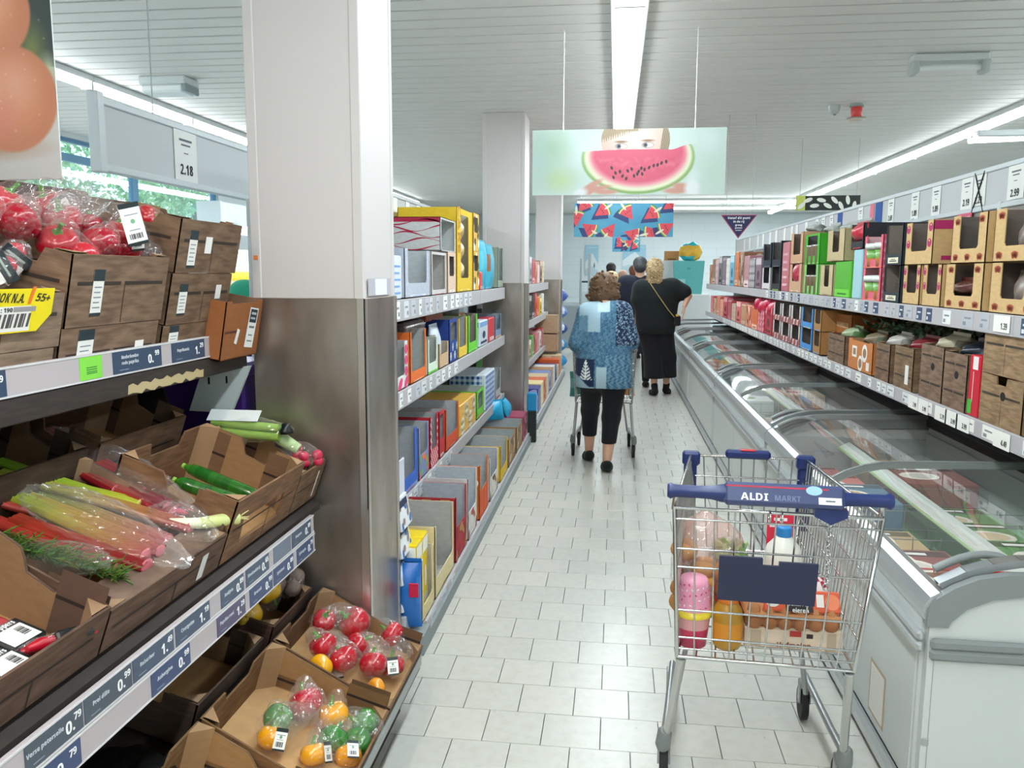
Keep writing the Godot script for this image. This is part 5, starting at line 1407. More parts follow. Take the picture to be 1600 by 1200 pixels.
func frozen(i: int, zb: float, L: float) -> void:
	var cols := ["b8343c", "d9d2c6", "3f8f3a", "c9a86a", "37506e", "d0574a", "6f8f4a", "e0c9a2", "8f3a34", "dfe3e0", "2f6a8f", "c46a3a"]
	var names := ["red frozen food box", "white frozen food box", "green frozen food box", "buff frozen food box", "dark blue frozen food box", "salmon frozen food box", "olive frozen food box", "cream frozen food box", "maroon frozen food box", "pale frozen food box", "teal frozen food box", "orange frozen food box"]
	var where: String = ["nearest", "second", "third", "fourth", "farthest"][i] + " freezer"
	var g := "frozen food in the " + where
	for k in 6:
		var zc := zb + 0.06 + (k + 0.5) * (L - 0.12) / 6.0
		var spot: String = ["far end", "third from the far end", "fifth from the far end", "sixth from the far end", "second from the near end", "near end"][k]
		for r in (2 if i < 4 else 1):
			var c := (k * 5 + r * 3 + i * 4) % 12
			if i == 0 and r == 1 and k in [2, 3, 4]: c = 2
			var top := 0.5 + 0.05 * ((k + r + i) % 3)
			var w := 0.3 if r == 0 else 0.36
			var x := 1.1 if r == 0 else 1.53
			var t := thing("frozen_food_box", "%s stack, %s row of %s, %s" % [names[c], "front" if r == 0 else "rear", where, spot], "frozen food", Vector3(x, 0.216, zc), 0, g)
			var n := 3
			var hh := (top - 0.216) / n
			for j in n:
				var m := mb(Color(cols[c]).lightened(0.06 * j))
				var o := rng.randf_range(-0.012, 0.012)
				m.cbox(Vector3(-w / 2 + o, j * hh + 0.001, -0.17), Vector3(w / 2 + o, (j + 1) * hh, 0.17 + o), 0.004)
				put("carton", m, M.gloss, t)
			var m := mb()
			m.at(Vector3(0, n * hh + 0.0005, 0), Basis(Vector3.RIGHT, -PI / 2))
			m.ink(Color(cols[c]).darkened(0.45)); m.patch(-w * 0.46, 0.09, w * 0.46, 0.15); m.ink("efe9dc"); m.dot(-w * 0.1, -0.02, w * 0.26, 0.075); m.ink(Color(cols[(c + 5) % 12])); m.dot(-w * 0.08, -0.02, w * 0.18, 0.05, 0.001); m.ink("f4f2ec"); m.patch(-w * 0.3, 0.105, w * 0.2, 0.13, 0.001)
			put("print", m, M.paint, t)
	if i == 0:
		for k in 5:                                          # red frozen bags against the front glass
			var b := thing("frozen_bag", ["nearest", "second", "third", "fourth", "farthest"][k] + " red and yellow frozen bag leaning on the front glass of the nearest freezer", "frozen food", Vector3(0.985, 0.5, -2.55 - 0.2 * k), 0, "frozen bags at the front glass")
			var m := mb(["c8344a", "d8b04a", "c8344a", "cf4a40", "d0647a"][k]); m.ball(Vector3(0, 0.05, 0), Vector3(0.05, 0.085, 0.105), 14, 8, func(d): return 1.0 + 0.08 * sin(d.x * 9 + k) * cos(d.z * 7)); put("bag", m, M.gloss, b)
			m = mb("f0e6d8"); m.at(Vector3(0.0, 0.137, 0), Basis(Vector3.RIGHT, -PI / 2)); m.dot(0, 0, 0.02, 0.05); put("print", m, M.paint, b)
		for k in 2:
			var b := thing("red_basket", ["front", "rear"][k] + " red wire basket of brown packs at the near end of the nearest freezer", "basket", Vector3(1.14 + 0.4 * k, 0.5, -2.55), 0, "red baskets")
			var m := mb("c8322e")
			for y in [0.02, 0.07, 0.12]:
				for s in [-1, 1]: m.cyl(Vector3(-0.17, y, s * 0.16), Vector3(0.17, y, s * 0.16), 0.0035, 5); m.cyl(Vector3(s * 0.17, y, -0.16), Vector3(s * 0.17, y, 0.16), 0.0035, 5)
			for j in 9:
				for s in [-1, 1]: m.cyl(Vector3(-0.17 + j * 0.0425, 0.02, s * 0.16), Vector3(-0.17 + j * 0.0425, 0.12, s * 0.16), 0.0025, 4); m.cyl(Vector3(s * 0.17, 0.02, -0.16 + j * 0.04), Vector3(s * 0.17, 0.12, -0.16 + j * 0.04), 0.0025, 4)
			tag(put("wire_mesh", m, M.gloss, b), "", "", "", "stuff")
			m = mb("c8322e"); m.cbox(Vector3(-0.18, 0.115, -0.17), Vector3(-0.165, 0.135, 0.17), 0.004); m.cbox(Vector3(-0.18, 0.115, 0.155), Vector3(0.18, 0.135, 0.17), 0.004); put("rim", m, M.gloss, b)
			for j in 2: pouch("frozen_pack", ["left", "right"][j] + " brown frozen pack lying in the " + ["front", "rear"][k] + " red basket", "packs in the red baskets", Vector3(1.14 + 0.4 * k - 0.08 + 0.16 * j, 0.56, -2.48), 0.2 * j, 0.13, 0.2, 0.05, "7a4a34", "9a5f42", -1.2)

# ---------- shopping cart: handle end at z 0, front at -z
func cart(label: String) -> Node3D:
	var t := thing("shopping_cart", label, "shopping cart")
	var RT := [Vector3(-0.258, 0.965, 0), Vector3(0.258, 0.965, 0)]
	var RB := [Vector3(-0.236, 0.505, -0.1), Vector3(0.236, 0.505, -0.1)]
	var FT := [Vector3(-0.19, 0.95, -0.72), Vector3(0.19, 0.95, -0.72)]
	var FB := [Vector3(-0.165, 0.63, -0.68), Vector3(0.165, 0.63, -0.68)]
	var w := func(m: MB, a: Vector3, b: Vector3, r: float): m.cyl(a, b, r, 5)
	var panel := func(name_: String, a: Vector3, b: Vector3, c: Vector3, d: Vector3, n: int, rows: Array, rim := 0.006):
		# a-b bottom, d-c top; verticals and horizontals
		var m := mb()
		for k in n + 1:
			var f := float(k) / n
			w.call(m, a.lerp(b, f), d.lerp(c, f), 0.0026)
		for r in rows: w.call(m, a.lerp(d, r), b.lerp(c, r), 0.0032)
		tag(put(name_, m, M.chrome, t), "", "", "", "stuff")
		m = mb()
		m.tube([a, d, c, b, a], rim, 8)
		put("rim_tube", m, M.chrome, t)
	panel.call("wire_gate", RB[0], RB[1], RT[1], RT[0], 10, [0.06, 0.14, 0.33, 0.62, 0.74, 0.93])
	panel.call("wire_side", RB[0], FB[0], FT[0], RT[0], 24, [0.2, 0.4, 0.6, 0.8])
	panel.call("wire_side", RB[1], FB[1], FT[1], RT[1], 24, [0.2, 0.4, 0.6, 0.8])
	panel.call("wire_front", FB[0], FB[1], FT[1], FT[0], 9, [0.3, 0.55, 0.78])
	panel.call("wire_floor", RB[0], RB[1], FB[1], FB[0], 9, [0.12, 0.25, 0.4, 0.55, 0.7, 0.85])
	for s in [0, 1]:                                         # navy corner pieces at the front
		var m := mb(); var q := -1.0 if s == 0 else 1.0
		m.cbox(FT[s] + Vector3(-0.024, -0.25, -0.014), FT[s] + Vector3(0.02, -0.03, 0.012), 0.006); m.cbox(FT[s] + Vector3(-0.03, -0.035, -0.02), FT[s] + Vector3(0.03, 0.014, 0.02), 0.008)
		put("corner_guard", m, M.navy, t)
	var m := mb(); m.cbox(Vector3(-0.075, 0.945, -0.735), Vector3(0.075, 0.975, -0.705), 0.008); put("front_grip", m, M.navy, t)
	m = mb("c8323c"); m.cbox(Vector3(-0.025, 0.973, -0.73), Vector3(0.025, 0.977, -0.708), 0.001); put("red_mark", m, M.gloss, t)
	# handle
	m = mb(); m.tube([Vector3(-0.278, 1.01, 0), Vector3(-0.27, 1.01, 0), Vector3(-0.26, 1.01, 0), Vector3(-0.2, 1.01, 0), Vector3(-0.165, 1.01, 0), Vector3(-0.14, 1.01, 0), Vector3(0.14, 1.01, 0), Vector3(0.165, 1.01, 0), Vector3(0.2, 1.01, 0), Vector3(0.26, 1.01, 0), Vector3(0.27, 1.01, 0), Vector3(0.278, 1.01, 0)], [0.017, 0.022, 0.017, 0.0165, 0.018, 0.024, 0.024, 0.018, 0.0165, 0.017, 0.022, 0.017], 14)
	var hd := put("handle", m, M.navy, t)
	m = mb(); m.at(Vector3(0, 1.01, 0.004), Basis(Vector3.RIGHT, -0.45)); m.cbox(Vector3(-0.135, -0.028, -0.012), Vector3(0.16, 0.03, 0.022), 0.008); put("name_panel", m, mat("navy_grey", "39446c", 0.4), hd)
	m = mb("b8354a"); m.at(Vector3(0, 1.01, 0.004), Basis(Vector3.RIGHT, -0.45)); m.patch(-0.13, 0.016, 0.12, 0.02, 0.0226); m.ink("e6e4da"); m.patch(0.095, -0.02, 0.15, -0.002, 0.0226); m.ink("6a6f78"); m.patch(0.112, -0.013, 0.135, -0.009, 0.023); m.ink("9cc4d6"); m.dot(0.085, 0.014, 0.02, 0.012, 0.0228); put("label_print", m, M.paint, hd)
	var hb := Basis(Vector3.RIGHT, -0.45)
	words(hd, "ALDI", 0.026, Vector3(0, 1.01, 0.004) + hb * Vector3(-0.06, -0.008, 0.0232), M.white_ink, hb, 1.15)
	words(hd, "MARKT", 0.02, Vector3(0, 1.01, 0.004) + hb * Vector3(0.02, -0.009, 0.0232), mat("ink_slate", "6d7594", 0.6), hb, 0.95)
	for s in [-1, 1]:
		m = mb(); m.tube([Vector3(s * 0.258, 0.955, -0.02), Vector3(s * 0.256, 0.985, -0.012), Vector3(s * 0.25, 1.01, 0)], 0.008, 8); put("handle_bracket", m, M.chrome, t)
	# coin lock and chain
	m = mb(); m.prism(PackedVector2Array([Vector2(0.09, 0.985), Vector2(0.09, 0.965), Vector2(0.13, 0.945), Vector2(0.17, 0.965), Vector2(0.17, 0.985)]), -0.012, 0.016); put("coin_lock", m, M.navy, t)
	m = mb()
	for k in 14:
		var o := Vector3(0.13 + 0.002 * sin(k * 1.3), 0.94 - k * 0.0125, 0.006)
		var ring := []
		for j in 9: ring.append(o + Vector3(cos(j * PI / 4) * 0.0075 * (1 if k % 2 else 0.15), sin(j * PI / 4) * 0.0095, cos(j * PI / 4) * 0.0075 * (0.15 if k % 2 else 1)))
		m.tube(ring, 0.002, 5, false)
	tag(put("lock_chain", m, M.chrome, t), "", "", "", "stuff")
	for x in [-0.02, 0.01]:
		var ring := []
		for j in 11: ring.append(Vector3(x + 0.002, 0.955 + sin(j * PI / 5) * 0.016, 0.004 + cos(j * PI / 5) * 0.016))
		m = mb(); m.tube(ring, 0.0025, 6, false); put("hinge_hook", m, M.chrome, t)
	# child seat flap of navy plastic inside the gate
	m = mb()
	m.at(Vector3(0, 0, -0.075), Basis(Vector3.RIGHT, 0.1))
	m.prism(PackedVector2Array([Vector2(-0.14, 0.725), Vector2(0.105, 0.725), Vector2(0.108, 0.842), Vector2(0.01, 0.842), Vector2(0.01, 0.83), Vector2(-0.03, 0.83), Vector2(-0.03, 0.85), Vector2(-0.14, 0.85)]), -0.004, 0.004)
	put("seat_flap", m, mat("deep_navy", "1b2140", 0.4), t)
	# chassis
	for s in [-1, 1]:
		m = mb(); m.tube([Vector3(s * 0.225, 0.5, -0.1), Vector3(s * 0.232, 0.42, -0.13), Vector3(s * 0.242, 0.3, -0.18), Vector3(s * 0.258, 0.17, -0.25)], 0.0125, 12); put("leg", m, M.chrome, t)
		m = mb(); m.tube([Vector3(s * 0.258, 0.2, -0.235), Vector3(s * 0.26, 0.19, -0.24), Vector3(s * 0.264, 0.14, -0.262), Vector3(s * 0.264, 0.125, -0.27)], [0.015, 0.022, 0.024, 0.02], 14); put("leg_sleeve", m, M.grey_plastic, t)
		m = mb(); m.tube([Vector3(s * 0.262, 0.17, -0.25), Vector3(s * 0.25, 0.17, -0.4), Vector3(s * 0.23, 0.17, -0.74)], 0.012, 10); put("chassis_tube", m, M.zinc, t)
		m = mb(); m.tube([Vector3(s * 0.15, 0.62, -0.62), Vector3(s * 0.16, 0.5, -0.6), Vector3(s * 0.21, 0.17, -0.6)], 0.009, 8); put("front_strut", m, M.zinc, t)
		for z in [-0.275, -0.73]:
			var x: float = s * (0.26 if z > -0.5 else 0.23)
			m = mb(); m.cbox(Vector3(x - 0.02, 0.075, z - 0.02), Vector3(x - 0.015, 0.15, z + 0.02), 0.001); m.cbox(Vector3(x + 0.015, 0.075, z - 0.02), Vector3(x + 0.02, 0.15, z + 0.02), 0.001); m.cbox(Vector3(x - 0.02, 0.13, z - 0.022), Vector3(x + 0.02, 0.152, z + 0.022), 0.003)
			m.tube([Vector3(x - 0.018, 0.062, z - 0.02), Vector3(x + 0.018, 0.062, z - 0.02)], 0.006, 8)
			var cs := put("caster", m, M.zinc, t)
			m = mb(); m.tube([Vector3(x - 0.013, 0.063, z - 0.02), Vector3(x - 0.011, 0.063, z - 0.02), Vector3(x + 0.011, 0.063, z - 0.02), Vector3(x + 0.013, 0.063, z - 0.02)], [0.055, 0.062, 0.062, 0.055], 20); put("wheel", m, M.black_rubber, cs)
	return t

func near_cart() -> void:
	var c := cart("loaded shopping cart with a navy handle, standing by the nearest freezer")
	c.position = Vector3(0.425, 0, -2.1)
	c.rotation.y = -0.055
	var o := Vector3(0.428, 0, -2.1)
	var m := mb()
	var G := "groceries in the near shopping cart"
	var t := thing("dessert_tub", "pink dessert tub with a tall sprinkled lid at the left corner of the near cart", "tub", o + Vector3(-0.185, 0.512, -0.19), 0, G)
	m = mb("c8325a"); m.lathe([Vector2(0, 0), Vector2(0.04, 0), Vector2(0.046, 0.055)], 20); m.ink("d9a0a0"); m.lathe([Vector2(0.046, 0.055), Vector2(0.05, 0.09)], 20); m.ink("e8cf3c"); m.lathe([Vector2(0.052, 0.09), Vector2(0.052, 0.11), Vector2(0, 0.11)], 20); put("cup", m, M.gloss, t)
	m = mb("e69ab4"); m.lathe([Vector2(0.051, 0.11), Vector2(0.048, 0.15), Vector2(0.042, 0.185), Vector2(0.036, 0.2), Vector2(0, 0.204)], 20)
	put("lid", m, M.gloss, t)
	m = mb("f6f0f2")
	for k in 70:
		var a := k * 2.4; var y := 0.115 + fmod(k * 0.37, 1.0) * 0.075
		var r := lerpf(0.0515, 0.0435, clampf((y - 0.11) / 0.075, 0, 1))
		if k % 2: m.ink("c93a6a")
		else: m.ink("f6f0f2")
		m.at(Vector3(cos(a) * r, y, sin(a) * r), Basis(Vector3.UP, PI / 2 - a)); m.dot(0, 0, 0.005, 0.0022, 0.0006, k, 5)
	tag(put("sprinkles", m, M.paint, t), "", "", "", "stuff")
	t = thing("juice_bottle", "bottle of cloudy apple juice with an orange cap in the near cart", "bottle", o + Vector3(-0.088, 0.512, -0.185), 0, G)
	m = mb("b88a2c"); m.lathe([Vector2(0, 0), Vector2(0.036, 0.0), Vector2(0.042, 0.012), Vector2(0.043, 0.085), Vector2(0.04, 0.11), Vector2(0.03, 0.128), Vector2(0.022, 0.138)], 20); put("body", m, M.gloss, t)
	m = mb("e8842c"); m.lathe([Vector2(0.027, 0.134), Vector2(0.029, 0.138), Vector2(0.029, 0.16), Vector2(0.024, 0.166), Vector2(0, 0.167)], 20); put("cap", m, M.gloss, t)
	m = mb("d8902c"); m.lathe([Vector2(0.0432, 0.03), Vector2(0.0437, 0.08)], 20); put("label", m, M.paint, t)
	t = thing("biscuit_box", "cream box with brown lettering on the floor of the near cart", "box", o + Vector3(0.095, 0.512, -0.17), 0, G)
	m = mb("e2cdb4"); m.cbox(Vector3(-0.135, 0, -0.14), Vector3(0.135, 0.068, 0), 0.005); put("body", m, M.card, t)
	m = mb("b23a34"); m.patch(-0.012, 0.045, 0.02, 0.062, 0.001); m.ink("3a2c28"); m.patch(0.034, 0.042, 0.052, 0.055, 0.001); m.ink("b8a48c"); m.patch(-0.12, 0.006, -0.09, 0.06, 0.001); m.patch(0.09, 0.006, 0.115, 0.06, 0.001); put("print", m, M.paint, t)
	words(t, "Hofmolen", 0.02, Vector3(0, 0.02, 0.0012), mat("ink_maroon", "7a3230", 0.7))
	t = thing("egg_carton", "brown pulp egg carton with orange top label in the near cart", "egg carton", o + Vector3(0.09, 0.58, -0.17), 0, G)
	m = mb("a86e46"); m.cbox(Vector3(-0.13, 0, -0.11), Vector3(0.13, 0.03, 0.0), 0.008)
	for k in 6: m.ball(Vector3(-0.105 + k * 0.042, 0.012, -0.002), Vector3(0.021, 0.018, 0.012), 10, 6)
	put("tray", m, M.card, t)
	m = mb("c88a5a"); m.cbox(Vector3(-0.132, 0.028, -0.112), Vector3(0.132, 0.042, 0.004), 0.006)
	for k in 6: m.ball(Vector3(-0.105 + k * 0.042, 0.04, -0.02), Vector3(0.02, 0.03, 0.02), 10, 6)
	put("lid", m, M.card, t)
	m = mb("dd5f3e"); m.at(Vector3(0, 0.045, -0.012), Basis(Vector3.RIGHT, -0.5)); m.cbox(Vector3(-0.08, 0, -0.003), Vector3(0.13, 0.06, 0.012), 0.004)
	m.ink("e9e4dc"); m.dot(-0.055, 0.03, 0.022, 0.02, 0.0126); m.ink("332c2c"); m.patch(-0.02, 0.0, 0.055, 0.036, 0.0126); m.ink("f0e8e0"); m.patch(0.065, 0.015, 0.085, 0.05, 0.0126); m.ink("ef8a62"); m.dot(0.108, 0.03, 0.02, 0.022, 0.0126)
	put("sleeve", m, M.gloss, t)
	var eb := Basis(Vector3.RIGHT, -0.5)
	words(t, "Scharrel-", 0.017, Vector3(0, 0.045, -0.012) + eb * Vector3(0.017, 0.022, 0.013), M.white_ink, eb, 0.85)
	words(t, "eieren", 0.017, Vector3(0, 0.045, -0.012) + eb * Vector3(0.02, 0.004, 0.013), M.white_ink, eb, 0.85)
	t = thing("milk_jug", "white milk jug with a bright blue cap in the near cart", "jug", o + Vector3(0.09, 0.6, -0.34), 0, G)
	m = mb("e9e7dc"); m.lathe([Vector2(0, 0), Vector2(0.05, 0), Vector2(0.056, 0.02), Vector2(0.056, 0.13), Vector2(0.048, 0.165), Vector2(0.026, 0.19), Vector2(0.02, 0.2)], 22); put("body", m, M.gloss, t)
	m = mb("2f86c8"); m.lathe([Vector2(0.022, 0.195), Vector2(0.023, 0.222), Vector2(0.018, 0.227), Vector2(0, 0.228)], 18); put("cap", m, M.gloss, t)
	t = thing("price_ticket", "small red card sticking up behind the milk jug", "card", o + Vector3(0.1, 0.79, -0.45), 0, G)
	m = mb("d92c48"); m.box(Vector3(-0.04, -0.16, 0), Vector3(0.04, 0.05, 0.002)); put("card", m, M.paint, t)
	m = mb("f6e9ea"); m.at(Vector3(0, 0, 0.0022)); m.patch(-0.02, 0.02, 0.02, 0.03); m.patch(-0.032, 0.0, -0.012, 0.012); put("print", m, M.paint, t)
	t = thing("salad_bag", "clear bag of green lettuce between the bread bag and the milk jug", "bag", o + Vector3(-0.06, 0.72, -0.36), 0, G)
	m = mb()
	for k in 40:
		var d := Vector3(rng.randf_range(-1, 1), rng.randf_range(-0.5, 1), rng.randf_range(-1, 1)).normalized() * rng.randf_range(0.5, 1.0)
		m.ink(["5f8f3c", "86b056", "4a7a30", "a6c278"][k % 4]); m.at(d * Vector3(0.06, 0.05, 0.05), Basis.from_euler(Vector3(k, k * 1.7, k * 0.6))); m.ball(Vector3.ZERO, Vector3(0.028, 0.005, 0.02), 8, 4, func(e): return 1.0 + 0.2 * sin(e.x * 6 + k))
	tag(put("lettuce", m, M.paint, t), "", "", "", "stuff")
	bag_film(t, Vector3.ZERO, Vector3(0.085, 0.075, 0.07), 3)
	t = thing("bread_roll_bag", "pinkish clear bag of golden brown rolls at the left side of the near cart", "bag", o + Vector3(-0.155, 0.68, -0.3), 0, G)
	for k in 7:
		m = mb("b0763a" if k % 2 else "c08a4c"); m.ball(Vector3(-0.02 + 0.06 * (k % 3) - 0.03, -0.09 + 0.055 * (k / 2), 0.03 * (k % 2)), Vector3(0.042, 0.034, 0.04), 14, 8); put("roll", m, M.paint, t)
	m = mb("d9a090"); m.at(Vector3(0.02, 0.1, -0.02)); m.ball(Vector3.ZERO, Vector3(0.1, 0.085, 0.06), 18, 10, func(d): return 1.0 + 0.1 * sin(d.x * 7 + d.y * 9)); put("bag_top", m, mat("pink_film", Color(0.95, 0.72, 0.66, 0.25), 0.2), t)
	M.pink_film.transparency = BaseMaterial3D.TRANSPARENCY_ALPHA
	bag_film(t, Vector3(0, 0.01, 0), Vector3(0.115, 0.16, 0.09), 5)
	t = thing("tomato_pack", "orange-red pack of tomatoes behind the juice bottle", "pack", o + Vector3(-0.06, 0.6, -0.32), 0, G)
	for k in 6:
		m = mb("d8421c"); m.ball(Vector3(-0.07 + 0.06 * (k % 3), 0.0 + 0.05 * (k / 3), 0.02), Vector3(0.034, 0.032, 0.034), 14, 8); put("tomato", m, M.gloss, t)
	t = thing("net_bag", "small red and white net bag at the right of the near cart", "bag", o + Vector3(0.17, 0.63, -0.3), 0, G)
	m = mb(); m.ball(Vector3.ZERO, Vector3(0.055, 0.07, 0.06), 16, 10, null, func(d): return Color("a8203c").srgb_to_linear() if sin(d.y * 18 + d.x * 12) > 0 else Color("e8dcd8").srgb_to_linear()); put("net", m, M.gloss, t)
	t = thing("white_pot", "small white and yellow pot left of the juice bottle", "tub", o + Vector3(-0.15, 0.58, -0.29), 0, G)
	m = mb("e6e2dc"); m.lathe([Vector2(0, 0), Vector2(0.03, 0), Vector2(0.038, 0.08)], 16); m.ink("e2a63a"); m.lathe([Vector2(0.04, 0.08), Vector2(0.04, 0.1), Vector2(0, 0.102)], 16); put("cup", m, M.gloss, t)

# crumpled clear film round something
func bag_film(parent: Node, c: Vector3, r: Vector3, sd: int, tail := Vector3.ZERO, called := "clear_film", fine := 1.0) -> MeshInstance3D:
	var f := FastNoiseLite.new(); f.seed = sd; f.frequency = 1.0; f.noise_type = FastNoiseLite.TYPE_CELLULAR; f.cellular_return_type = FastNoiseLite.RETURN_DISTANCE2_SUB
	var g := FastNoiseLite.new(); g.seed = sd + 1; g.frequency = 1.0; g.fractal_octaves = 2
	var m := mb()
	var td := tail.normalized()
	var nu := int(40 * fine); var nv := int(26 * fine)
	m.ball(c, r, nu, nv, func(d):
		var s := 0.9 + 0.15 * f.get_noise_3dv(d * 3.2 * fine + Vector3.ONE * sd) + 0.1 * g.get_noise_3dv(d * 2.6 * fine)
		if tail != Vector3.ZERO:
			var k: float = maxf(0.0, d.dot(td))
			s += tail.length() * pow(k, 6.0)
		return s)
	for i in range(0, m.v.size(), 3):                        # creased, so each facet glints on its own
		var n := (m.v[i + 2] - m.v[i]).cross(m.v[i + 1] - m.v[i]).normalized()
		for k in 3: m.n[i + k] = (m.n[i + k] * 0.15 + n * 0.85).normalized()
	return put(called, m, M.film, parent)

# local z of a produce crate looks at the aisle; tilt lowers its front
func tilted(deg: float, yaw := 0.0) -> Basis:
	return Basis(Vector3.BACK, -deg_to_rad(deg)) * Basis(Vector3.UP, PI / 2 + yaw)

# sloping display crate: low lip in front, wavy side walls
func tray(label: String, w: float, d: float, fh: float, bh: float, tone: String, wavy := true, o := {}) -> Node3D:
	var t := thing("produce_crate", label, "crate", Vector3.ZERO, 0, "produce crates")
	var th := 0.006
	var raw := Color(tone).lerp(Color("b48a5a"), 0.55)
	var m := mb(tone)
	if o.get("slot", false):
		m.prism(PackedVector2Array([Vector2(-w / 2, fh * 0.62), Vector2(w / 2, fh * 0.62), Vector2(w / 2, fh), Vector2(-w / 2, fh)]), -th, 0)
		m.prism(PackedVector2Array([Vector2(-w / 2, 0), Vector2(w / 2, 0), Vector2(w / 2, fh * 0.62), Vector2(w * 0.26, fh * 0.62), Vector2(w * 0.26, fh * 0.2), Vector2(-w * 0.3, fh * 0.2), Vector2(-w * 0.34, fh * 0.62), Vector2(-w / 2, fh * 0.62)]), -th, 0)
	else: m.prism(PackedVector2Array([Vector2(-w / 2, 0), Vector2(w / 2, 0), Vector2(w / 2, fh), Vector2(-w / 2, fh)]), -th, 0)
	put("front_wall", m, M.crate, t)
	m = mb(tone); m.prism(PackedVector2Array([Vector2(-w / 2, 0), Vector2(w / 2, 0), Vector2(w / 2, bh), Vector2(w * 0.2, bh), Vector2(w * 0.17, bh * 0.78), Vector2(-w * 0.17, bh * 0.78), Vector2(-w * 0.2, bh), Vector2(-w / 2, bh)]), -d, -d + th); put("rear_wall", m, M.crate, t)
	var H := func(u: float) -> float: return lerpf(fh, bh, clampf(u, 0, 1))
	for s in [-1, 1]:
		var sh := [Vector2(0.001, 0), Vector2(d - 0.001, 0), Vector2(d - 0.001, bh)]
		if wavy: sh += [Vector2(d * 0.64, H.call(0.64)), Vector2(d * 0.6, H.call(0.6) * 0.9), Vector2(d * 0.56, H.call(0.56) * 0.74), Vector2(d * 0.36, H.call(0.36) * 0.7), Vector2(d * 0.31, H.call(0.31) * 0.8), Vector2(d * 0.28, H.call(0.28))]
		sh.append(Vector2(0.001, fh))
		var B := Basis(Vector3(0, 0, -1), Vector3.UP, Vector3(1, 0, 0))
		m = mb(tone)
		m.x = Transform3D(B, Vector3(s * (w / 2 - th / 2), 0, 0))
		m.prism(PackedVector2Array(sh), -th / 2, th / 2)
		put("side_wall", m, M.crate, t)
		m = mb(raw)                                          # bare board inside, printed slats high up
		m.x = Transform3D(B, Vector3(s * (w / 2 - th) - s * 0.0006, 0, 0))
		var ins := PackedVector2Array(sh)
		for i in ins.size(): ins[i] = Vector2(clampf(ins[i].x, th, d - th), maxf(0.006, ins[i].y - 0.0015))
		m.prism(ins, -0.0005, 0.0005)
		m.at(Vector3(s * (w / 2 - th - 0.0014), 0, -d / 2), Basis(Vector3.UP, -s * PI / 2))
		var dir := -1.0 if s > 0 else 1.0
		var x0 := -d / 2; var x1 := d / 2
		for q in [[0.66, 0.97], [0.03, 0.27]]:
			var a: float = lerpf(x0, x1, q[0]) if s < 0 else lerpf(x1, x0, q[0])
			var b: float = lerpf(x0, x1, q[1]) if s < 0 else lerpf(x1, x0, q[1])
			# distance from the front grows along -z: mirror for the other wall
			var ua: float = q[0]; var ub: float = q[1]
			var p := [Vector3(-s * (ua - 0.5) * d * -1.0, 0, 0)]
			var lo: float = minf(-s * (0.5 - ua) * d, -s * (0.5 - ub) * d); var hi: float = maxf(-s * (0.5 - ua) * d, -s * (0.5 - ub) * d)
			lo = minf(s * (ua - 0.5) * d, s * (ub - 0.5) * d); hi = maxf(s * (ua - 0.5) * d, s * (ub - 0.5) * d)
			m.ink(Color(tone).darkened(0.12)); m.patch(lo, 0.01, hi, H.call(minf(ua, ub)) - 0.008, 0.0)
			m.ink("2c211c"); m.patch(lo, H.call(ua) * 0.55, hi, H.call(ua) * 0.55 + 0.008, 0.0006)
		put("side_lining", m, M.card, t)
	m = mb(o.get("floor", "ab8254")); m.box(Vector3(-w / 2 + 0.003, 0.001, -d + 0.003), Vector3(w / 2 - 0.003, 0.006, -0.003)); put("bottom", m, M.card, t)
	for s in [-1, 1]:
		for z in [-th, -d + th]:
			var hh := fh if z > -d / 2 else bh
			var dz := -0.045 if z > -d / 2 else 0.045
			var p := Vector3(s * (w / 2 - th), 0, z)
			m = mb(raw.lightened(0.1))
			m.quad(p + Vector3(-s * 0.05, 0.006, 0), p + Vector3(0, 0.006, dz), p + Vector3(0, hh + 0.003, dz), p + Vector3(-s * 0.05, hh + 0.003, 0))
			m.tri(p + Vector3(-s * 0.05, hh + 0.003, 0), p + Vector3(0, hh + 0.003, dz), p + Vector3(0, hh + 0.003, 0))
			put("corner_post", m, M.card, t)
	m = mb("2a201b"); m.patch(-w * 0.46, fh * 0.5, w * 0.42, fh * 0.5 + 0.006, 0.0008); m.patch(0.02, 0.0, 0.025, fh * 0.5, 0.0008)
	if o.get("tag", false): m.ink("d9d8d2"); m.patch(w * 0.26, fh * 0.1, w * 0.32, fh * 0.8, 0.0012)
	put("slat_print", m, M.paint, t)
	if o.get("flap", false):
		m = mb(Color(tone).lightened(0.12)); m.box(Vector3(-w / 2 + 0.006, fh - 0.004, -0.085), Vector3(w / 2 - 0.006, fh, 0)); put("front_flap", m, M.crate, t)
	return t

var pepper_proto := {}
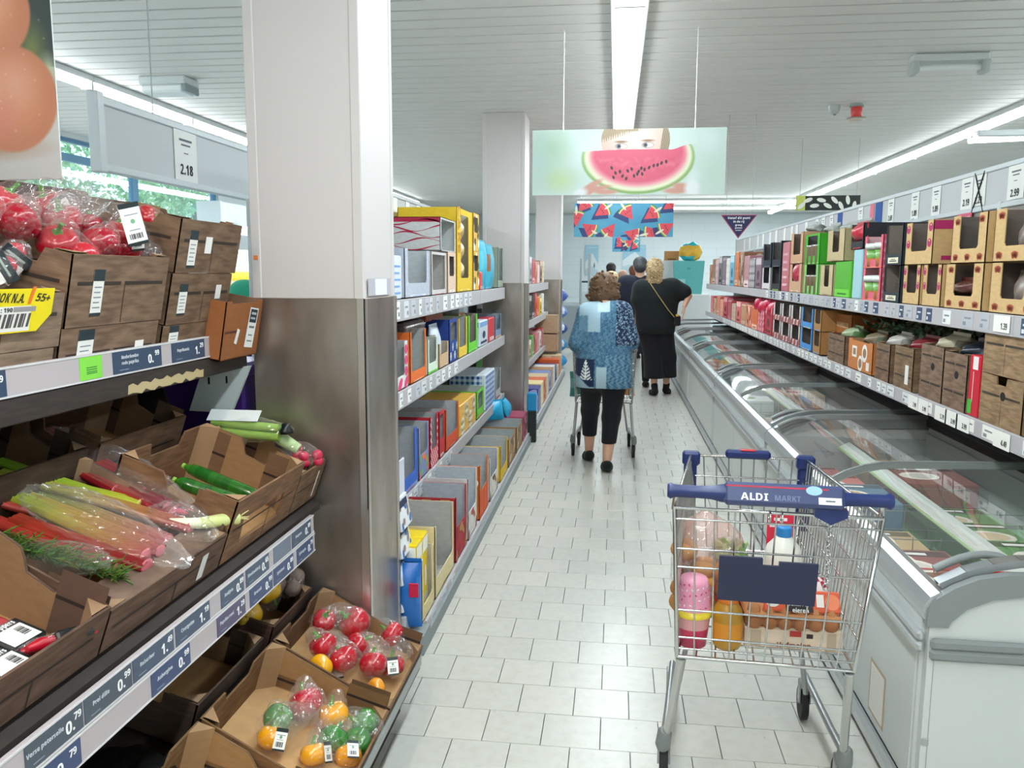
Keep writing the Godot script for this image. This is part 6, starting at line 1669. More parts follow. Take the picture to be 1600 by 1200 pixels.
# one bell pepper with stem, in its own clear bag when film is on, with a barcode label when card is on
func pepper(label: String, pos: Vector3, rot: Vector3, col: String, group: String, film := true, card := false, r := 0.05) -> void:
	var key := col + str(film) + str(card)
	var t: Node3D
	if not pepper_proto.has(key):
		t = thing("bell_pepper", label, "bell pepper", Vector3.ZERO, 0, group)
		var c := Color(col).srgb_to_linear()
		var m := mb()
		m.ball(Vector3.ZERO, Vector3(1, 1.02, 1), 28, 18, func(d):
			var a := atan2(d.z, d.x)
			return (0.9 + 0.1 * pow(absf(cos(a * 2.0)), 0.7) * (1 - d.y * d.y * 0.4)) * (1.0 - 0.26 * exp(-pow((d.y - 1.0) * 4.0, 2)) - 0.16 * exp(-pow((d.y + 1.0) * 4.0, 2))) * (1.0 - 0.1 * maxf(0.0, -d.y)),
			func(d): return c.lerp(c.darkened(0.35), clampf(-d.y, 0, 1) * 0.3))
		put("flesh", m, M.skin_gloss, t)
		m = mb("4f8a2e"); m.tube([Vector3(0, 0.66, 0), Vector3(0, 0.78, 0.02), Vector3(0.06, 1.02, 0.05), Vector3(0.16, 1.2, 0.06)], [0.3, 0.13, 0.1, 0.13], 10)
		put("stem", m, M.paint, t)
		if film: bag_film(t, Vector3(0, 0.05, 0), Vector3(1.2, 1.22, 1.2), 11, Vector3(0.15, 0.45, 0.1))
		if card:
			m = mb("f0f0ec"); m.at(Vector3(0, -0.1, 1.13)); m.box(Vector3(-0.42, -0.5, -0.01), Vector3(0.42, 0.5, 0.01))
			m.ink("22302f"); m.box(Vector3(-0.42, 0.5, -0.012), Vector3(0.42, 0.74, 0.012)); m.box(Vector3(-0.42, -0.62, -0.012), Vector3(0.42, -0.5, 0.012))
			for i in 9: m.patch(-0.26 + i * 0.055, -0.38, -0.235 + i * 0.055 + 0.012 * (i % 3), -0.08, 0.014)
			m.ink("7aa08a"); m.dot(0, 0.2, 0.1, 0.1, 0.014)
			m.ink("8a9094"); m.patch(-0.3, 0.3, 0.3, 0.34, 0.014); m.patch(-0.26, 0.02, 0.2, 0.05, 0.014)
			put("barcode_label", m, M.gloss, t)
		pepper_proto[key] = t
	else:
		t = copy(pepper_proto[key], label)
		if group: t.set_meta("group", group)
	t.transform = Transform3D(Basis.from_euler(rot) * Basis.from_scale(Vector3.ONE * r), pos)

func produce() -> void:
	# stand: three sloping shelves, the upper with one price rail, the middle with two
	var st := thing("produce_stand", "dark three-tier produce stand with dark blue price cards", "produce stand")
	var wood := mat("dark_wood", "3a302b", 0.7)
	wood.albedo_texture = noise_tex(41, 0.03, [[0, "bdb5ad"], [1, "ffffff"]]); triplanar(wood, Vector3(2, 8, 1.2))
	var Z0 := -0.7; var Z1 := -2.69
	var m := mb()
	for q in [[-1.29, 1.262, -1.95, 12.0], [-1.02, 0.765, -1.75, 20.0], [-0.665, 0.188, -1.5, 16.7]]:
		m = mb()
		var dx: float = q[0] - q[2]; var rise := dx * tan(deg_to_rad(q[3]))
		m.quad(Vector3(q[0], q[1], Z0), Vector3(q[0], q[1], Z1), Vector3(q[2], q[1] + rise, Z1), Vector3(q[2], q[1] + rise, Z0))
		m.quad(Vector3(q[0], q[1] - 0.02, Z1), Vector3(q[0], q[1] - 0.02, Z0), Vector3(q[2], q[1] + rise - 0.02, Z0), Vector3(q[2], q[1] + rise - 0.02, Z1))
		m.quad(Vector3(q[0], q[1] - 0.02, Z0), Vector3(q[0], q[1] - 0.02, Z1), Vector3(q[0], q[1], Z1), Vector3(q[0], q[1], Z0))
		m.quad(Vector3(q[0], q[1], Z1), Vector3(q[0], q[1] - 0.02, Z1), Vector3(q[2], q[1] + rise - 0.02, Z1), Vector3(q[2], q[1] + rise, Z1))
		put("sloping_shelf", m, wood, st)
	m = mb(); m.cbox(Vector3(-1.3, 1.245, Z0), Vector3(-1.27, 1.305, Z1), 0.003); var edge := put("shelf_edge", m, wood, st)
	m = mb("b9a67c")
	m.at(Vector3(-1.2695, 1.262, -1.98), Basis(Vector3.UP, PI / 2))
	var strip := []
	for k in 20: strip.append(Vector2(k * 0.021, -0.012 + 0.004 * sin(k * 1.9) + 0.003 * sin(k * 3.7)))
	for k in range(19, -1, -1): strip.append(Vector2(k * 0.021 + 0.004, 0.012 + 0.005 * sin(k * 2.3)))
	m.shape(strip, 0.0004)
	put("worn_patch", m, M.paint, edge)
	m = mb("201b19"); m.box(Vector3(-2.0, 0, Z0), Vector3(-1.96, 1.45, Z1)); put("back_board", m, M.paint, st)
	for z in [Z1]:
		m = mb("26221f")
		m.prism(PackedVector2Array([Vector2(-1.96, 0), Vector2(-0.78, 0), Vector2(-0.78, 0.1), Vector2(-1.2, 0.3), Vector2(-1.5, 0.5), Vector2(-1.5, 0.9), Vector2(-1.62, 1.24), Vector2(-1.96, 1.3)]), z - 0.012, z)
		put("end_panel", m, M.paint, st)
	m = mb("ccd3d2"); m.prism(PackedVector2Array([Vector2(-1.475, 1.09), Vector2(-1.32, 1.085), Vector2(-1.245, 1.252), Vector2(-1.42, 1.235)]), -2.67, -2.655)
	m.ink("1c1c1c"); m.at(Vector3(0, 0, -2.655)); m.patch(-1.4, 1.185, -1.393, 1.21, 0.0008); m.patch(-1.335, 1.19, -1.328, 1.215, 0.0008)
	put("white_bracket", m, M.gloss, st)
	m = mb("2b2624"); m.box(Vector3(-0.76, 0, Z0), Vector3(-0.74, 0.08, Z1)); put("kick_board", m, M.paint, st)
	# rails and cards: [z near, width, word, whole, cents, colour]
	var rails := [[-1.268, 1.372, 0.066, [[-1.36, 0.19, "loflook", "0", "99", "3a4a63"], [-1.79, 0.085, "", "", "", "86d94f"], [-1.92, 0.225, "Nederlandse\nrode paprika", "0", "99", "3a4a63"], [-2.2, 0.19, "Paprikamix", "1", "29", "3a4a63"], [-2.46, 0.16, "Radijs", "1", "59", "3a4a63"]]],
		[-0.995, 0.762, 0.06, [[-1.19, 0.155, "Verse peterselie", "0", "79", "4a5460"], [-1.35, 0.155, "Prei dille", "0", "99", "4a5460"], [-1.51, 0.16, "Rabarber", "1", "49", "45536a"], [-1.68, 0.16, "Courgette", "1", "19", "45536a"], [-1.9, 0.13, "Andijvie", "0", "89", "45536a"], [-2.045, 0.15, "Bleekselderij", "0", "65", "45536a"], [-2.23, 0.13, "", "", "", "6a7486"], [-2.37, 0.16, "Bospeen", "0", "89", "45536a"]]],
		[-0.993, 0.7, 0.062, [[-1.1, 0.23, "Bladsla", "0", "79", "3c4d72"], [-1.57, 0.165, "Aubergine", "0", "99", "3c4d72"], [-1.87, 0.16, "Paprika rood", "1", "29", "54506e"], [-2.06, 0.15, "Broccoli", "0", "99", "3c4d72"], [-2.22, 0.15, "Spitskool", "0", "89", "3c4d72"], [-2.4, 0.14, "Ijsbergsla", "0", "79", "3c4d72"]]]]
	for ri in 3:
		var R: Array = rails[ri]
		var far: float = Z1 + 0.02 if ri == 0 else -2.56
		m = mb(); m.cbox(Vector3(R[0] - 0.014, R[1] - R[2], Z0), Vector3(R[0], R[1], far), 0.002)
		var rail := put("price_rail", m, mat("rail_pink", "b7aeb0", 0.5), st)
		m = mb("d4d2d4"); m.box(Vector3(R[0], R[1] - R[2], Z0), Vector3(R[0] + 0.0015, R[1] - R[2] + 0.004, far)); m.box(Vector3(R[0], R[1] - 0.004, Z0), Vector3(R[0] + 0.0015, R[1], far)); put("rail_lip", m, M.gloss, rail)
		for c in R[3]:
			m = mb(c[5]); m.box(Vector3(0, -R[2] + 0.005, -c[1]), Vector3(0.0016, -0.005, 0))
			var pc := put("price_card", m, M.gloss, rail); pc.position = Vector3(R[0], R[1], c[0])
			var B := Basis(Vector3.UP, PI / 2)
			if c[3]:
				words(pc, c[3] + ".", 0.034, Vector3(0.002, -R[2] * 0.55, -c[1] * 0.76), M.white_ink, B)
				words(pc, c[4], 0.02, Vector3(0.002, -R[2] * 0.34, -c[1] * 0.9), M.white_ink, B)
				words(pc, c[2], 0.0125, Vector3(0.002, -R[2] * 0.42, -c[1] * 0.33), mat("ink_pale", "c6cbd2", 0.6), B)
				m = mb("8f98a4"); m.box(Vector3(0.0016, -R[2] + 0.012, -c[1] * 0.3), Vector3(0.0019, -R[2] + 0.014, -c[1] * 0.12)); put("small_print", m, M.paint, pc)
			elif ri == 0:
				m = mb("3f8a34"); 
				for y in [0.5, 0.42, 0.34, 0.28]: m.box(Vector3(0.0016, -R[2] * (1 - y) , -c[1] * 0.75), Vector3(0.002, -R[2] * (1 - y) + 0.0025, -c[1] * 0.28))
				put("small_print", m, M.paint, pc)
	# --- upper tier: stacked slat crates leaning towards the aisle
	var BU := tilted(12)
	var ups := [["near stack, lowest crate, dark headed label", -1.34, -1.715, 0.13, 0, [[0.09, 0.02, 0.07, 0.075, true]], "9a8470"], ["near stack, upper crate, behind the yellow discount sheet", -1.34, -1.73, 0.125, 1, [], "9c8672"],
		["middle stack, lower crate, half hidden by the price rail", -1.735, -2.14, 0.17, 0, [[-0.11, 0.06, 0.06, 0.1, true], [0.12, 0.07, 0.04, 0.05, false]], "8c715d"], ["middle stack, tall upper crate full of bagged red peppers", -1.745, -2.15, 0.175, 1, [[-0.1, 0.03, 0.042, 0.105, true]], "8c715d"],
		["rear stack, lowest crate with two white tags", -2.17, -2.53, 0.15, 0, [[-0.12, 0.07, 0.05, 0.075, true], [0.1, 0.08, 0.035, 0.04, false]], "82674f"], ["rear stack, middle crate with two white tags", -2.18, -2.54, 0.15, 1, [[-0.11, 0.03, 0.045, 0.085, true], [0.1, 0.07, 0.035, 0.045, false]], "836852"], ["rear stack, topmost crate with two white tags", -2.19, -2.56, 0.155, 2, [[-0.11, 0.02, 0.045, 0.1, true], [-0.02, 0.06, 0.04, 0.05, false]], "836852"]]
	for u in ups:
		var up := 0.0
		for v in ups:
			if v == u: break
			if u[0].substr(0, 4) == v[0].substr(0, 4): up += v[3] + 0.002
		var c := slat_crate("slat_crate", "slat-print crate on the upper shelf: " + u[0], "slat crates on the upper produce shelf", u[1] - u[2], u[3], 0.34, {"tone": u[6], "tags": u[5], "dip": 0.2, "plain_front": true})
		place(c, Vector3(-1.302, 1.272, (u[1] + u[2]) / 2) + BU * Vector3(0, up, 0), BU)
	for k in 2:
		var c := slat_crate("slat_crate", ["left", "right"][k] + " dark slat-print crate standing behind the front row on the upper produce shelf", "slat crates on the upper produce shelf", 0.36, 0.44, 0.26, {"tone": "54392f", "levels": 3, "dip": 0.05})
		place(c, Vector3(-1.66, 1.36, -2.0 - 0.42 * k), BU)
	var bb := carton("carton", "rust brown carton with a tilted white label at the end of the upper produce shelf", "", Vector3.ZERO, 0, 0.265, 0.19, 0.26, "9c6034", "7a4a2a", {"sill": 0.96})
	place(bb, Vector3(-1.235, 1.292, -2.555), tilted(10))
	m = mb("efefea"); m.at(Vector3(0.055, 0.03, 0.001), Basis(Vector3.BACK, -0.12)); m.patch(-0.032, 0, 0.032, 0.135, 0.0004); m.ink("22303a"); m.patch(-0.026, 0.085, 0.026, 0.13, 0.0008); m.ink("b8c0c4"); m.patch(-0.018, 0.112, 0.018, 0.12, 0.0012); m.patch(-0.02, 0.096, 0.016, 0.103, 0.0012); m.ink("6a7078"); m.patch(-0.02, 0.066, 0.02, 0.073, 0.0008); m.patch(-0.016, 0.04, 0.014, 0.044, 0.0008); m.patch(-0.02, 0.02, 0.018, 0.024, 0.0008)
	m.at(Vector3(-0.045, 0.05, 0.001), Basis(Vector3.BACK, -0.3)); m.ink("eceae2"); m.patch(-0.01, 0, 0.01, 0.05, 0.0004)
	m.at(Vector3(0, 0, 0.001)); m.ink("5c2f22"); m.patch(-0.125, 0.088, -0.02, 0.095, 0.0002); put("white_label", m, M.paint, bb)
	pouch("produce_bag", "pale orange net bag in the rust brown carton", "", Vector3(-1.3, 1.42, -2.5), PI / 2, 0.16, 0.1, 0.1, "d8a07c", "e6b89a", -0.2)
	# yellow discount sheet taped to the near upper crate
	var ys := thing("discount_sheet", "yellow discount sheet with handwriting and a barcode on the near crates", "sheet")
	ys.transform = Transform3D(BU, Vector3(-1.302, 1.272, -1.535) + BU * Vector3(0.02, 0.178, 0.012))
	ys.scale_object_local(Vector3(0.95, 0.82, 1))
	m = mb("efd914"); m.prism(PackedVector2Array([Vector2(-0.13, 0.0), Vector2(0.08, 0.0), Vector2(0.125, 0.045), Vector2(0.128, 0.115), Vector2(-0.13, 0.115)]), 0, 0.001); put("sheet", m, M.paint, ys)
	m = mb("ece9e2"); m.patch(-0.125, 0.004, 0.055, 0.07, 0.0014); m.ink("9a9698"); m.patch(0.0, 0.055, 0.07, 0.068, 0.0018)
	m.ink("55504e")
	for i in 14: m.shape([Vector2(-0.12 + i * 0.0125, 0.014), Vector2(-0.115 + i * 0.0125 + 0.003 * (i % 3), 0.014), Vector2(-0.108 + i * 0.0125 + 0.003 * (i % 3), 0.05), Vector2(-0.113 + i * 0.0125, 0.05)], 0.0018)
	m.ink("ef7a2a"); m.shape([Vector2(0.042, 0.075), Vector2(0.052, 0.075), Vector2(0.065, 0.12), Vector2(0.054, 0.12)], 0.002)
	put("print", m, M.paint, ys)
	words(ys, "OOK N.A.", 0.034, Vector3(-0.012, 0.092, 0.0016), mat("ink_olive", "3a3822", 0.7), Basis(Vector3.BACK, -0.06) * Basis(Vector3(1, 0, 0), Vector3(0.25, 1, 0), Vector3(0, 0, 1)), 0.62)
	words(ys, "55+", 0.03, Vector3(0.092, 0.09, 0.0016), mat("ink_olive", "3a3822", 0.7), Basis(Vector3.BACK, -0.1) * Basis(Vector3(1, 0, 0), Vector3(0.25, 1, 0), Vector3(0, 0, 1)))
	words(ys, ": 190", 0.016, Vector3(-0.02, 0.061, 0.0018), M.black_ink)
	# bagged red peppers heaped on the upper crates
	var GU := "bagged red peppers on the upper produce shelf"
	var hp := [[-1.47, 1.735, -2.0, "topmost bagged red pepper of the upper heap", true], [-1.48, 1.735, -1.85, "bagged red pepper high at the back of the near crate", false], [-1.4, 1.685, -1.79, "bagged red pepper at the left of the upper heap, above the black labels", false], [-1.42, 1.7, -1.98, "large dark red bagged pepper in the middle of the upper heap", false],
		[-1.33, 1.672, -2.09, "bagged red pepper with a tall white label, front right of the upper heap", true], [-1.32, 1.64, -1.98, "glossy red pepper low in the middle of the upper heap", false], [-1.36, 1.64, -1.87, "bagged red pepper just right of the black labels", false], [-1.33, 1.63, -2.1, "bagged red pepper at the front edge of the tall crate", false], [-1.48, 1.69, -2.16, "half hidden bagged red pepper at the rear of the tall crate", false], [-1.44, 1.69, -1.7, "bagged red pepper at the left edge of the picture", false], [-1.32, 1.6, -1.9, "bagged pepper sunk in the corner of the tall crate", false]]
	for i in hp.size():
		var q: Array = hp[i]
		pepper(q[3], Vector3(q[0], q[1], q[2]), Vector3(0.7 * sin(i * 2.3), 1.2 + 0.25 * sin(i * 1.7), 0.5 * cos(i * 1.9)), ["b5182c", "c22030", "a81428"][i % 3], GU, true, q[4], 0.05)
	for k in 6:                                              # loose bag film over the heap
		var fb := thing("clear_bag", ["left", "middle", "right", "upper middle", "rear", "front"][k] + " crumpled clear bag lying over the red peppers of the upper heap", "clear bag", [Vector3(-1.36, 1.72, -1.82), Vector3(-1.36, 1.735, -1.95), Vector3(-1.33, 1.66, -2.16), Vector3(-1.42, 1.77, -2.02), Vector3(-1.42, 1.72, -2.22), Vector3(-1.29, 1.625, -2.14)][k], 0, "clear bags over the upper heap")
		fb.rotation = Vector3(k * 0.7, k * 1.3, 0.4 * k)
		bag_film(fb, Vector3.ZERO, [Vector3(0.08, 0.05, 0.07), Vector3(0.09, 0.05, 0.06), Vector3(0.05, 0.045, 0.07), Vector3(0.09, 0.05, 0.07), Vector3(0.06, 0.06, 0.08), Vector3(0.04, 0.05, 0.06)][k], 80 + k, Vector3(0.4, 0.2, 0), "crumpled_film", 1.3)
	var wl := thing("pack_label", "tall white dark-headed label on the front right pepper of the upper heap", "label", Vector3(-1.268, 1.685, -2.05))
	wl.basis = Basis(Vector3.UP, PI / 2 - 0.45) * Basis(Vector3.BACK, 0.25)
	m = mb("efefeb"); m.cbox(Vector3(-0.03, -0.035, 0), Vector3(0.03, 0.055, 0.002), 0.001); m.ink("22302f"); m.cbox(Vector3(-0.03, 0.055, 0), Vector3(0.03, 0.068, 0.003), 0.001); m.cbox(Vector3(-0.03, -0.043, 0), Vector3(0.03, -0.035, 0.003), 0.001); m.ink("7fae88"); m.dot(0, 0.02, 0.007, 0.006, 0.0024); m.ink("9aa0a4"); m.patch(-0.02, 0.036, 0.02, 0.039, 0.0024); m.patch(-0.016, -0.004, 0.016, -0.001, 0.0024); m.ink("55585c")
	for i in 8: m.patch(-0.02 + i * 0.005, -0.026, -0.0175 + i * 0.005 + 0.001 * (i % 3), -0.012, 0.0024)
	put("label", m, M.gloss, wl)
	for k in 5:                                              # black and white pack labels in the near crate
		var pk := thing("pepper_pack", ["leftmost", "second", "middle", "fourth", "rightmost"][k] + " flat clear pack with a black band and white label in the near upper crate", "pack", Vector3(-1.36 + 0.02 * (k % 2), 1.575 + 0.02 * (k % 3), -1.44 - 0.068 * k), 0, "banded packs in the near upper crate")
		pk.rotation = Vector3(0.2 * sin(k * 2.0), 1.2 + 0.3 * sin(k * 1.4), -0.9 + 0.25 * cos(k * 3.0))
		m = mb("b81c30"); m.ball(Vector3(0, 0, -0.02), Vector3(0.03, 0.045, 0.02), 12, 8); put("pepper", m, M.gloss, pk)
		m = mb("1f2a2b"); m.cbox(Vector3(-0.036, 0.0, -0.001), Vector3(0.036, 0.028, 0.003), 0.001); m.ink("eeeeea"); m.cbox(Vector3(-0.03, -0.05, -0.001), Vector3(0.03, 0.0, 0.003), 0.001); m.ink("9fb0a4"); m.patch(-0.024, 0.01, 0.022, 0.015, 0.0034); put("label", m, M.gloss, pk)
		bag_film(pk, Vector3(0, 0, -0.015), Vector3(0.05, 0.065, 0.034), k + 20)
	pepper("single red pepper with a green stem on the rear stack's top crate", Vector3(-1.44, 1.735, -2.4), Vector3(0.2, 0.3, -1.4), "c0222e", GU, true, false, 0.042)
	m = mb()
	# --- middle tier
	var BM := tilted(20)
	var row := [["near crate with flat packs of red peppers", -1.0, -1.462, 0.34, 0.115, 0.19, "6b5040", {}], ["wide crate of bagged rhubarb", -1.47, -1.975, 0.46, 0.1, 0.15, "6f5443", {"tag": true, "flap": true}], ["crate holding two cucumbers", -1.985, -2.452, 0.35, 0.19, 0.19, "8a6647", {"slot": true}], ["narrow crate with bagged radishes beside the steel column", -2.46, -2.69, 0.34, 0.14, 0.17, "7f6249", {"tag": true}]]
	for i in 4:
		var r: Array = row[i]
		place(tray("middle shelf: " + r[0], r[1] - r[2], r[3], r[4], r[5], r[6], i != 1, r[7]), Vector3(-1.04, 0.79, (r[1] + r[2]) / 2), BM)
	for k in 2:
		place(tray("middle shelf: " + ["dark crate behind the rhubarb", "crate with a tall corner behind the cucumbers"][k], 0.45, 0.3, 0.16, 0.2, ["4d392e", "7a5a44"][k], true), Vector3(-1.44, 0.955, -1.75 - 0.5 * k), BM)
	# rhubarb
	var GR := "bagged rhubarb stalks"
	var stalks := [[[[-1.63, 1.12, -2.133], [-1.37, 1.03, -2.043], [-1.143, 0.945, -1.965]], "a83426", "86142c", 0.02, "topmost dark red rhubarb stalk, on the far side"], [[[-1.54, 1.085, -2.096], [-1.39, 1.035, -2.05], [-1.24, 0.985, -1.985]], "a83a30", "6a1228", 0.021, "dark rhubarb stalk under the topmost one"],
		[[[-1.6, 1.105, -2.017], [-1.46, 1.055, -1.99], [-1.3, 1.0, -1.95]], "bc2c20", "821626", 0.018, "orange red rhubarb stalk in the upper bag"], [[[-1.56, 1.09, -1.86], [-1.35, 1.015, -1.889], [-1.22, 0.97, -1.93]], "7aa82c", "b5b83a", 0.019, "bright green rhubarb stalk across the middle"],
		[[[-1.51, 1.075, -1.803], [-1.255, 0.985, -1.875], [-1.075, 0.92, -1.915]], "a3b03a", "a0243c", 0.021, "long rhubarb stalk turning from green to pink"], [[[-1.47, 1.055, -1.74], [-1.286, 0.991, -1.723], [-1.07, 0.918, -1.702]], "a0b438", "982028", 0.022, "rhubarb stalk of the lower bag, green at the top"],
		[[[-1.36, 1.01, -1.654], [-1.2, 0.955, -1.66], [-1.05, 0.905, -1.672]], "9c3420", "78141c", 0.022, "dull red rhubarb stalk along the near side of the lower bag"], [[[-1.42, 1.03, -1.7], [-1.25, 0.965, -1.76], [-1.1, 0.91, -1.78]], "b24438", "a82a44", 0.018, "dark rhubarb stalk in the middle of the lower bag"], [[[-1.58, 1.1, -2.07], [-1.36, 1.03, -2.02], [-1.16, 0.955, -1.955]], "b8322e", "68122a", 0.022, "maroon rhubarb stalk filling the far bag"], [[[-1.52, 1.075, -2.0], [-1.34, 1.015, -1.965], [-1.14, 0.945, -1.945]], "c4502e", "7a162c", 0.02, "ruddy rhubarb stalk between the green and the maroon ones"], [[[-1.44, 1.03, -1.83], [-1.26, 0.97, -1.82], [-1.09, 0.91, -1.83]], "8a9a30", "a0263a", 0.021, "pink rhubarb stalk in the gap of the lower bag"], [[[-1.42, 1.03, -1.77], [-1.25, 0.985, -1.745], [-1.06, 0.915, -1.745]], "b0a03a", "8e2232", 0.019, "plum rhubarb stalk beside the green topped one"], [[[-1.4, 1.02, -1.62], [-1.24, 0.96, -1.63], [-1.1, 0.91, -1.64]], "a83428", "7c1a24", 0.02, "lowest dark rhubarb stalk next to the dill"],
		[[[-1.3, 1.0, -1.97], [-1.2, 0.965, -1.94], [-1.11, 0.935, -1.99]], "c02c48", "e0506a", 0.014, "short pink rhubarb tip poking to the far side"]]
	for s in stalks:
		var t := thing("rhubarb_stalk", s[4], "rhubarb", Vector3.ZERO, 0, GR)
		var cv := Curve3D.new()
		var p: Array = s[0]
		for i in 3:
			var a := Vector3(p[i][0], p[i][1], p[i][2])
			var tn := (Vector3(p[mini(i + 1, 2)][0], p[mini(i + 1, 2)][1], p[mini(i + 1, 2)][2]) - Vector3(p[maxi(i - 1, 0)][0], p[maxi(i - 1, 0)][1], p[maxi(i - 1, 0)][2])) * 0.2
			cv.add_point(a, -tn, tn)
		var rows := []; var cc := []
		var L := cv.get_baked_length()
		for i in 15:
			var f := i / 14.0
			var c := cv.sample_baked(f * L); var tg := (cv.sample_baked(minf(f + 0.02, 1) * L) - cv.sample_baked(maxf(f - 0.02, 0) * L)).normalized()
			var side := tg.cross(Vector3.UP).normalized(); var upv := side.cross(tg)
			var line := PackedVector3Array(); var cr := []
			var rr: float = s[3] * (0.85 + 0.25 * f)
			var cA := Color(s[1]).srgb_to_linear(); var cB := Color(s[2]).srgb_to_linear()
			for k in 18:
				var a := TAU * k / 18
				var rib := 1.0 + 0.07 * cos(a * 9.0)
				line.append(c + side * cos(a) * rr * 1.25 * rib + upv * (sin(a) * rr * 0.75 * rib - (0.3 * rr if sin(a) > 0.8 else 0.0)))
				cr.append(cA.lerp(cB, f).darkened(0.1 * float(k % 2)))
			rows.append(line); cc.append(cr)
		m = mb(); m.grid(rows, true, cc)
		put("stalk", m, M.gloss, t)
		var e: Vector3 = cv.sample_baked(L)
		m = mb(Color(s[2]).lerp(Color("f0a0a8"), 0.55)); m.ball(e, Vector3(0.004, s[3] * 0.72, s[3] * 1.2), 12, 6); put("cut_end", m, M.gloss, t)
	var sheets := [["crumpled clear bag over the far rhubarb stalks", [-1.36, 1.045, -2.03], [0.31, 0.05, 0.1], 0.24, 0.36, 31], ["crumpled clear bag over the near rhubarb stalks", [-1.22, 0.985, -1.74], [0.24, 0.055, 0.12], 0.05, 0.36, 32], ["loose clear bag end bunched over the rhubarb tips", [-1.1, 0.94, -1.9], [0.1, 0.05, 0.09], 0.0, 0.36, 33]]
	for s in sheets:
		var t := thing("clear_bag", s[0], "clear bag", Vector3(s[1][0], s[1][1], s[1][2]), 0, "clear bags over the rhubarb")
		t.basis = Basis(Vector3.UP, -s[3]) * Basis(Vector3.BACK, -s[4])
		bag_film(t, Vector3.ZERO, Vector3(s[2][0], s[2][1], s[2][2]), s[5], Vector3(0.3, 0, 0), "crumpled_film", 1.6)
	var lk := thing("leek_end", "pale green leek end with a root tuft sticking out of the rhubarb crate", "leek")
	m = mb(); m.tube([Vector3(-1.12, 0.935, -1.89), Vector3(-1.06, 0.925, -1.93), Vector3(-1.0, 0.915, -2.02)], [0.013, 0.015, 0.019], 12, true, [Color("e3e6c2").srgb_to_linear(), Color("cdd48e").srgb_to_linear(), Color("dde2a8").srgb_to_linear()]); put("shaft", m, M.gloss, lk)
	m = mb("d6c98e")
	for k in 9: m.tube([Vector3(-1.0, 0.915, -2.02), Vector3(-0.99 + 0.012 * cos(k), 0.912 + 0.016 * sin(k * 2.0), -2.045 - 0.006 * (k % 3))], [0.003, 0.001], 5)
	tag(put("root_tuft", m, M.paint, lk), "", "", "", "stuff")
	var dl := thing("dill_bunch", "feathery green dill bunch in clear film at the near side of the rhubarb crate", "dill")
	m = mb()
	for k in 800:
		var f := rng.randf(); var a := rng.randf() * TAU; var rr := rng.randf_range(0.004, 0.032)
		var p := Vector3(-1.31, 0.99, -1.53).lerp(Vector3(-1.06, 0.905, -1.585), f) + Vector3(sin(a) * 0.3, absf(cos(a)) * 0.9, cos(a)) * rr
		m.ink(["3f6f22", "55852c", "2f541a", "6f7630"][k % 4])
		m.tube([p, p + Vector3(rng.randf_range(0.0, 0.04), rng.randf_range(-0.012, 0.02), rng.randf_range(-0.02, 0.02))], [0.0016, 0.0008], 3, false)
	tag(put("fronds", m, M.paint, dl), "", "", "", "stuff")
	bag_film(dl, Vector3(-1.19, 0.955, -1.56), Vector3(0.16, 0.05, 0.055), 44)
	# cucumbers
	for s in [[[-1.27, 0.965, -2.19], [-1.2, 0.935, -2.2], [-1.08, 0.895, -2.23], "near cucumber lying in the brown crate"], [[-1.3, 0.98, -2.3], [-1.17, 0.935, -2.285], [-1.04, 0.89, -2.29], "far cucumber lying in the brown crate"]]:
		var t := thing("cucumber", s[3], "cucumber", Vector3.ZERO, 0, "cucumbers")
		var a := Vector3(s[0][0], s[0][1], s[0][2]); var b := Vector3(s[1][0], s[1][1], s[1][2]); var c := Vector3(s[2][0], s[2][1], s[2][2])
		var pts := []; var rad := []; var cols := []
		for i in 13:
			var f := i / 12.0
			pts.append(a * (1 - f) * (1 - f) + b * 2 * f * (1 - f) + c * f * f)
			rad.append(0.021 * sqrt(maxf(0.06, 1.0 - pow(absf(f - 0.5) * 2.0, 6.0))))
			cols.append(Color("3f8a26" if f < 0.08 else "1d5a1c").lerp(Color("2d6e22"), 0.5 + 0.5 * sin(i * 1.9)).srgb_to_linear())
		m = mb(); m.tube(pts, rad, 14, true, cols); put("skin", m, M.skin_gloss, t)
		m = mb("8fc04a"); m.cyl(a, a + (a - b).normalized() * 0.008, 0.009, 9); put("stem_end", m, M.paint, t)
	# celery bag and radish bag
	var ce := thing("celery_bag", "clear bag of pale green celery sticks beside the steel column", "celery")
	for k in 6:
		m = mb(["9cc257", "8bb84a", "a9cc68"][k % 3]); var z := -2.57 - 0.022 * (k % 3); var y := 1.03 + 0.03 * (k / 3) - 0.006 * (k % 3)
		m.tube([Vector3(-1.345, y + 0.01, z), Vector3(-1.23, y, z - 0.004), Vector3(-1.11, y - 0.006, z)], [0.017, 0.016, 0.014], 10); put("stick", m, M.gloss, ce)
	m = mb("e6ebe8"); m.at(Vector3(-1.24, 1.09, -2.57), Basis(Vector3.RIGHT, -0.9)); m.cbox(Vector3(-0.12, -0.02, -0.003), Vector3(0.06, 0.03, 0.001), 0.001); put("white_band", m, M.gloss, ce)
	m = mb("15181a"); m.ball(Vector3(-1.085, 1.05, -2.57), Vector3(0.022, 0.02, 0.03), 10, 6, func(d): return 1.0 + 0.2 * sin(d.y * 9)); put("dark_tie", m, M.gloss, ce)
	bag_film(ce, Vector3(-1.22, 1.045, -2.58), Vector3(0.15, 0.055, 0.06), 51, Vector3(0.25, 0, 0))
	var ra := thing("radish_bag", "clear bag of red radishes with pale leaves at the end of the middle shelf", "radishes", Vector3(-1.035, 0.945, -2.6))
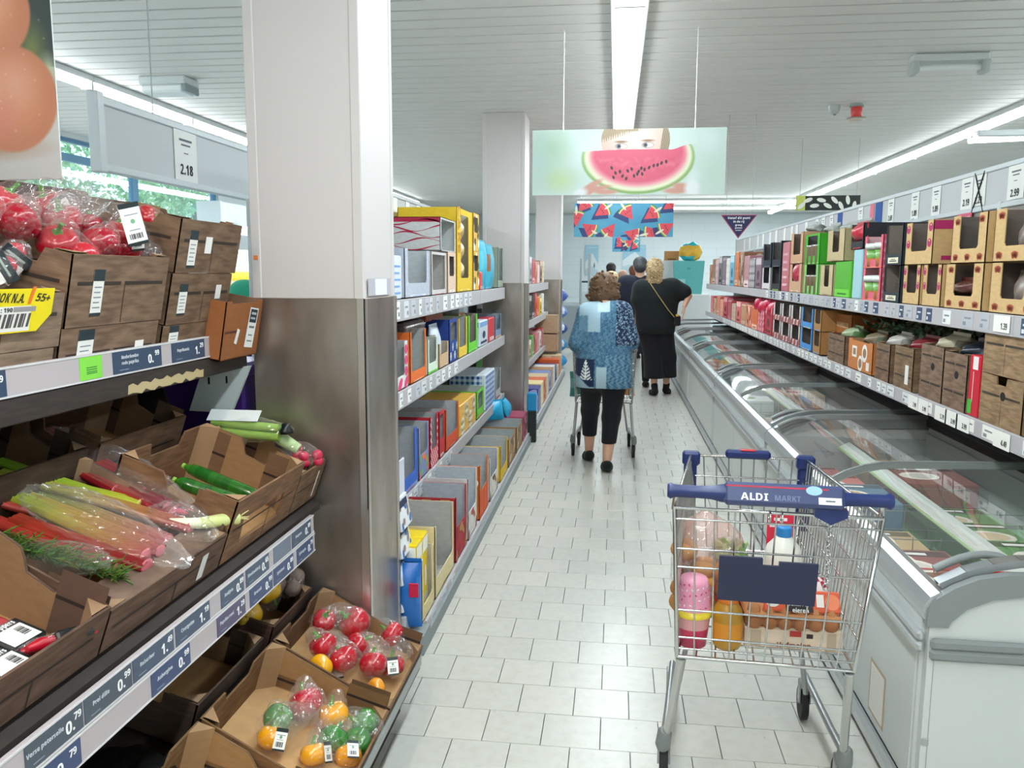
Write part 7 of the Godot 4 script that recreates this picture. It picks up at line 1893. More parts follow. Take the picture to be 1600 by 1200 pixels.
	for k in 7: m = mb("c42a4a"); m.ball(Vector3(0.035 * (k % 3) - 0.03, 0.022 * (k / 3) - 0.01, 0.02 * sin(k * 2.0)), Vector3(0.019, 0.018, 0.019), 12, 8); put("radish", m, M.gloss, ra)
	m = mb("b9cf9a"); m.tube([Vector3(-0.02, 0.03, 0), Vector3(-0.07, 0.06, 0), Vector3(-0.12, 0.075, -0.01)], [0.02, 0.024, 0.016], 8); put("leaf_stems", m, M.paint, ra)
	bag_film(ra, Vector3(-0.02, 0.015, 0), Vector3(0.085, 0.055, 0.05), 52)
	# flat pepper packs in the near crate
	var spots := [[-1.15, 0.875, -1.345, 0.35], [-1.105, 0.858, -1.265, 0.35], [-1.19, 0.89, -1.23, 0.4], [-1.06, 0.85, -1.37, 1.5], [-1.12, 0.862, -1.15, 0.3]]
	for k in 5:
		var pk := thing("pepper_pack", ["upper", "middle", "rear", "far standing", "nearest"][k] + " flat pack of pointed red peppers with a black band and barcode label", "pack", Vector3(spots[k][0], spots[k][1], spots[k][2]), 0, "flat packs in the near crate")
		pk.basis = Basis(Vector3.BACK, -0.35) * Basis(Vector3.UP, spots[k][3] - 0.35) * Basis(Vector3.RIGHT, -0.9 if k == 3 else -0.05) * Basis.from_scale(Vector3.ONE * 0.82)
		for j in 3: m = mb("b01428"); m.tube([Vector3(-0.08, 0.008, -0.03 + 0.03 * j), Vector3(-0.05, 0.01, -0.03 + 0.03 * j), Vector3(0.03, 0.01, -0.03 + 0.03 * j), Vector3(0.09, 0.008, -0.028 + 0.028 * j)], [0.008, 0.016, 0.014, 0.004], 10); put("pepper", m, M.gloss, pk)
		m = mb("16201f"); m.cbox(Vector3(-0.02, 0.0, -0.056), Vector3(0.07, 0.027, 0.056), 0.005); put("black_band", m, M.gloss, pk)
		m = mb("f2f2ee"); m.at(Vector3(0.035, 0.0275, 0), Basis(Vector3.RIGHT, -PI / 2)); m.patch(-0.03, -0.05, 0.03, 0.04, 0.0005); m.ink("2c2c2c")
		for i in 8: m.patch(-0.02 + i * 0.004, 0.005, -0.018 + i * 0.004 + 0.0008 * (i % 3), 0.03, 0.001)
		put("barcode_label", m, M.gloss, pk)
		words(pk, "Peppers", 0.02, Vector3(-0.008, 0.0275, 0.0), M.white_ink, Basis(Vector3.RIGHT, -PI / 2) * Basis(Vector3.BACK, PI / 2), 0.9)
		bag_film(pk, Vector3(0, 0.012, 0), Vector3(0.12, 0.026, 0.066), 60 + k)
	# --- bottom tier
	var BB := tilted(16.7)
	var low := [["front crate of bagged red peppers at the end", -2.272, -2.705, "7a5a3e"], ["open crate with a few mixed pepper packs", -1.822, -2.262, "86633f"], ["nearest empty crate at the picture's lower edge", -1.37, -1.81, "8a6a44"], ["farther empty crate near the camera", -0.9, -1.36, "7a5a3e"]]
	for i in 4:
		var r: Array = low[i]
		place(tray("bottom shelf: " + r[0], r[1] - r[2], 0.41, 0.055, 0.14, r[3], i == 2, {"floor": "c09868"}), Vector3(-0.672, 0.196, (r[1] + r[2]) / 2), BB)
	place(tray("bottom shelf: dark crate of yellow peppers behind the red ones", 0.33, 0.3, 0.13, 0.14, "5a3f30", true), Vector3(-1.085, 0.335, -2.5), BB)
	place(tray("bottom shelf: dark crate behind the mixed packs", 0.4, 0.3, 0.13, 0.14, "4a352a", true), Vector3(-1.085, 0.335, -2.06), BB)
	m = mb("8f9694"); m.box(Vector3(-0.672, 0.175, Z0), Vector3(-0.664, 0.212, -2.71)); put("bottom_rail", m, M.gloss, st)
	var GP := "bagged red peppers in the bottom front crate"
	var rp := [[-0.884, 0.352, -2.635, 0.058, "b9202e", "largest bagged red pepper on top of the bottom front crate"], [-0.97, 0.385, -2.565, 0.042, "c01f30", "bagged red pepper at the rear left of the bottom front crate"], [-0.765, 0.29, -2.69, 0.046, "c21c30", "bagged red pepper at the far corner beside the shelf end"], [-0.922, 0.365, -2.425, 0.046, "b81a2c", "bagged red pepper at the near rear corner"], [-0.847, 0.33, -2.405, 0.048, "bb1c2e", "bagged red pepper in the middle with a white label"], [-0.765, 0.293, -2.455, 0.048, "b4182a", "bagged red pepper left of the low white label"], [-0.715, 0.265, -2.51, 0.042, "c22432", "bagged red pepper at the front edge with a barcode"], [-0.84, 0.32, -2.53, 0.044, "ad1628", "bagged red pepper half hidden between the others"]]
	for i in rp.size():
		var q: Array = rp[i]
		pepper(q[5], Vector3(q[0], q[1], q[2]), Vector3(0.9 * sin(i * 1.9 + 0.6), i * 1.1, 0.7 * cos(i * 1.3)), ["b9202e", "b4182a"][i % 2], GP, true, i in [4, 6], q[3])
	pepper("bare yellow pepper under the red ones at the near side", Vector3(-0.9, 0.335, -2.335), Vector3(1.2, 0.4, 0.6), "eaa81c", GP, false, false, 0.042)
	pepper("bare orange pepper tip under the barcode label", Vector3(-0.735, 0.25, -2.39), Vector3(1.4, 0, 0.6), "ea9a2c", GP, false, false, 0.032)
	var GM := "mixed peppers in the open bottom crate"
	var mp := [[-0.877, 0.318, -2.153, 0.05, "b51a2c", true, false, "single bagged red pepper in the open bottom crate"], [-0.797, 0.278, -2.167, 0.046, "eda51e", true, false, "orange yellow pepper between the red and the green one"], [-0.712, 0.24, -2.195, 0.046, "2f7a24", true, false, "green pepper near the front edge of the open crate"], [-0.915, 0.33, -2.041, 0.042, "2e7626", true, false, "green pepper of the left mixed pack"], [-0.9, 0.315, -1.97, 0.042, "eba31c", true, true, "yellow pepper with a barcode in the left mixed pack"], [-0.767, 0.262, -2.069, 0.044, "2f7c28", true, false, "green pepper of the middle mixed pack"], [-0.792, 0.262, -1.99, 0.04, "efa81e", true, true, "yellow pepper with a barcode in the middle mixed pack"], [-0.708, 0.236, -2.108, 0.042, "2c7422", true, false, "green pepper of the front mixed pack"], [-0.712, 0.232, -2.04, 0.038, "eca01e", true, true, "yellow pepper with a barcode in the front mixed pack"]]
	for i in mp.size():
		var q: Array = mp[i]
		pepper(q[7], Vector3(q[0], q[1], q[2]), Vector3(-0.6 + 0.4 * sin(i * 2.2), PI / 2 - 0.4 + 0.3 * sin(i * 1.3) if q[6] else i * 1.3, 0.5 * cos(i * 1.7) if not q[6] else -0.5), q[4], GM, q[5], q[6], q[3])
	for k in 8:
		var q: Vector3 = [Vector3(-0.9, 0.345, -2.46), Vector3(-0.78, 0.295, -2.55), Vector3(-0.93, 0.38, -2.6), Vector3(-0.73, 0.27, -2.62), Vector3(-0.9, 0.33, -2.02), Vector3(-0.78, 0.27, -2.03), Vector3(-0.71, 0.24, -2.15), Vector3(-0.87, 0.32, -2.15)][k]
		var fb := thing("clear_bag", ["near left", "middle", "rear", "front"][k % 4] + " crumpled clear bag over the " + ("red peppers of the bottom front crate" if k < 4 else "mixed peppers of the open bottom crate"), "clear bag", q, 0, "clear bags over the bottom peppers")
		fb.rotation = Vector3(k * 0.9, k * 1.7, -0.45)
		bag_film(fb, Vector3.ZERO, Vector3(0.085, 0.055, 0.07), 100 + k, Vector3(0.4, 0.1, 0), "crumpled_film", 1.2)
	for k in 4: pepper(["near", "middle", "far", "upper"][k] + " yellow pepper in the dark crate under the price rails", Vector3(-1.15 - 0.05 * (k % 2) , 0.475 + 0.02 * (k / 2), -2.38 - 0.075 * k), Vector3(0.8 + k, k * 1.4, 0.4), "e6b414", "yellow peppers under the rails", k % 2 == 0, false, 0.045)
	var on := thing("onion_bag", "clear bag of pale onions at the far end of the dark crate", "bag", Vector3(-1.14, 0.475, -2.62))
	for k in 5: m = mb("8a7468"); m.ball(Vector3(0.04 * (k % 2), 0.03 * (k / 2), 0.035 * (k % 3) - 0.03), Vector3.ONE * 0.03, 12, 8); put("onion", m, M.gloss, on)
	bag_film(on, Vector3(0.02, 0.02, 0), Vector3(0.07, 0.07, 0.06), 71)
	var bk := thing("dark_bag", "black plastic bag lying in the shade under the price rails", "bag", Vector3(-1.15, 0.36, -1.55))
	m = mb("101112"); m.ball(Vector3.ZERO, Vector3(0.16, 0.08, 0.24), 24, 14, func(d): return 1.0 + 0.12 * sin(d.x * 11 + d.z * 7) * cos(d.z * 9)); put("bag", m, M.gloss, bk)
	# price header and card behind the stand, purple crate behind its end
	header("price_header", "grey price header with one white 2.18 card, left of the near column", Vector3(-1.9, 1.955, -2.87), 2.4, 0.24, PI / 2, [[0.6, 0.19, "e6e7e2", "2.18", 0.02]])
	for x in [0.38, 2.0]: cable(get_node(NodePath("price_header_%03d" % num.price_header)), Vector3(x, 0.25, 0), Vector3(x, 1.095, 0))
	var pu := thing("plastic_crate", "purple plastic crate stacked behind the end of the produce stand", "crate", Vector3(-1.44, 0.93, -2.86))
	m = mb("4a2a7c"); m.cbox(Vector3(-0.2, 0, -0.12), Vector3(0.13, 0.3, 0.12), 0.01); put("body", m, M.gloss, pu)
	m = mb("6a44a4"); m.cbox(Vector3(-0.21, 0.27, -0.13), Vector3(0.14, 0.32, 0.13), 0.01); put("rim", m, M.gloss, pu)
	m = mb("1f1238"); m.cbox(Vector3(-0.04, 0.18, 0.118), Vector3(0.1, 0.23, 0.124), 0.004); put("hand_hole", m, M.paint, pu)
	var ps := thing("plastic_crate", "black plastic crate under the purple one", "crate", Vector3(-1.44, 0, -2.86))
	m = mb("1c1c22"); m.cbox(Vector3(-0.2, 0, -0.12), Vector3(0.13, 0.925, 0.12), 0.01); put("body", m, M.gloss, ps)
	for k in 3: m = mb("2c2c34"); m.cbox(Vector3(-0.21, 0.27 + 0.3 * k, -0.13), Vector3(0.14, 0.31 + 0.3 * k, 0.13), 0.008); put("rim", m, M.gloss, ps)

# ---------- figures: a field of tapered capsules joined smoothly, meshed as surface nets
class Flesh:
	var bones := []                                          # [a, b, ra, rb, k]
	var cuts := []                                           # [normal, point]: keeps what lies behind
	func bone(a: Vector3, b: Vector3, ra: float, rb := -1.0, k := 0.03) -> void:
		bones.append([a, b, ra, rb if rb > 0 else ra, k])
	func cut(n: Vector3, p: Vector3) -> void:
		cuts.append([n, p])
	func mesh_into(m: MB, h: float, tint: Callable) -> void:
		var lo := Vector3.ONE * 1e9; var hi := -lo
		for b in bones:
			var r: float = maxf(b[2], b[3]) + 2.5 * h
			lo = lo.min(b[0] - Vector3.ONE * r).min(b[1] - Vector3.ONE * r)
			hi = hi.max(b[0] + Vector3.ONE * r).max(b[1] + Vector3.ONE * r)
		var nx := int((hi.x - lo.x) / h) + 2; var ny := int((hi.y - lo.y) / h) + 2; var nz := int((hi.z - lo.z) / h) + 2
		var f := PackedFloat32Array(); f.resize(nx * ny * nz); f.fill(1.0)
		for b in bones:
			var a: Vector3 = b[0]; var e: Vector3 = b[1] - b[0]
			var ra: float = b[2]; var dr: float = b[3] - b[2]; var k: float = b[4]
			var ee := maxf(e.length_squared(), 1e-9)
			var r := maxf(b[2], b[3]) + k + 2.0 * h
			var p0: Vector3 = (a.min(b[1]) - Vector3.ONE * r - lo) / h; var p1: Vector3 = (a.max(b[1]) + Vector3.ONE * r - lo) / h
			for z in range(maxi(0, int(p0.z)), mini(nz, int(p1.z) + 2)):
				for y in range(maxi(0, int(p0.y)), mini(ny, int(p1.y) + 2)):
					var row := (z * ny + y) * nx
					for x in range(maxi(0, int(p0.x)), mini(nx, int(p1.x) + 2)):
						var q: Vector3 = lo + Vector3(x, y, z) * h - a
						var t := clampf(q.dot(e) / ee, 0.0, 1.0)
						var d := (q - e * t).length() - ra - dr * t
						var o := f[row + x]
						var u := maxf(k - absf(o - d), 0.0) / k
						f[row + x] = minf(o, d) - u * u * k * 0.25
		for c in cuts:
			var n: Vector3 = c[0]
			var off: float = n.dot(c[1])
			for z in nz:
				for y in ny:
					for x in nx:
						var i := (z * ny + y) * nx + x
						if f[i] < 0.1: f[i] = maxf(f[i], n.dot(lo + Vector3(x, y, z) * h) - off)
		var id := {}
		var P := PackedVector3Array(); var N := PackedVector3Array(); var C := []
		var s1 := nx; var s2 := nx * ny
		var offs := [0, 1, s1, s1 + 1, s2, s2 + 1, s2 + s1, s2 + s1 + 1]
		var ed := [[0, 1], [2, 3], [4, 5], [6, 7], [0, 2], [1, 3], [4, 6], [5, 7], [0, 4], [1, 5], [2, 6], [3, 7]]
		for z in nz - 1:
			for y in ny - 1:
				var base := (z * ny + y) * nx
				for x in nx - 1:
					var i := base + x
					var v0 := f[i]
					if v0 > 3.0 * h or v0 < -3.0 * h: continue
					var ng := 0
					for o in offs:
						if f[i + o] < 0.0: ng += 1
					if ng == 0 or ng == 8: continue
					var acc := Vector3.ZERO; var cnt := 0
					for e in ed:
						var a := f[i + offs[e[0]]]; var b := f[i + offs[e[1]]]
						if (a < 0.0) != (b < 0.0):
							var t := a / (a - b)
							var pa := Vector3(e[0] & 1, (e[0] >> 1) & 1, e[0] >> 2); var pb := Vector3(e[1] & 1, (e[1] >> 1) & 1, e[1] >> 2)
							acc += pa.lerp(pb, t); cnt += 1
					var g := Vector3(f[i + 1] - v0 + f[i + s1 + 1] - f[i + s1] + f[i + s2 + 1] - f[i + s2], f[i + s1] - v0 + f[i + s1 + 1] - f[i + 1] + f[i + s1 + s2] - f[i + s2], f[i + s2] - v0 + f[i + s2 + 1] - f[i + 1] + f[i + s2 + s1] - f[i + s1])
					id[i] = P.size()
					var w := lo + (Vector3(x, y, z) + acc / cnt) * h
					P.append(w); N.append(g.normalized()); C.append(tint.call(w))
		for i in id:
			var a := f[i] < 0.0
			for ax in 3:
				var st: int = [1, s1, s2][ax]; var u: int = [s1, s2, 1][ax]; var v: int = [s2, 1, s1][ax]
				if a == (f[i + st] < 0.0): continue
				if not (id.has(i - u) and id.has(i - v) and id.has(i - u - v)): continue
				var q := [id[i], id[i - u], id[i - u - v], id[i - v]]
				if not a: q.reverse()
				m.t3(P[q[0]], P[q[1]], P[q[2]], N[q[0]], N[q[1]], N[q[2]])
				m.t3(P[q[0]], P[q[2]], P[q[3]], N[q[0]], N[q[2]], N[q[3]])
				var L := m.c.size()
				for k in 6: m.c[L - 6 + k] = C[q[[0, 2, 1, 0, 3, 2][k]]]

func solid(hex: String) -> Callable:
	var c := Color(hex).srgb_to_linear()
	return func(_p): return c

func hand_bones(F: Flesh, wrist: Vector3, dir: Vector3, palm: Vector3, thumb_side: float, curl: float) -> void:
	dir = dir.normalized()
	var side := dir.cross(palm).normalized() * thumb_side
	var pn := palm.normalized()
	var c := wrist + dir * 0.05
	for k in 4: F.bone(wrist + side * (0.012 - 0.008 * k), wrist + dir * 0.085 + side * (0.03 - 0.02 * k), 0.014, 0.011, 0.012)
	for k in 4:
		var p := wrist + dir * 0.085 + side * (0.03 - 0.02 * k)
		var d := (dir + side * (0.18 - 0.12 * k)).normalized()
		var L: float = [0.04, 0.046, 0.042, 0.032][k]
		for j in 3:
			d = (d + pn * curl * 0.55).normalized()
			var q: Vector3 = p + d * L * [1.0, 0.65, 0.5][j]
			F.bone(p, q, 0.0092 - 0.0006 * j, 0.0086 - 0.0006 * j, 0.004)
			p = q
	var tp := wrist + dir * 0.025 + side * 0.022
	var t1 := tp + (dir * 0.7 + side * 0.75 + pn * 0.2).normalized() * 0.042
	var t2 := t1 + (dir * 0.9 + side * 0.35 + pn * 0.3).normalized() * 0.03
	F.bone(tp, t1, 0.012, 0.01, 0.01); F.bone(t1, t2, 0.01, 0.0085, 0.004)

# joints in metres; h: cell size. s: hair/top/trousers/shoes colours and joint overrides
func person(label: String, J: Dictionary, s: Dictionary) -> Node3D:
	var t := thing("person", label, "person", Vector3.ZERO)
	var h: float = s.get("cell", 0.014)
	var skin := solid(s.get("skin", "d3a58c"))
	var hd: Vector3 = J.head; var fwd: Vector3 = s.get("look", Vector3(0, 0, -1)).normalized()
	var rt := fwd.cross(Vector3.UP).normalized()
	var F := Flesh.new()
	F.bone(J.neck, hd - Vector3(0, 0.04, 0), 0.055, 0.058, 0.03)
	F.bone(hd + Vector3(0, 0.025, 0) - fwd * 0.02, hd + Vector3(0, -0.02, 0) + fwd * 0.015, 0.088, 0.078, 0.03)
	F.bone(hd + Vector3(0, -0.05, 0) + fwd * 0.03, hd + Vector3(0, -0.095, 0) + fwd * 0.06, 0.056, 0.034, 0.03)
	F.bone(hd + Vector3(0, 0.0, 0) + fwd * 0.088, hd + Vector3(0, -0.035, 0) + fwd * 0.105, 0.011, 0.015, 0.015)
	for q in [-1.0, 1.0]: F.bone(hd + rt * q * 0.083 + Vector3(0, 0.01, 0), hd + rt * q * 0.088 + Vector3(0, -0.03, 0) - fwd * 0.005, 0.016, 0.012, 0.008)
	F.bone(J.neck, J.chest, 0.06, 0.09, 0.05)
	for q in ["l", "r"]:
		F.bone(J.chest.lerp(J[q + "_shoulder"], 0.4), J[q + "_shoulder"], 0.07, 0.055, 0.04)
		F.bone(J[q + "_shoulder"], J[q + "_elbow"], 0.052, 0.041, 0.03); F.bone(J[q + "_elbow"], J[q + "_wrist"], 0.041, 0.027, 0.02)
		F.bone(J.pelvis.lerp(J[q + "_hip"], 0.5), J[q + "_hip"], 0.1, 0.09, 0.05)
		F.bone(J[q + "_hip"], J[q + "_knee"], 0.085, 0.056, 0.03); F.bone(J[q + "_knee"], J[q + "_knee"].lerp(J[q + "_ankle"], 0.35), 0.055, 0.056, 0.02); F.bone(J[q + "_knee"].lerp(J[q + "_ankle"], 0.35), J[q + "_ankle"], 0.056, 0.036, 0.02)
	F.bone(J.chest, J.pelvis, 0.1, 0.1, 0.06)
	var m := mb()
	F.mesh_into(m, h, skin)
	var hb: Array = s.get("hands", [])
	for q in ["l", "r"]:
		var H := Flesh.new()
		var dir: Vector3 = s.get(q + "_hand", J[q + "_wrist"] - J[q + "_elbow"])
		hand_bones(H, J[q + "_wrist"], dir, s.get(q + "_palm", Vector3(0, -0.3, -1)), -1.0 if q == "l" else 1.0, s.get("curl", 0.6))
		H.mesh_into(m, maxf(0.005, h * 0.4), skin)
	put("body", m, M.skin, t)
	for q in [-1.0, 1.0]:
		m = mb("f2f0ec"); var ep: Vector3 = hd + fwd * 0.083 + rt * q * 0.033 + Vector3(0, 0.005, 0); m.ball(ep, Vector3.ONE * 0.012, 10, 6); m.ink("3a2c22"); m.ball(ep + fwd * 0.008, Vector3.ONE * 0.006, 8, 5); put("eye", m, M.gloss, t)
	m = mb("a85a52"); m.ball(hd + fwd * 0.093 + Vector3(0, -0.072, 0), Vector3(0.022, 0.006, 0.008), 10, 5); put("mouth", m, M.skin, t)
	# hair
	F = Flesh.new()
	for q in s.get("hair_bones", [[0, 0.045, -0.02, 0, 0.0, -0.055, 0.1, 0.085]]):
		F.bone(hd + rt * q[0] + Vector3(0, q[1], 0) + fwd * q[2], hd + rt * q[3] + Vector3(0, q[4], 0) + fwd * q[5], q[6], q[7], 0.03)
	F.cut(fwd, hd + fwd * 0.065)
	var hc := Color(s.hair).srgb_to_linear(); var hl := Color(s.get("hair2", s.hair)).srgb_to_linear()
	m = mb()
	F.mesh_into(m, maxf(h * 0.8, 0.011), func(p: Vector3): return hc.lerp(hl, clampf(0.5 + 0.5 * sin(p.x * 120 + 6.0 * sin(p.y * 40)) * cos(p.z * 70), 0, 1)))
	if s.get("curly", 0.0) > 0:
		var g := RandomNumberGenerator.new(); g.seed = 5
		for k in 260:
			var i := g.randi_range(0, m.v.size() / 3 - 1) * 3
			var p := m.v[i]
			m.col = hc.lerp(hl, g.randf())
			m.ball(p, Vector3.ONE * g.randf_range(0.008, 0.014) * s.curly, 7, 5)
	put("hair", m, M.hair, t)
	# top
	F = Flesh.new()
	var tk: float = s.get("loose", 0.02)
	F.bone(J.neck + Vector3(0, -0.03, 0), J.chest, 0.068, 0.1 + tk, 0.06)
	for q in ["l", "r"]:
		var sh: Vector3 = J[q + "_shoulder"]
		F.bone(J.neck + Vector3(0, -0.045, 0), sh, 0.06, 0.058 + tk * 0.6, 0.05)
		F.bone(sh, sh.lerp(J[q + "_elbow"], s.get("sleeve", 0.8)), 0.06 + tk * 0.7, 0.062 + tk, 0.022)
		F.bone(sh.lerp(J.chest, 0.3), J[q + "_hip"] + Vector3(0, s.get("hem", 0.0) + 0.08, 0), 0.1 + tk, 0.105 + tk * s.get("flare", 1.0), s.get("join", 0.07))
	F.bone(J.chest, J.pelvis, 0.12 + tk, 0.13 + tk, 0.08)
	F.cut(Vector3.DOWN, J.pelvis + Vector3(0, s.get("hem", 0.0), 0))
	m = mb()
	F.mesh_into(m, s.get("top_cell", h), s.get("top_tint", solid(s.top)))
	put(s.get("top_name", "shirt"), m, M.cloth, t)
	# trousers
	F = Flesh.new()
	var wide: float = s.get("wide", 0.0)
	F.bone(J.pelvis + Vector3(0, 0.12, 0), J.pelvis, 0.115, 0.13, 0.05)
	for q in ["l", "r"]:
		F.bone(J.pelvis.lerp(J[q + "_hip"], 0.6), J[q + "_hip"], 0.12, 0.105 + wide * 0.2, 0.05)
		F.bone(J[q + "_hip"], J[q + "_knee"], 0.102 + wide * 0.3, 0.072 + wide * 0.7, 0.05)
		F.bone(J[q + "_knee"], J[q + "_ankle"], 0.072 + wide * 0.7, 0.052 + wide, 0.03)
	F.cut(Vector3.DOWN, Vector3(0, s.get("leg_hem", 0.08), 0))
	m = mb()
	F.mesh_into(m, h, solid(s.trousers))
	put("trousers", m, M.cloth, t)
	# shoes
	for q in ["l", "r"]:
		F = Flesh.new()
		var a: Vector3 = J[q + "_ankle"]; var toe: Vector3 = J.get(q + "_toe", a + fwd * 0.17)
		var heel := Vector3(a.x, toe.y + 0.038, a.z) - (toe - a).normalized() * 0.04
		F.bone(heel, heel.lerp(toe, 0.55), 0.042, 0.047, 0.02); F.bone(heel.lerp(toe, 0.55), toe + Vector3(0, 0.03, 0), 0.047, 0.03, 0.02)
		if s.get("boot", false): F.bone(heel, a + Vector3(0, 0.05, 0), 0.04, 0.045, 0.02)
		F.cut(Vector3.DOWN, Vector3(0, maxf(0.0, minf(toe.y, 0.3)) + 0.001, 0))
		m = mb()
		F.mesh_into(m, 0.01, solid(s.get("shoes", "1b1c20")))
		put("shoe", m, M.cloth, t)
	return t

func joints(x: float, z: float, H: float, wide := 1.0) -> Dictionary:
	var k := H / 1.72
	var v := func(a: float, b: float, c: float): return Vector3(x + a * k * wide, b * k, z + c * k)
	return {"head": v.call(0, 1.6, -0.02), "neck": v.call(0, 1.45, 0), "chest": v.call(0, 1.27, 0), "pelvis": v.call(0, 0.93, 0), "l_shoulder": v.call(-0.185, 1.4, 0), "r_shoulder": v.call(0.185, 1.4, 0), "l_elbow": v.call(-0.235, 1.12, 0.02), "r_elbow": v.call(0.235, 1.12, 0.02), "l_wrist": v.call(-0.24, 0.88, -0.05), "r_wrist": v.call(0.24, 0.88, -0.05), "l_hip": v.call(-0.09, 0.9, 0), "r_hip": v.call(0.09, 0.9, 0), "l_knee": v.call(-0.095, 0.49, -0.01), "r_knee": v.call(0.095, 0.49, -0.01), "l_ankle": v.call(-0.1, 0.085, 0), "r_ankle": v.call(0.1, 0.085, 0), "l_toe": v.call(-0.11, 0.0, -0.18), "r_toe": v.call(0.11, 0.0, -0.18)}

func people() -> void:
	# woman in the patchwork blouse, leaning on her cart
	var c := cart("shopping cart pushed by the person in the patchwork blouse")
	c.position = Vector3(-0.075, 0, -6.68)
	var a := Color("2f5877").srgb_to_linear(); var b := Color("6f97ad").srgb_to_linear(); var d := Color("182a4a").srgb_to_linear(); var e := Color("b9cfd9").srgb_to_linear(); var w := Color("e6ecec").srgb_to_linear()
	var blouse := func(p: Vector3):
		var x := p.x + 0.085; var y := p.y
		var speck := sin(p.x * 310.0 + 3.0 * sin(y * 130.0)) * sin(y * 290.0 + 2.0 * sin(p.x * 170.0))
		if p.z < -6.55: return a.lerp(b, 0.5 + 0.5 * sin(x * 22) * cos(y * 17))
		if y > 1.28 and absf(x) < 0.045: return e
		if y > 1.13 and x < -0.02 and x > -0.19: return b.lerp(e, 0.55) if x > -0.12 or y > 1.25 else b.lerp(a, 0.35 + 0.2 * speck)
		if y > 1.02 and x > 0.1: return d if speck < 0.45 else b.lerp(e, 0.4)
		if y < 0.92 and x < -0.06:
			if y < 0.75 + 0.05 * sin(x * 20): return b.lerp(e, 0.4)
			# pale fern on dark ground
			var fx := x + 0.13; var fy := y - 0.76
			if absf(fx) < 0.005 and fy > 0.0 and fy < 0.15: return w
			if fy > 0.0 and fy < 0.14 and absf(fx) < 0.05 * (1.0 - fy / 0.17) and fmod(fy + 10.0 - absf(fx) * 0.7, 0.026) < 0.013: return w
			return d
		if y < 0.86 and absf(x + 0.01) < 0.04: return b.lerp(e, 0.7)
		if y < 0.95 and x > 0.0: return b.lerp(a, clampf(0.5 + 0.8 * sin(x * 150 + 3.0 * sin(y * 70)) * sin(y * 120 + x * 40), 0, 1))
		return a.lerp(b, clampf(0.3 + 0.5 * speck, 0, 1))
	var J := {"head": Vector3(-0.088, 1.44, -6.62), "neck": Vector3(-0.085, 1.335, -6.55), "chest": Vector3(-0.083, 1.17, -6.48), "pelvis": Vector3(-0.078, 0.82, -6.4), "l_shoulder": Vector3(-0.222, 1.27, -6.5), "r_shoulder": Vector3(0.062, 1.285, -6.5), "l_elbow": Vector3(-0.285, 1.03, -6.44), "r_elbow": Vector3(0.125, 1.05, -6.44), "l_wrist": Vector3(-0.275, 1.01, -6.62), "r_wrist": Vector3(0.14, 1.01, -6.62), "l_hip": Vector3(-0.165, 0.78, -6.42), "r_hip": Vector3(0.015, 0.78, -6.4), "l_knee": Vector3(-0.185, 0.46, -6.66), "r_knee": Vector3(-0.01, 0.44, -6.46), "l_ankle": Vector3(-0.19, 0.1, -6.78), "r_ankle": Vector3(-0.035, 0.1, -6.42), "l_toe": Vector3(-0.215, 0.0, -6.94), "r_toe": Vector3(-0.04, 0.0, -6.58)}
	person("person in a blue patchwork blouse and black cropped trousers pushing a cart", J, {"cell": 0.012, "hair": "4f3826", "hair2": "77583c", "curly": 1.0, "hair_bones": [[0, 0.04, -0.03, 0, -0.02, -0.05, 0.112, 0.098], [-0.05, -0.03, -0.03, 0.05, -0.03, -0.03, 0.075, 0.075]], "top": "2f5877", "top_tint": blouse, "top_name": "blouse", "loose": 0.014, "top_cell": 0.008, "join": 0.03, "flare": 2.2, "sleeve": 1.0, "hem": -0.13, "trousers": "111218", "leg_hem": 0.23, "shoes": "15161a", "l_palm": Vector3(0, -1, -0.3), "r_palm": Vector3(0, -1, -0.3), "curl": 0.9})
	var k := [["pouch", "teal shopping bag in the far cart", -0.27, -6.86, "3f8a80"], ["pouch", "yellow food bag in the far cart, left side", -0.25, -7.05, "d8a83a"], ["pouch", "orange food bag in the far cart, right side", 0.12, -6.95, "d88a3c"], ["pouch", "dark net bag at the bottom of the far cart", -0.1, -6.95, "3c4a38"]]
	for q in k: pouch("food_bag", q[1], "food in the far cart", Vector3(q[2], 0.53, q[3]), 0.2, 0.17, 0.2, 0.16, q[4], Color(q[4]).lightened(0.3))
	# woman in black with fair hair, hand on her hip
	J = joints(0.53, -10.75, 1.72, 1.12)
	J.merge({"r_elbow": Vector3(0.94, 1.3, -10.72), "r_wrist": Vector3(0.88, 1.17, -10.6), "r_shoulder": Vector3(0.755, 1.42, -10.75), "l_elbow": Vector3(0.3, 1.16, -10.72), "l_wrist": Vector3(0.29, 0.95, -10.78), "head": Vector3(0.5, 1.62, -10.77), "l_ankle": Vector3(0.535, 0.085, -10.68), "l_toe": Vector3(0.5, 0, -10.84), "r_ankle": Vector3(0.7, 0.085, -10.85), "r_toe": Vector3(0.74, 0, -11.0), "l_knee": Vector3(0.52, 0.49, -10.74), "r_knee": Vector3(0.68, 0.49, -10.8)}, true)
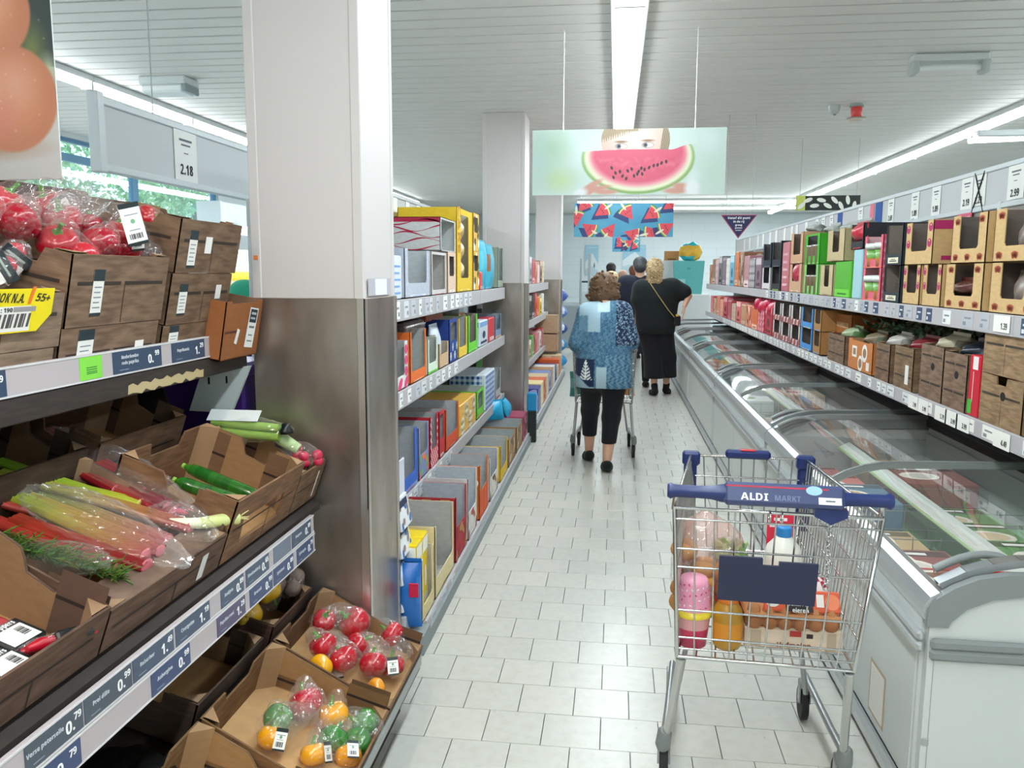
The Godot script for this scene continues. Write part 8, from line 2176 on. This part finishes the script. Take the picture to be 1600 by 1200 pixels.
	var bp := person("person with long fair hair in a loose black outfit, one hand on the hip", J, {"cell": 0.015, "hair": "80663f", "hair2": "c9b288", "curly": 0.9, "hair_bones": [[0, 0.055, -0.025, 0, 0.0, -0.05, 0.108, 0.1], [-0.03, 0.0, -0.06, -0.045, -0.16, -0.06, 0.075, 0.055], [0.03, 0.0, -0.06, 0.05, -0.17, -0.06, 0.075, 0.05], [0, 0.1, -0.05, 0.02, 0.06, -0.09, 0.05, 0.05]], "top": "14161c", "loose": 0.045, "sleeve": 0.62, "hem": -0.12, "trousers": "111319", "wide": 0.085, "leg_hem": 0.23, "shoes": "17181b", "boot": true, "r_hand": Vector3(-0.1, -1, 0.15), "r_palm": Vector3(-1, 0, 0), "curl": 0.15, "top_name": "loose_top"})
	var st := mb("b8a472"); st.tube([Vector3(0.44, 1.46, -10.6), Vector3(0.55, 1.3, -10.57), Vector3(0.68, 1.12, -10.57), Vector3(0.76, 1.03, -10.62)], 0.006, 6); put("bag_strap", st, M.gloss, bp)
	var hb := thing("handbag", "small dark handbag with a yellow fitting hanging at the hip of the person in black", "handbag", Vector3(0.79, 0.92, -10.66))
	st = mb("1a1a1e"); st.cbox(Vector3(-0.03, 0, -0.1), Vector3(0.05, 0.13, 0.06), 0.015); put("body", st, M.cloth, hb)
	st = mb("d8b83a"); st.cbox(Vector3(-0.015, 0.12, 0.055), Vector3(0.02, 0.15, 0.065), 0.004); put("clasp", st, M.gloss, hb)
	# man in a dark polo shirt in front of her
	person("person with short dark hair in a dark polo shirt, in front of the fair-haired one", joints(0.335, -11.5, 1.8, 1.12), {"cell": 0.018, "hair": "2c2d30", "hair2": "4a4c50", "top": "1b2130", "sleeve": 0.7, "loose": 0.03, "trousers": "1a1d24", "shoes": "2a2320"})
	person("older person with short blond hair in a white top, beyond the blouse", joints(-0.06, -12.3, 1.58, 1.0), {"cell": 0.02, "hair": "a98c62", "hair2": "d8c49a", "hair_bones": [[0, 0.045, -0.025, 0, -0.02, -0.045, 0.108, 0.095]], "top": "d9dcd8", "loose": 0.025, "trousers": "4a5560", "shoes": "3a3430"})
	person("person with black hair and a black shirt at the end of the queue", joints(-0.09, -16.2, 1.78, 1.1), {"cell": 0.024, "hair": "1d1b1c", "top": "1c1d22", "loose": 0.03, "trousers": "20242c"})
	person("bald person in a teal shirt near the checkout", joints(0.14, -16.0, 1.66, 1.05), {"cell": 0.024, "hair": "c9a590", "skin": "d8a890", "hair_bones": [[0, 0.03, -0.05, 0, -0.01, -0.06, 0.05, 0.05]], "top": "24414a", "loose": 0.03, "trousers": "2a3038"})
	person("person with short reddish hair in a dark shirt near the checkout", joints(0.34, -15.4, 1.72, 1.1), {"cell": 0.024, "hair": "6a3a2a", "hair2": "8a5038", "top": "22303a", "loose": 0.03, "trousers": "22262e"})
	J = joints(-3.1, -6.9, 1.72, 1.05)
	person("person with dark hair in a green jacket seen past the crates at left", J, {"cell": 0.022, "hair": "20201f", "look": Vector3(-1, 0, -0.3), "top": "12765a", "loose": 0.04, "sleeve": 1.6, "trousers": "24282e"})

func backdrop() -> void:
	# trees beyond the windows
	var soil := frame("ground", Vector3.ZERO, "pale paving outside the windows")
	var m := mb("9a9c96"); m.box(Vector3(-60, -0.3, -60), Vector3(-6.0, -0.05, 40)); put("paving", m, M.paint, soil)
	for i in 7:
		var x: float = [-13.5, -15.0, -12.5, -16.0, -14.0, -17.5, -13.0][i]; var z: float = [-15.0, -19.5, -23.5, -27.0, -10.0, -33.0, -5.0][i]
		var t := thing("tree", ["leafy tree behind the middle window pane", "tall leafy tree farther behind the windows", "leafy tree behind the last window pane", "distant tree at the right of the window view", "tree hidden behind the fruit poster", "farthest leafy tree outside the windows", "tree outside near the camera"][i], "tree", Vector3(x, -0.05, z), 0, "trees outside the windows")
		m = mb("5a4c40"); m.tube([Vector3.ZERO, Vector3(0.1, 1.6, 0), Vector3(0, 3.4, 0.1)], [0.2, 0.15, 0.09], 9); put("trunk", m, M.paint, t)
		m = mb()
		var g := RandomNumberGenerator.new(); g.seed = 90 + i
		for k in 2600:
			var d := Vector3(g.randfn(), g.randfn(), g.randfn()).normalized()
			var p := Vector3(0, 4.2, 0) + d * Vector3(2.2, 2.5, 2.3) * pow(g.randf(), 0.45)
			var s := g.randf_range(0.07, 0.14)
			var bs := Basis(Vector3(g.randf_range(-1, 1), g.randf_range(-1, 1), g.randf_range(-1, 1)).normalized(), g.randf_range(0, 6))
			m.ink(["7fb08a", "98c79c", "6a9c78", "b0d6ae"][k % 4])
			m.quad(p, p + bs * Vector3(s, 0.2 * s, 0.5 * s), p + bs * Vector3(2.0 * s, 0, 0), p + bs * Vector3(s, 0.2 * s, -0.5 * s))
		var lf := mat("leaf", "ffffff", 0.7, 0, true); lf.backlight_enabled = true; lf.backlight = Color(0.35, 0.5, 0.3)
		tag(put("leaves", m, lf, t), "", "", "", "stuff")
	# lit chiller along the window wall with yellow bottles
	var ch := thing("wall_chiller", "bright white wall chiller beyond the windows, stocked with yellow bottles", "chiller", Vector3(-5.83, 0, -10.95))
	m = mb("e8eeee"); m.box(Vector3(0, 0, -2.59), Vector3(0.1, 2.54, -0.045)); m.box(Vector3(0.1, 2.25, -2.59), Vector3(0.35, 2.55, -0.045)); m.box(Vector3(0.1, 0, -2.59), Vector3(0.35, 0.25, -0.045)); put("cabinet", m, M.gloss, ch)
	for z in [0.0, -2.6]: m = mb("dfe6e6"); m.cbox(Vector3(0, 0, z - 0.04), Vector3(0.36, 2.56, z), 0.004); put("side_panel", m, M.gloss, ch)
	m = mb("a9b0b2"); m.cbox(Vector3(0.345, 1.9, -2.58), Vector3(0.365, 2.12, -0.05), 0.004); put("price_band", m, M.paint, ch)
	for y in [0.6, 1.0, 1.35]: m = mb("dde3e3"); m.box(Vector3(0.1, y - 0.02, -2.56), Vector3(0.33, y, -0.04)); put("shelf", m, M.gloss, ch)
	m = mb(); m.box(Vector3(0.15, 2.2, -2.5), Vector3(0.32, 2.24, -0.1)); put("chiller_lamp", m, M.tube_glow, ch)
	var l := AreaLight3D.new(); l.name = "chiller_light"; l.area_size = Vector2(0.16, 2.3); l.light_energy = 2.0; l.light_color = Color(0.95, 1, 1); l.area_range = 30.0; l.shadow_enabled = true; add_child(l); l.transform = Transform3D(Basis(Vector3.RIGHT, -PI / 2), Vector3(-5.6, 2.19, -12.25))
	for y in 2:
		for k in 12:
			var bt := thing("juice_bottle", ["middle", "upper"][y] + " shelf yellow juice bottle, number %s from the near end of the chiller" % ["one", "two", "three", "four", "five", "six", "seven", "eight", "nine", "ten", "eleven", "twelve"][k], "bottle", Vector3(-5.56, [1.0, 1.35][y], -11.1 - 0.11 * k), 0, "yellow juice bottles")
			m = mb("e8d24a" if y else "e2a84a"); m.lathe([Vector2(0, 0), Vector2(0.042, 0), Vector2(0.044, 0.16), Vector2(0.02, 0.23), Vector2(0.018, 0.25)], 10); m.ink("e9dcd0"); m.lathe([Vector2(0.0445, 0.05), Vector2(0.0445, 0.1)], 10); put("body", m, M.gloss, bt)
			m = mb("f2f2ee"); m.lathe([Vector2(0.02, 0.24), Vector2(0.02, 0.268), Vector2(0, 0.27)], 10); put("cap", m, M.gloss, bt)
	# far end: posters, partition, display bin
	for k in 2:
		var p := thing("wall_poster", ["narrow pale blue poster with a white mountain at the left of the far wall", "wide pale blue poster with a white mountain on the far wall"][k], "poster", Vector3([-0.585, 0.44][k], [1.53, 1.62][k], -20.27))
		var im := Image.create(96, 192, false, Image.FORMAT_RGB8); im.fill(Color("a9d4ea"))
		fill_poly(im, PackedVector2Array([Vector2(0, 110), Vector2(30, 70), Vector2(52, 50), Vector2(80, 96), Vector2(96, 120), Vector2(96, 192), Vector2(0, 192)]), "e6f1f6")
		fill_poly(im, PackedVector2Array([Vector2(0, 192), Vector2(0, 150), Vector2(50, 130), Vector2(96, 160), Vector2(96, 192)]), "c3dce4")
		blot(im, 66, 128, 6, 16, "5a5a60", 0.4); blot(im, 68, 112, 4, 4, "d06a5a", 0.4); im.fill_rect(Rect2i(10, 14, 76, 4), Color("d8ecf5"))
		poster(p, [0.32, 0.56][k], [0.75, 0.66][k], im, "mountain%d" % k)
	var pt := thing("partition_post", "tall grey steel post beside the checkout opening", "post", Vector3(-0.55, 0, -17.5))
	m = mb(); m.cbox(Vector3(-0.03, 0, -0.03), Vector3(0.03, 2.0, 0.03), 0.004); m.cbox(Vector3(-0.2, 0, -0.03), Vector3(-0.16, 1.9, 0.03), 0.004); put("post", m, M.zinc, pt)
	m = mb("bcc4c6"); m.box(Vector3(-0.16, 0.2, -0.01), Vector3(-0.03, 1.2, 0.01)); put("infill", m, M.paint, pt)
	var co := thing("checkout_counter", "grey checkout counter with a dark screen at the far end", "counter", Vector3(-0.9, 0, -17.6))
	m = mb("8f979b"); m.cbox(Vector3(-0.4, 0, -1.4), Vector3(0.2, 0.92, 0.2), 0.02); put("counter", m, M.gloss, co)
	m = mb("20262b"); m.cbox(Vector3(0.55, 1.3, -1.0), Vector3(0.95, 1.55, -0.96), 0.01); m.cbox(Vector3(0.1, 0.9, -1.0), Vector3(0.14, 1.4, -0.96), 0.004); m.cbox(Vector3(0.1, 1.38, -1.0), Vector3(0.6, 1.42, -0.96), 0.004); put("screen", m, M.gloss, co)
	var b2 := thing("display_bin", "turquoise cardboard display bin at the far end of the freezers", "display bin", Vector3(1.32, 0.86, -15.2))
	m = mb("6cc3c2"); m.prism(PackedVector2Array([Vector2(-0.24, 0.36), Vector2(0.24, 0.36), Vector2(0.28, 0.96), Vector2(-0.28, 0.96)]), -0.26, 0.0); put("bin", m, M.card, b2)
	m = mb("5a9fa0"); m.patch(-0.03, 0.8, 0.03, 0.84, 0.001); m.ink("9fd6d4"); m.patch(-0.22, 0.55, -0.06, 0.63, 0.001); put("print", m, M.paint, b2)
	m = mb("d9dddc"); m.cbox(Vector3(-0.35, -0.86, -0.5), Vector3(0.4, 0.36, 0.04), 0.02); put("stand", m, M.gloss, b2)
	var bl := thing("balloon_bag", "shiny yellow and turquoise wrapped toy on the turquoise bin", "toy bag", Vector3(1.34, 1.98, -15.3))
	m = mb()
	var ty := Color("e3b23c").srgb_to_linear(); var tc := Color("2fb6c0").srgb_to_linear()
	m.ball(Vector3.ZERO, Vector3(0.21, 0.18, 0.14), 22, 14, func(dd): return 1.0 + 0.1 * sin(dd.x * 7) * cos(dd.y * 6), func(dd): return tc if dd.y > 0.62 or (dd.y < -0.6 and dd.x < 0.2) or dd.x > 0.85 else ty)
	put("wrap", m, M.gloss, bl)
	pack("carton", "tan carton with a dark mark beside the wrapped toy at the far end", "", Vector3(1.02, 1.83, -15.4), 0.0, 0.26, 0.17, 0.2, "c08a50", "label", "7a5a34", "3a2a20")
	m = mb("cfd4d3"); var sd := thing("stand_block", "white low block under the tan carton at the far end", "stand", Vector3(1.0, 0, -15.45)); m.cbox(Vector3(-0.16, 0, -0.16), Vector3(0.13, 1.828, 0.12), 0.01); put("block", m, M.gloss, sd)
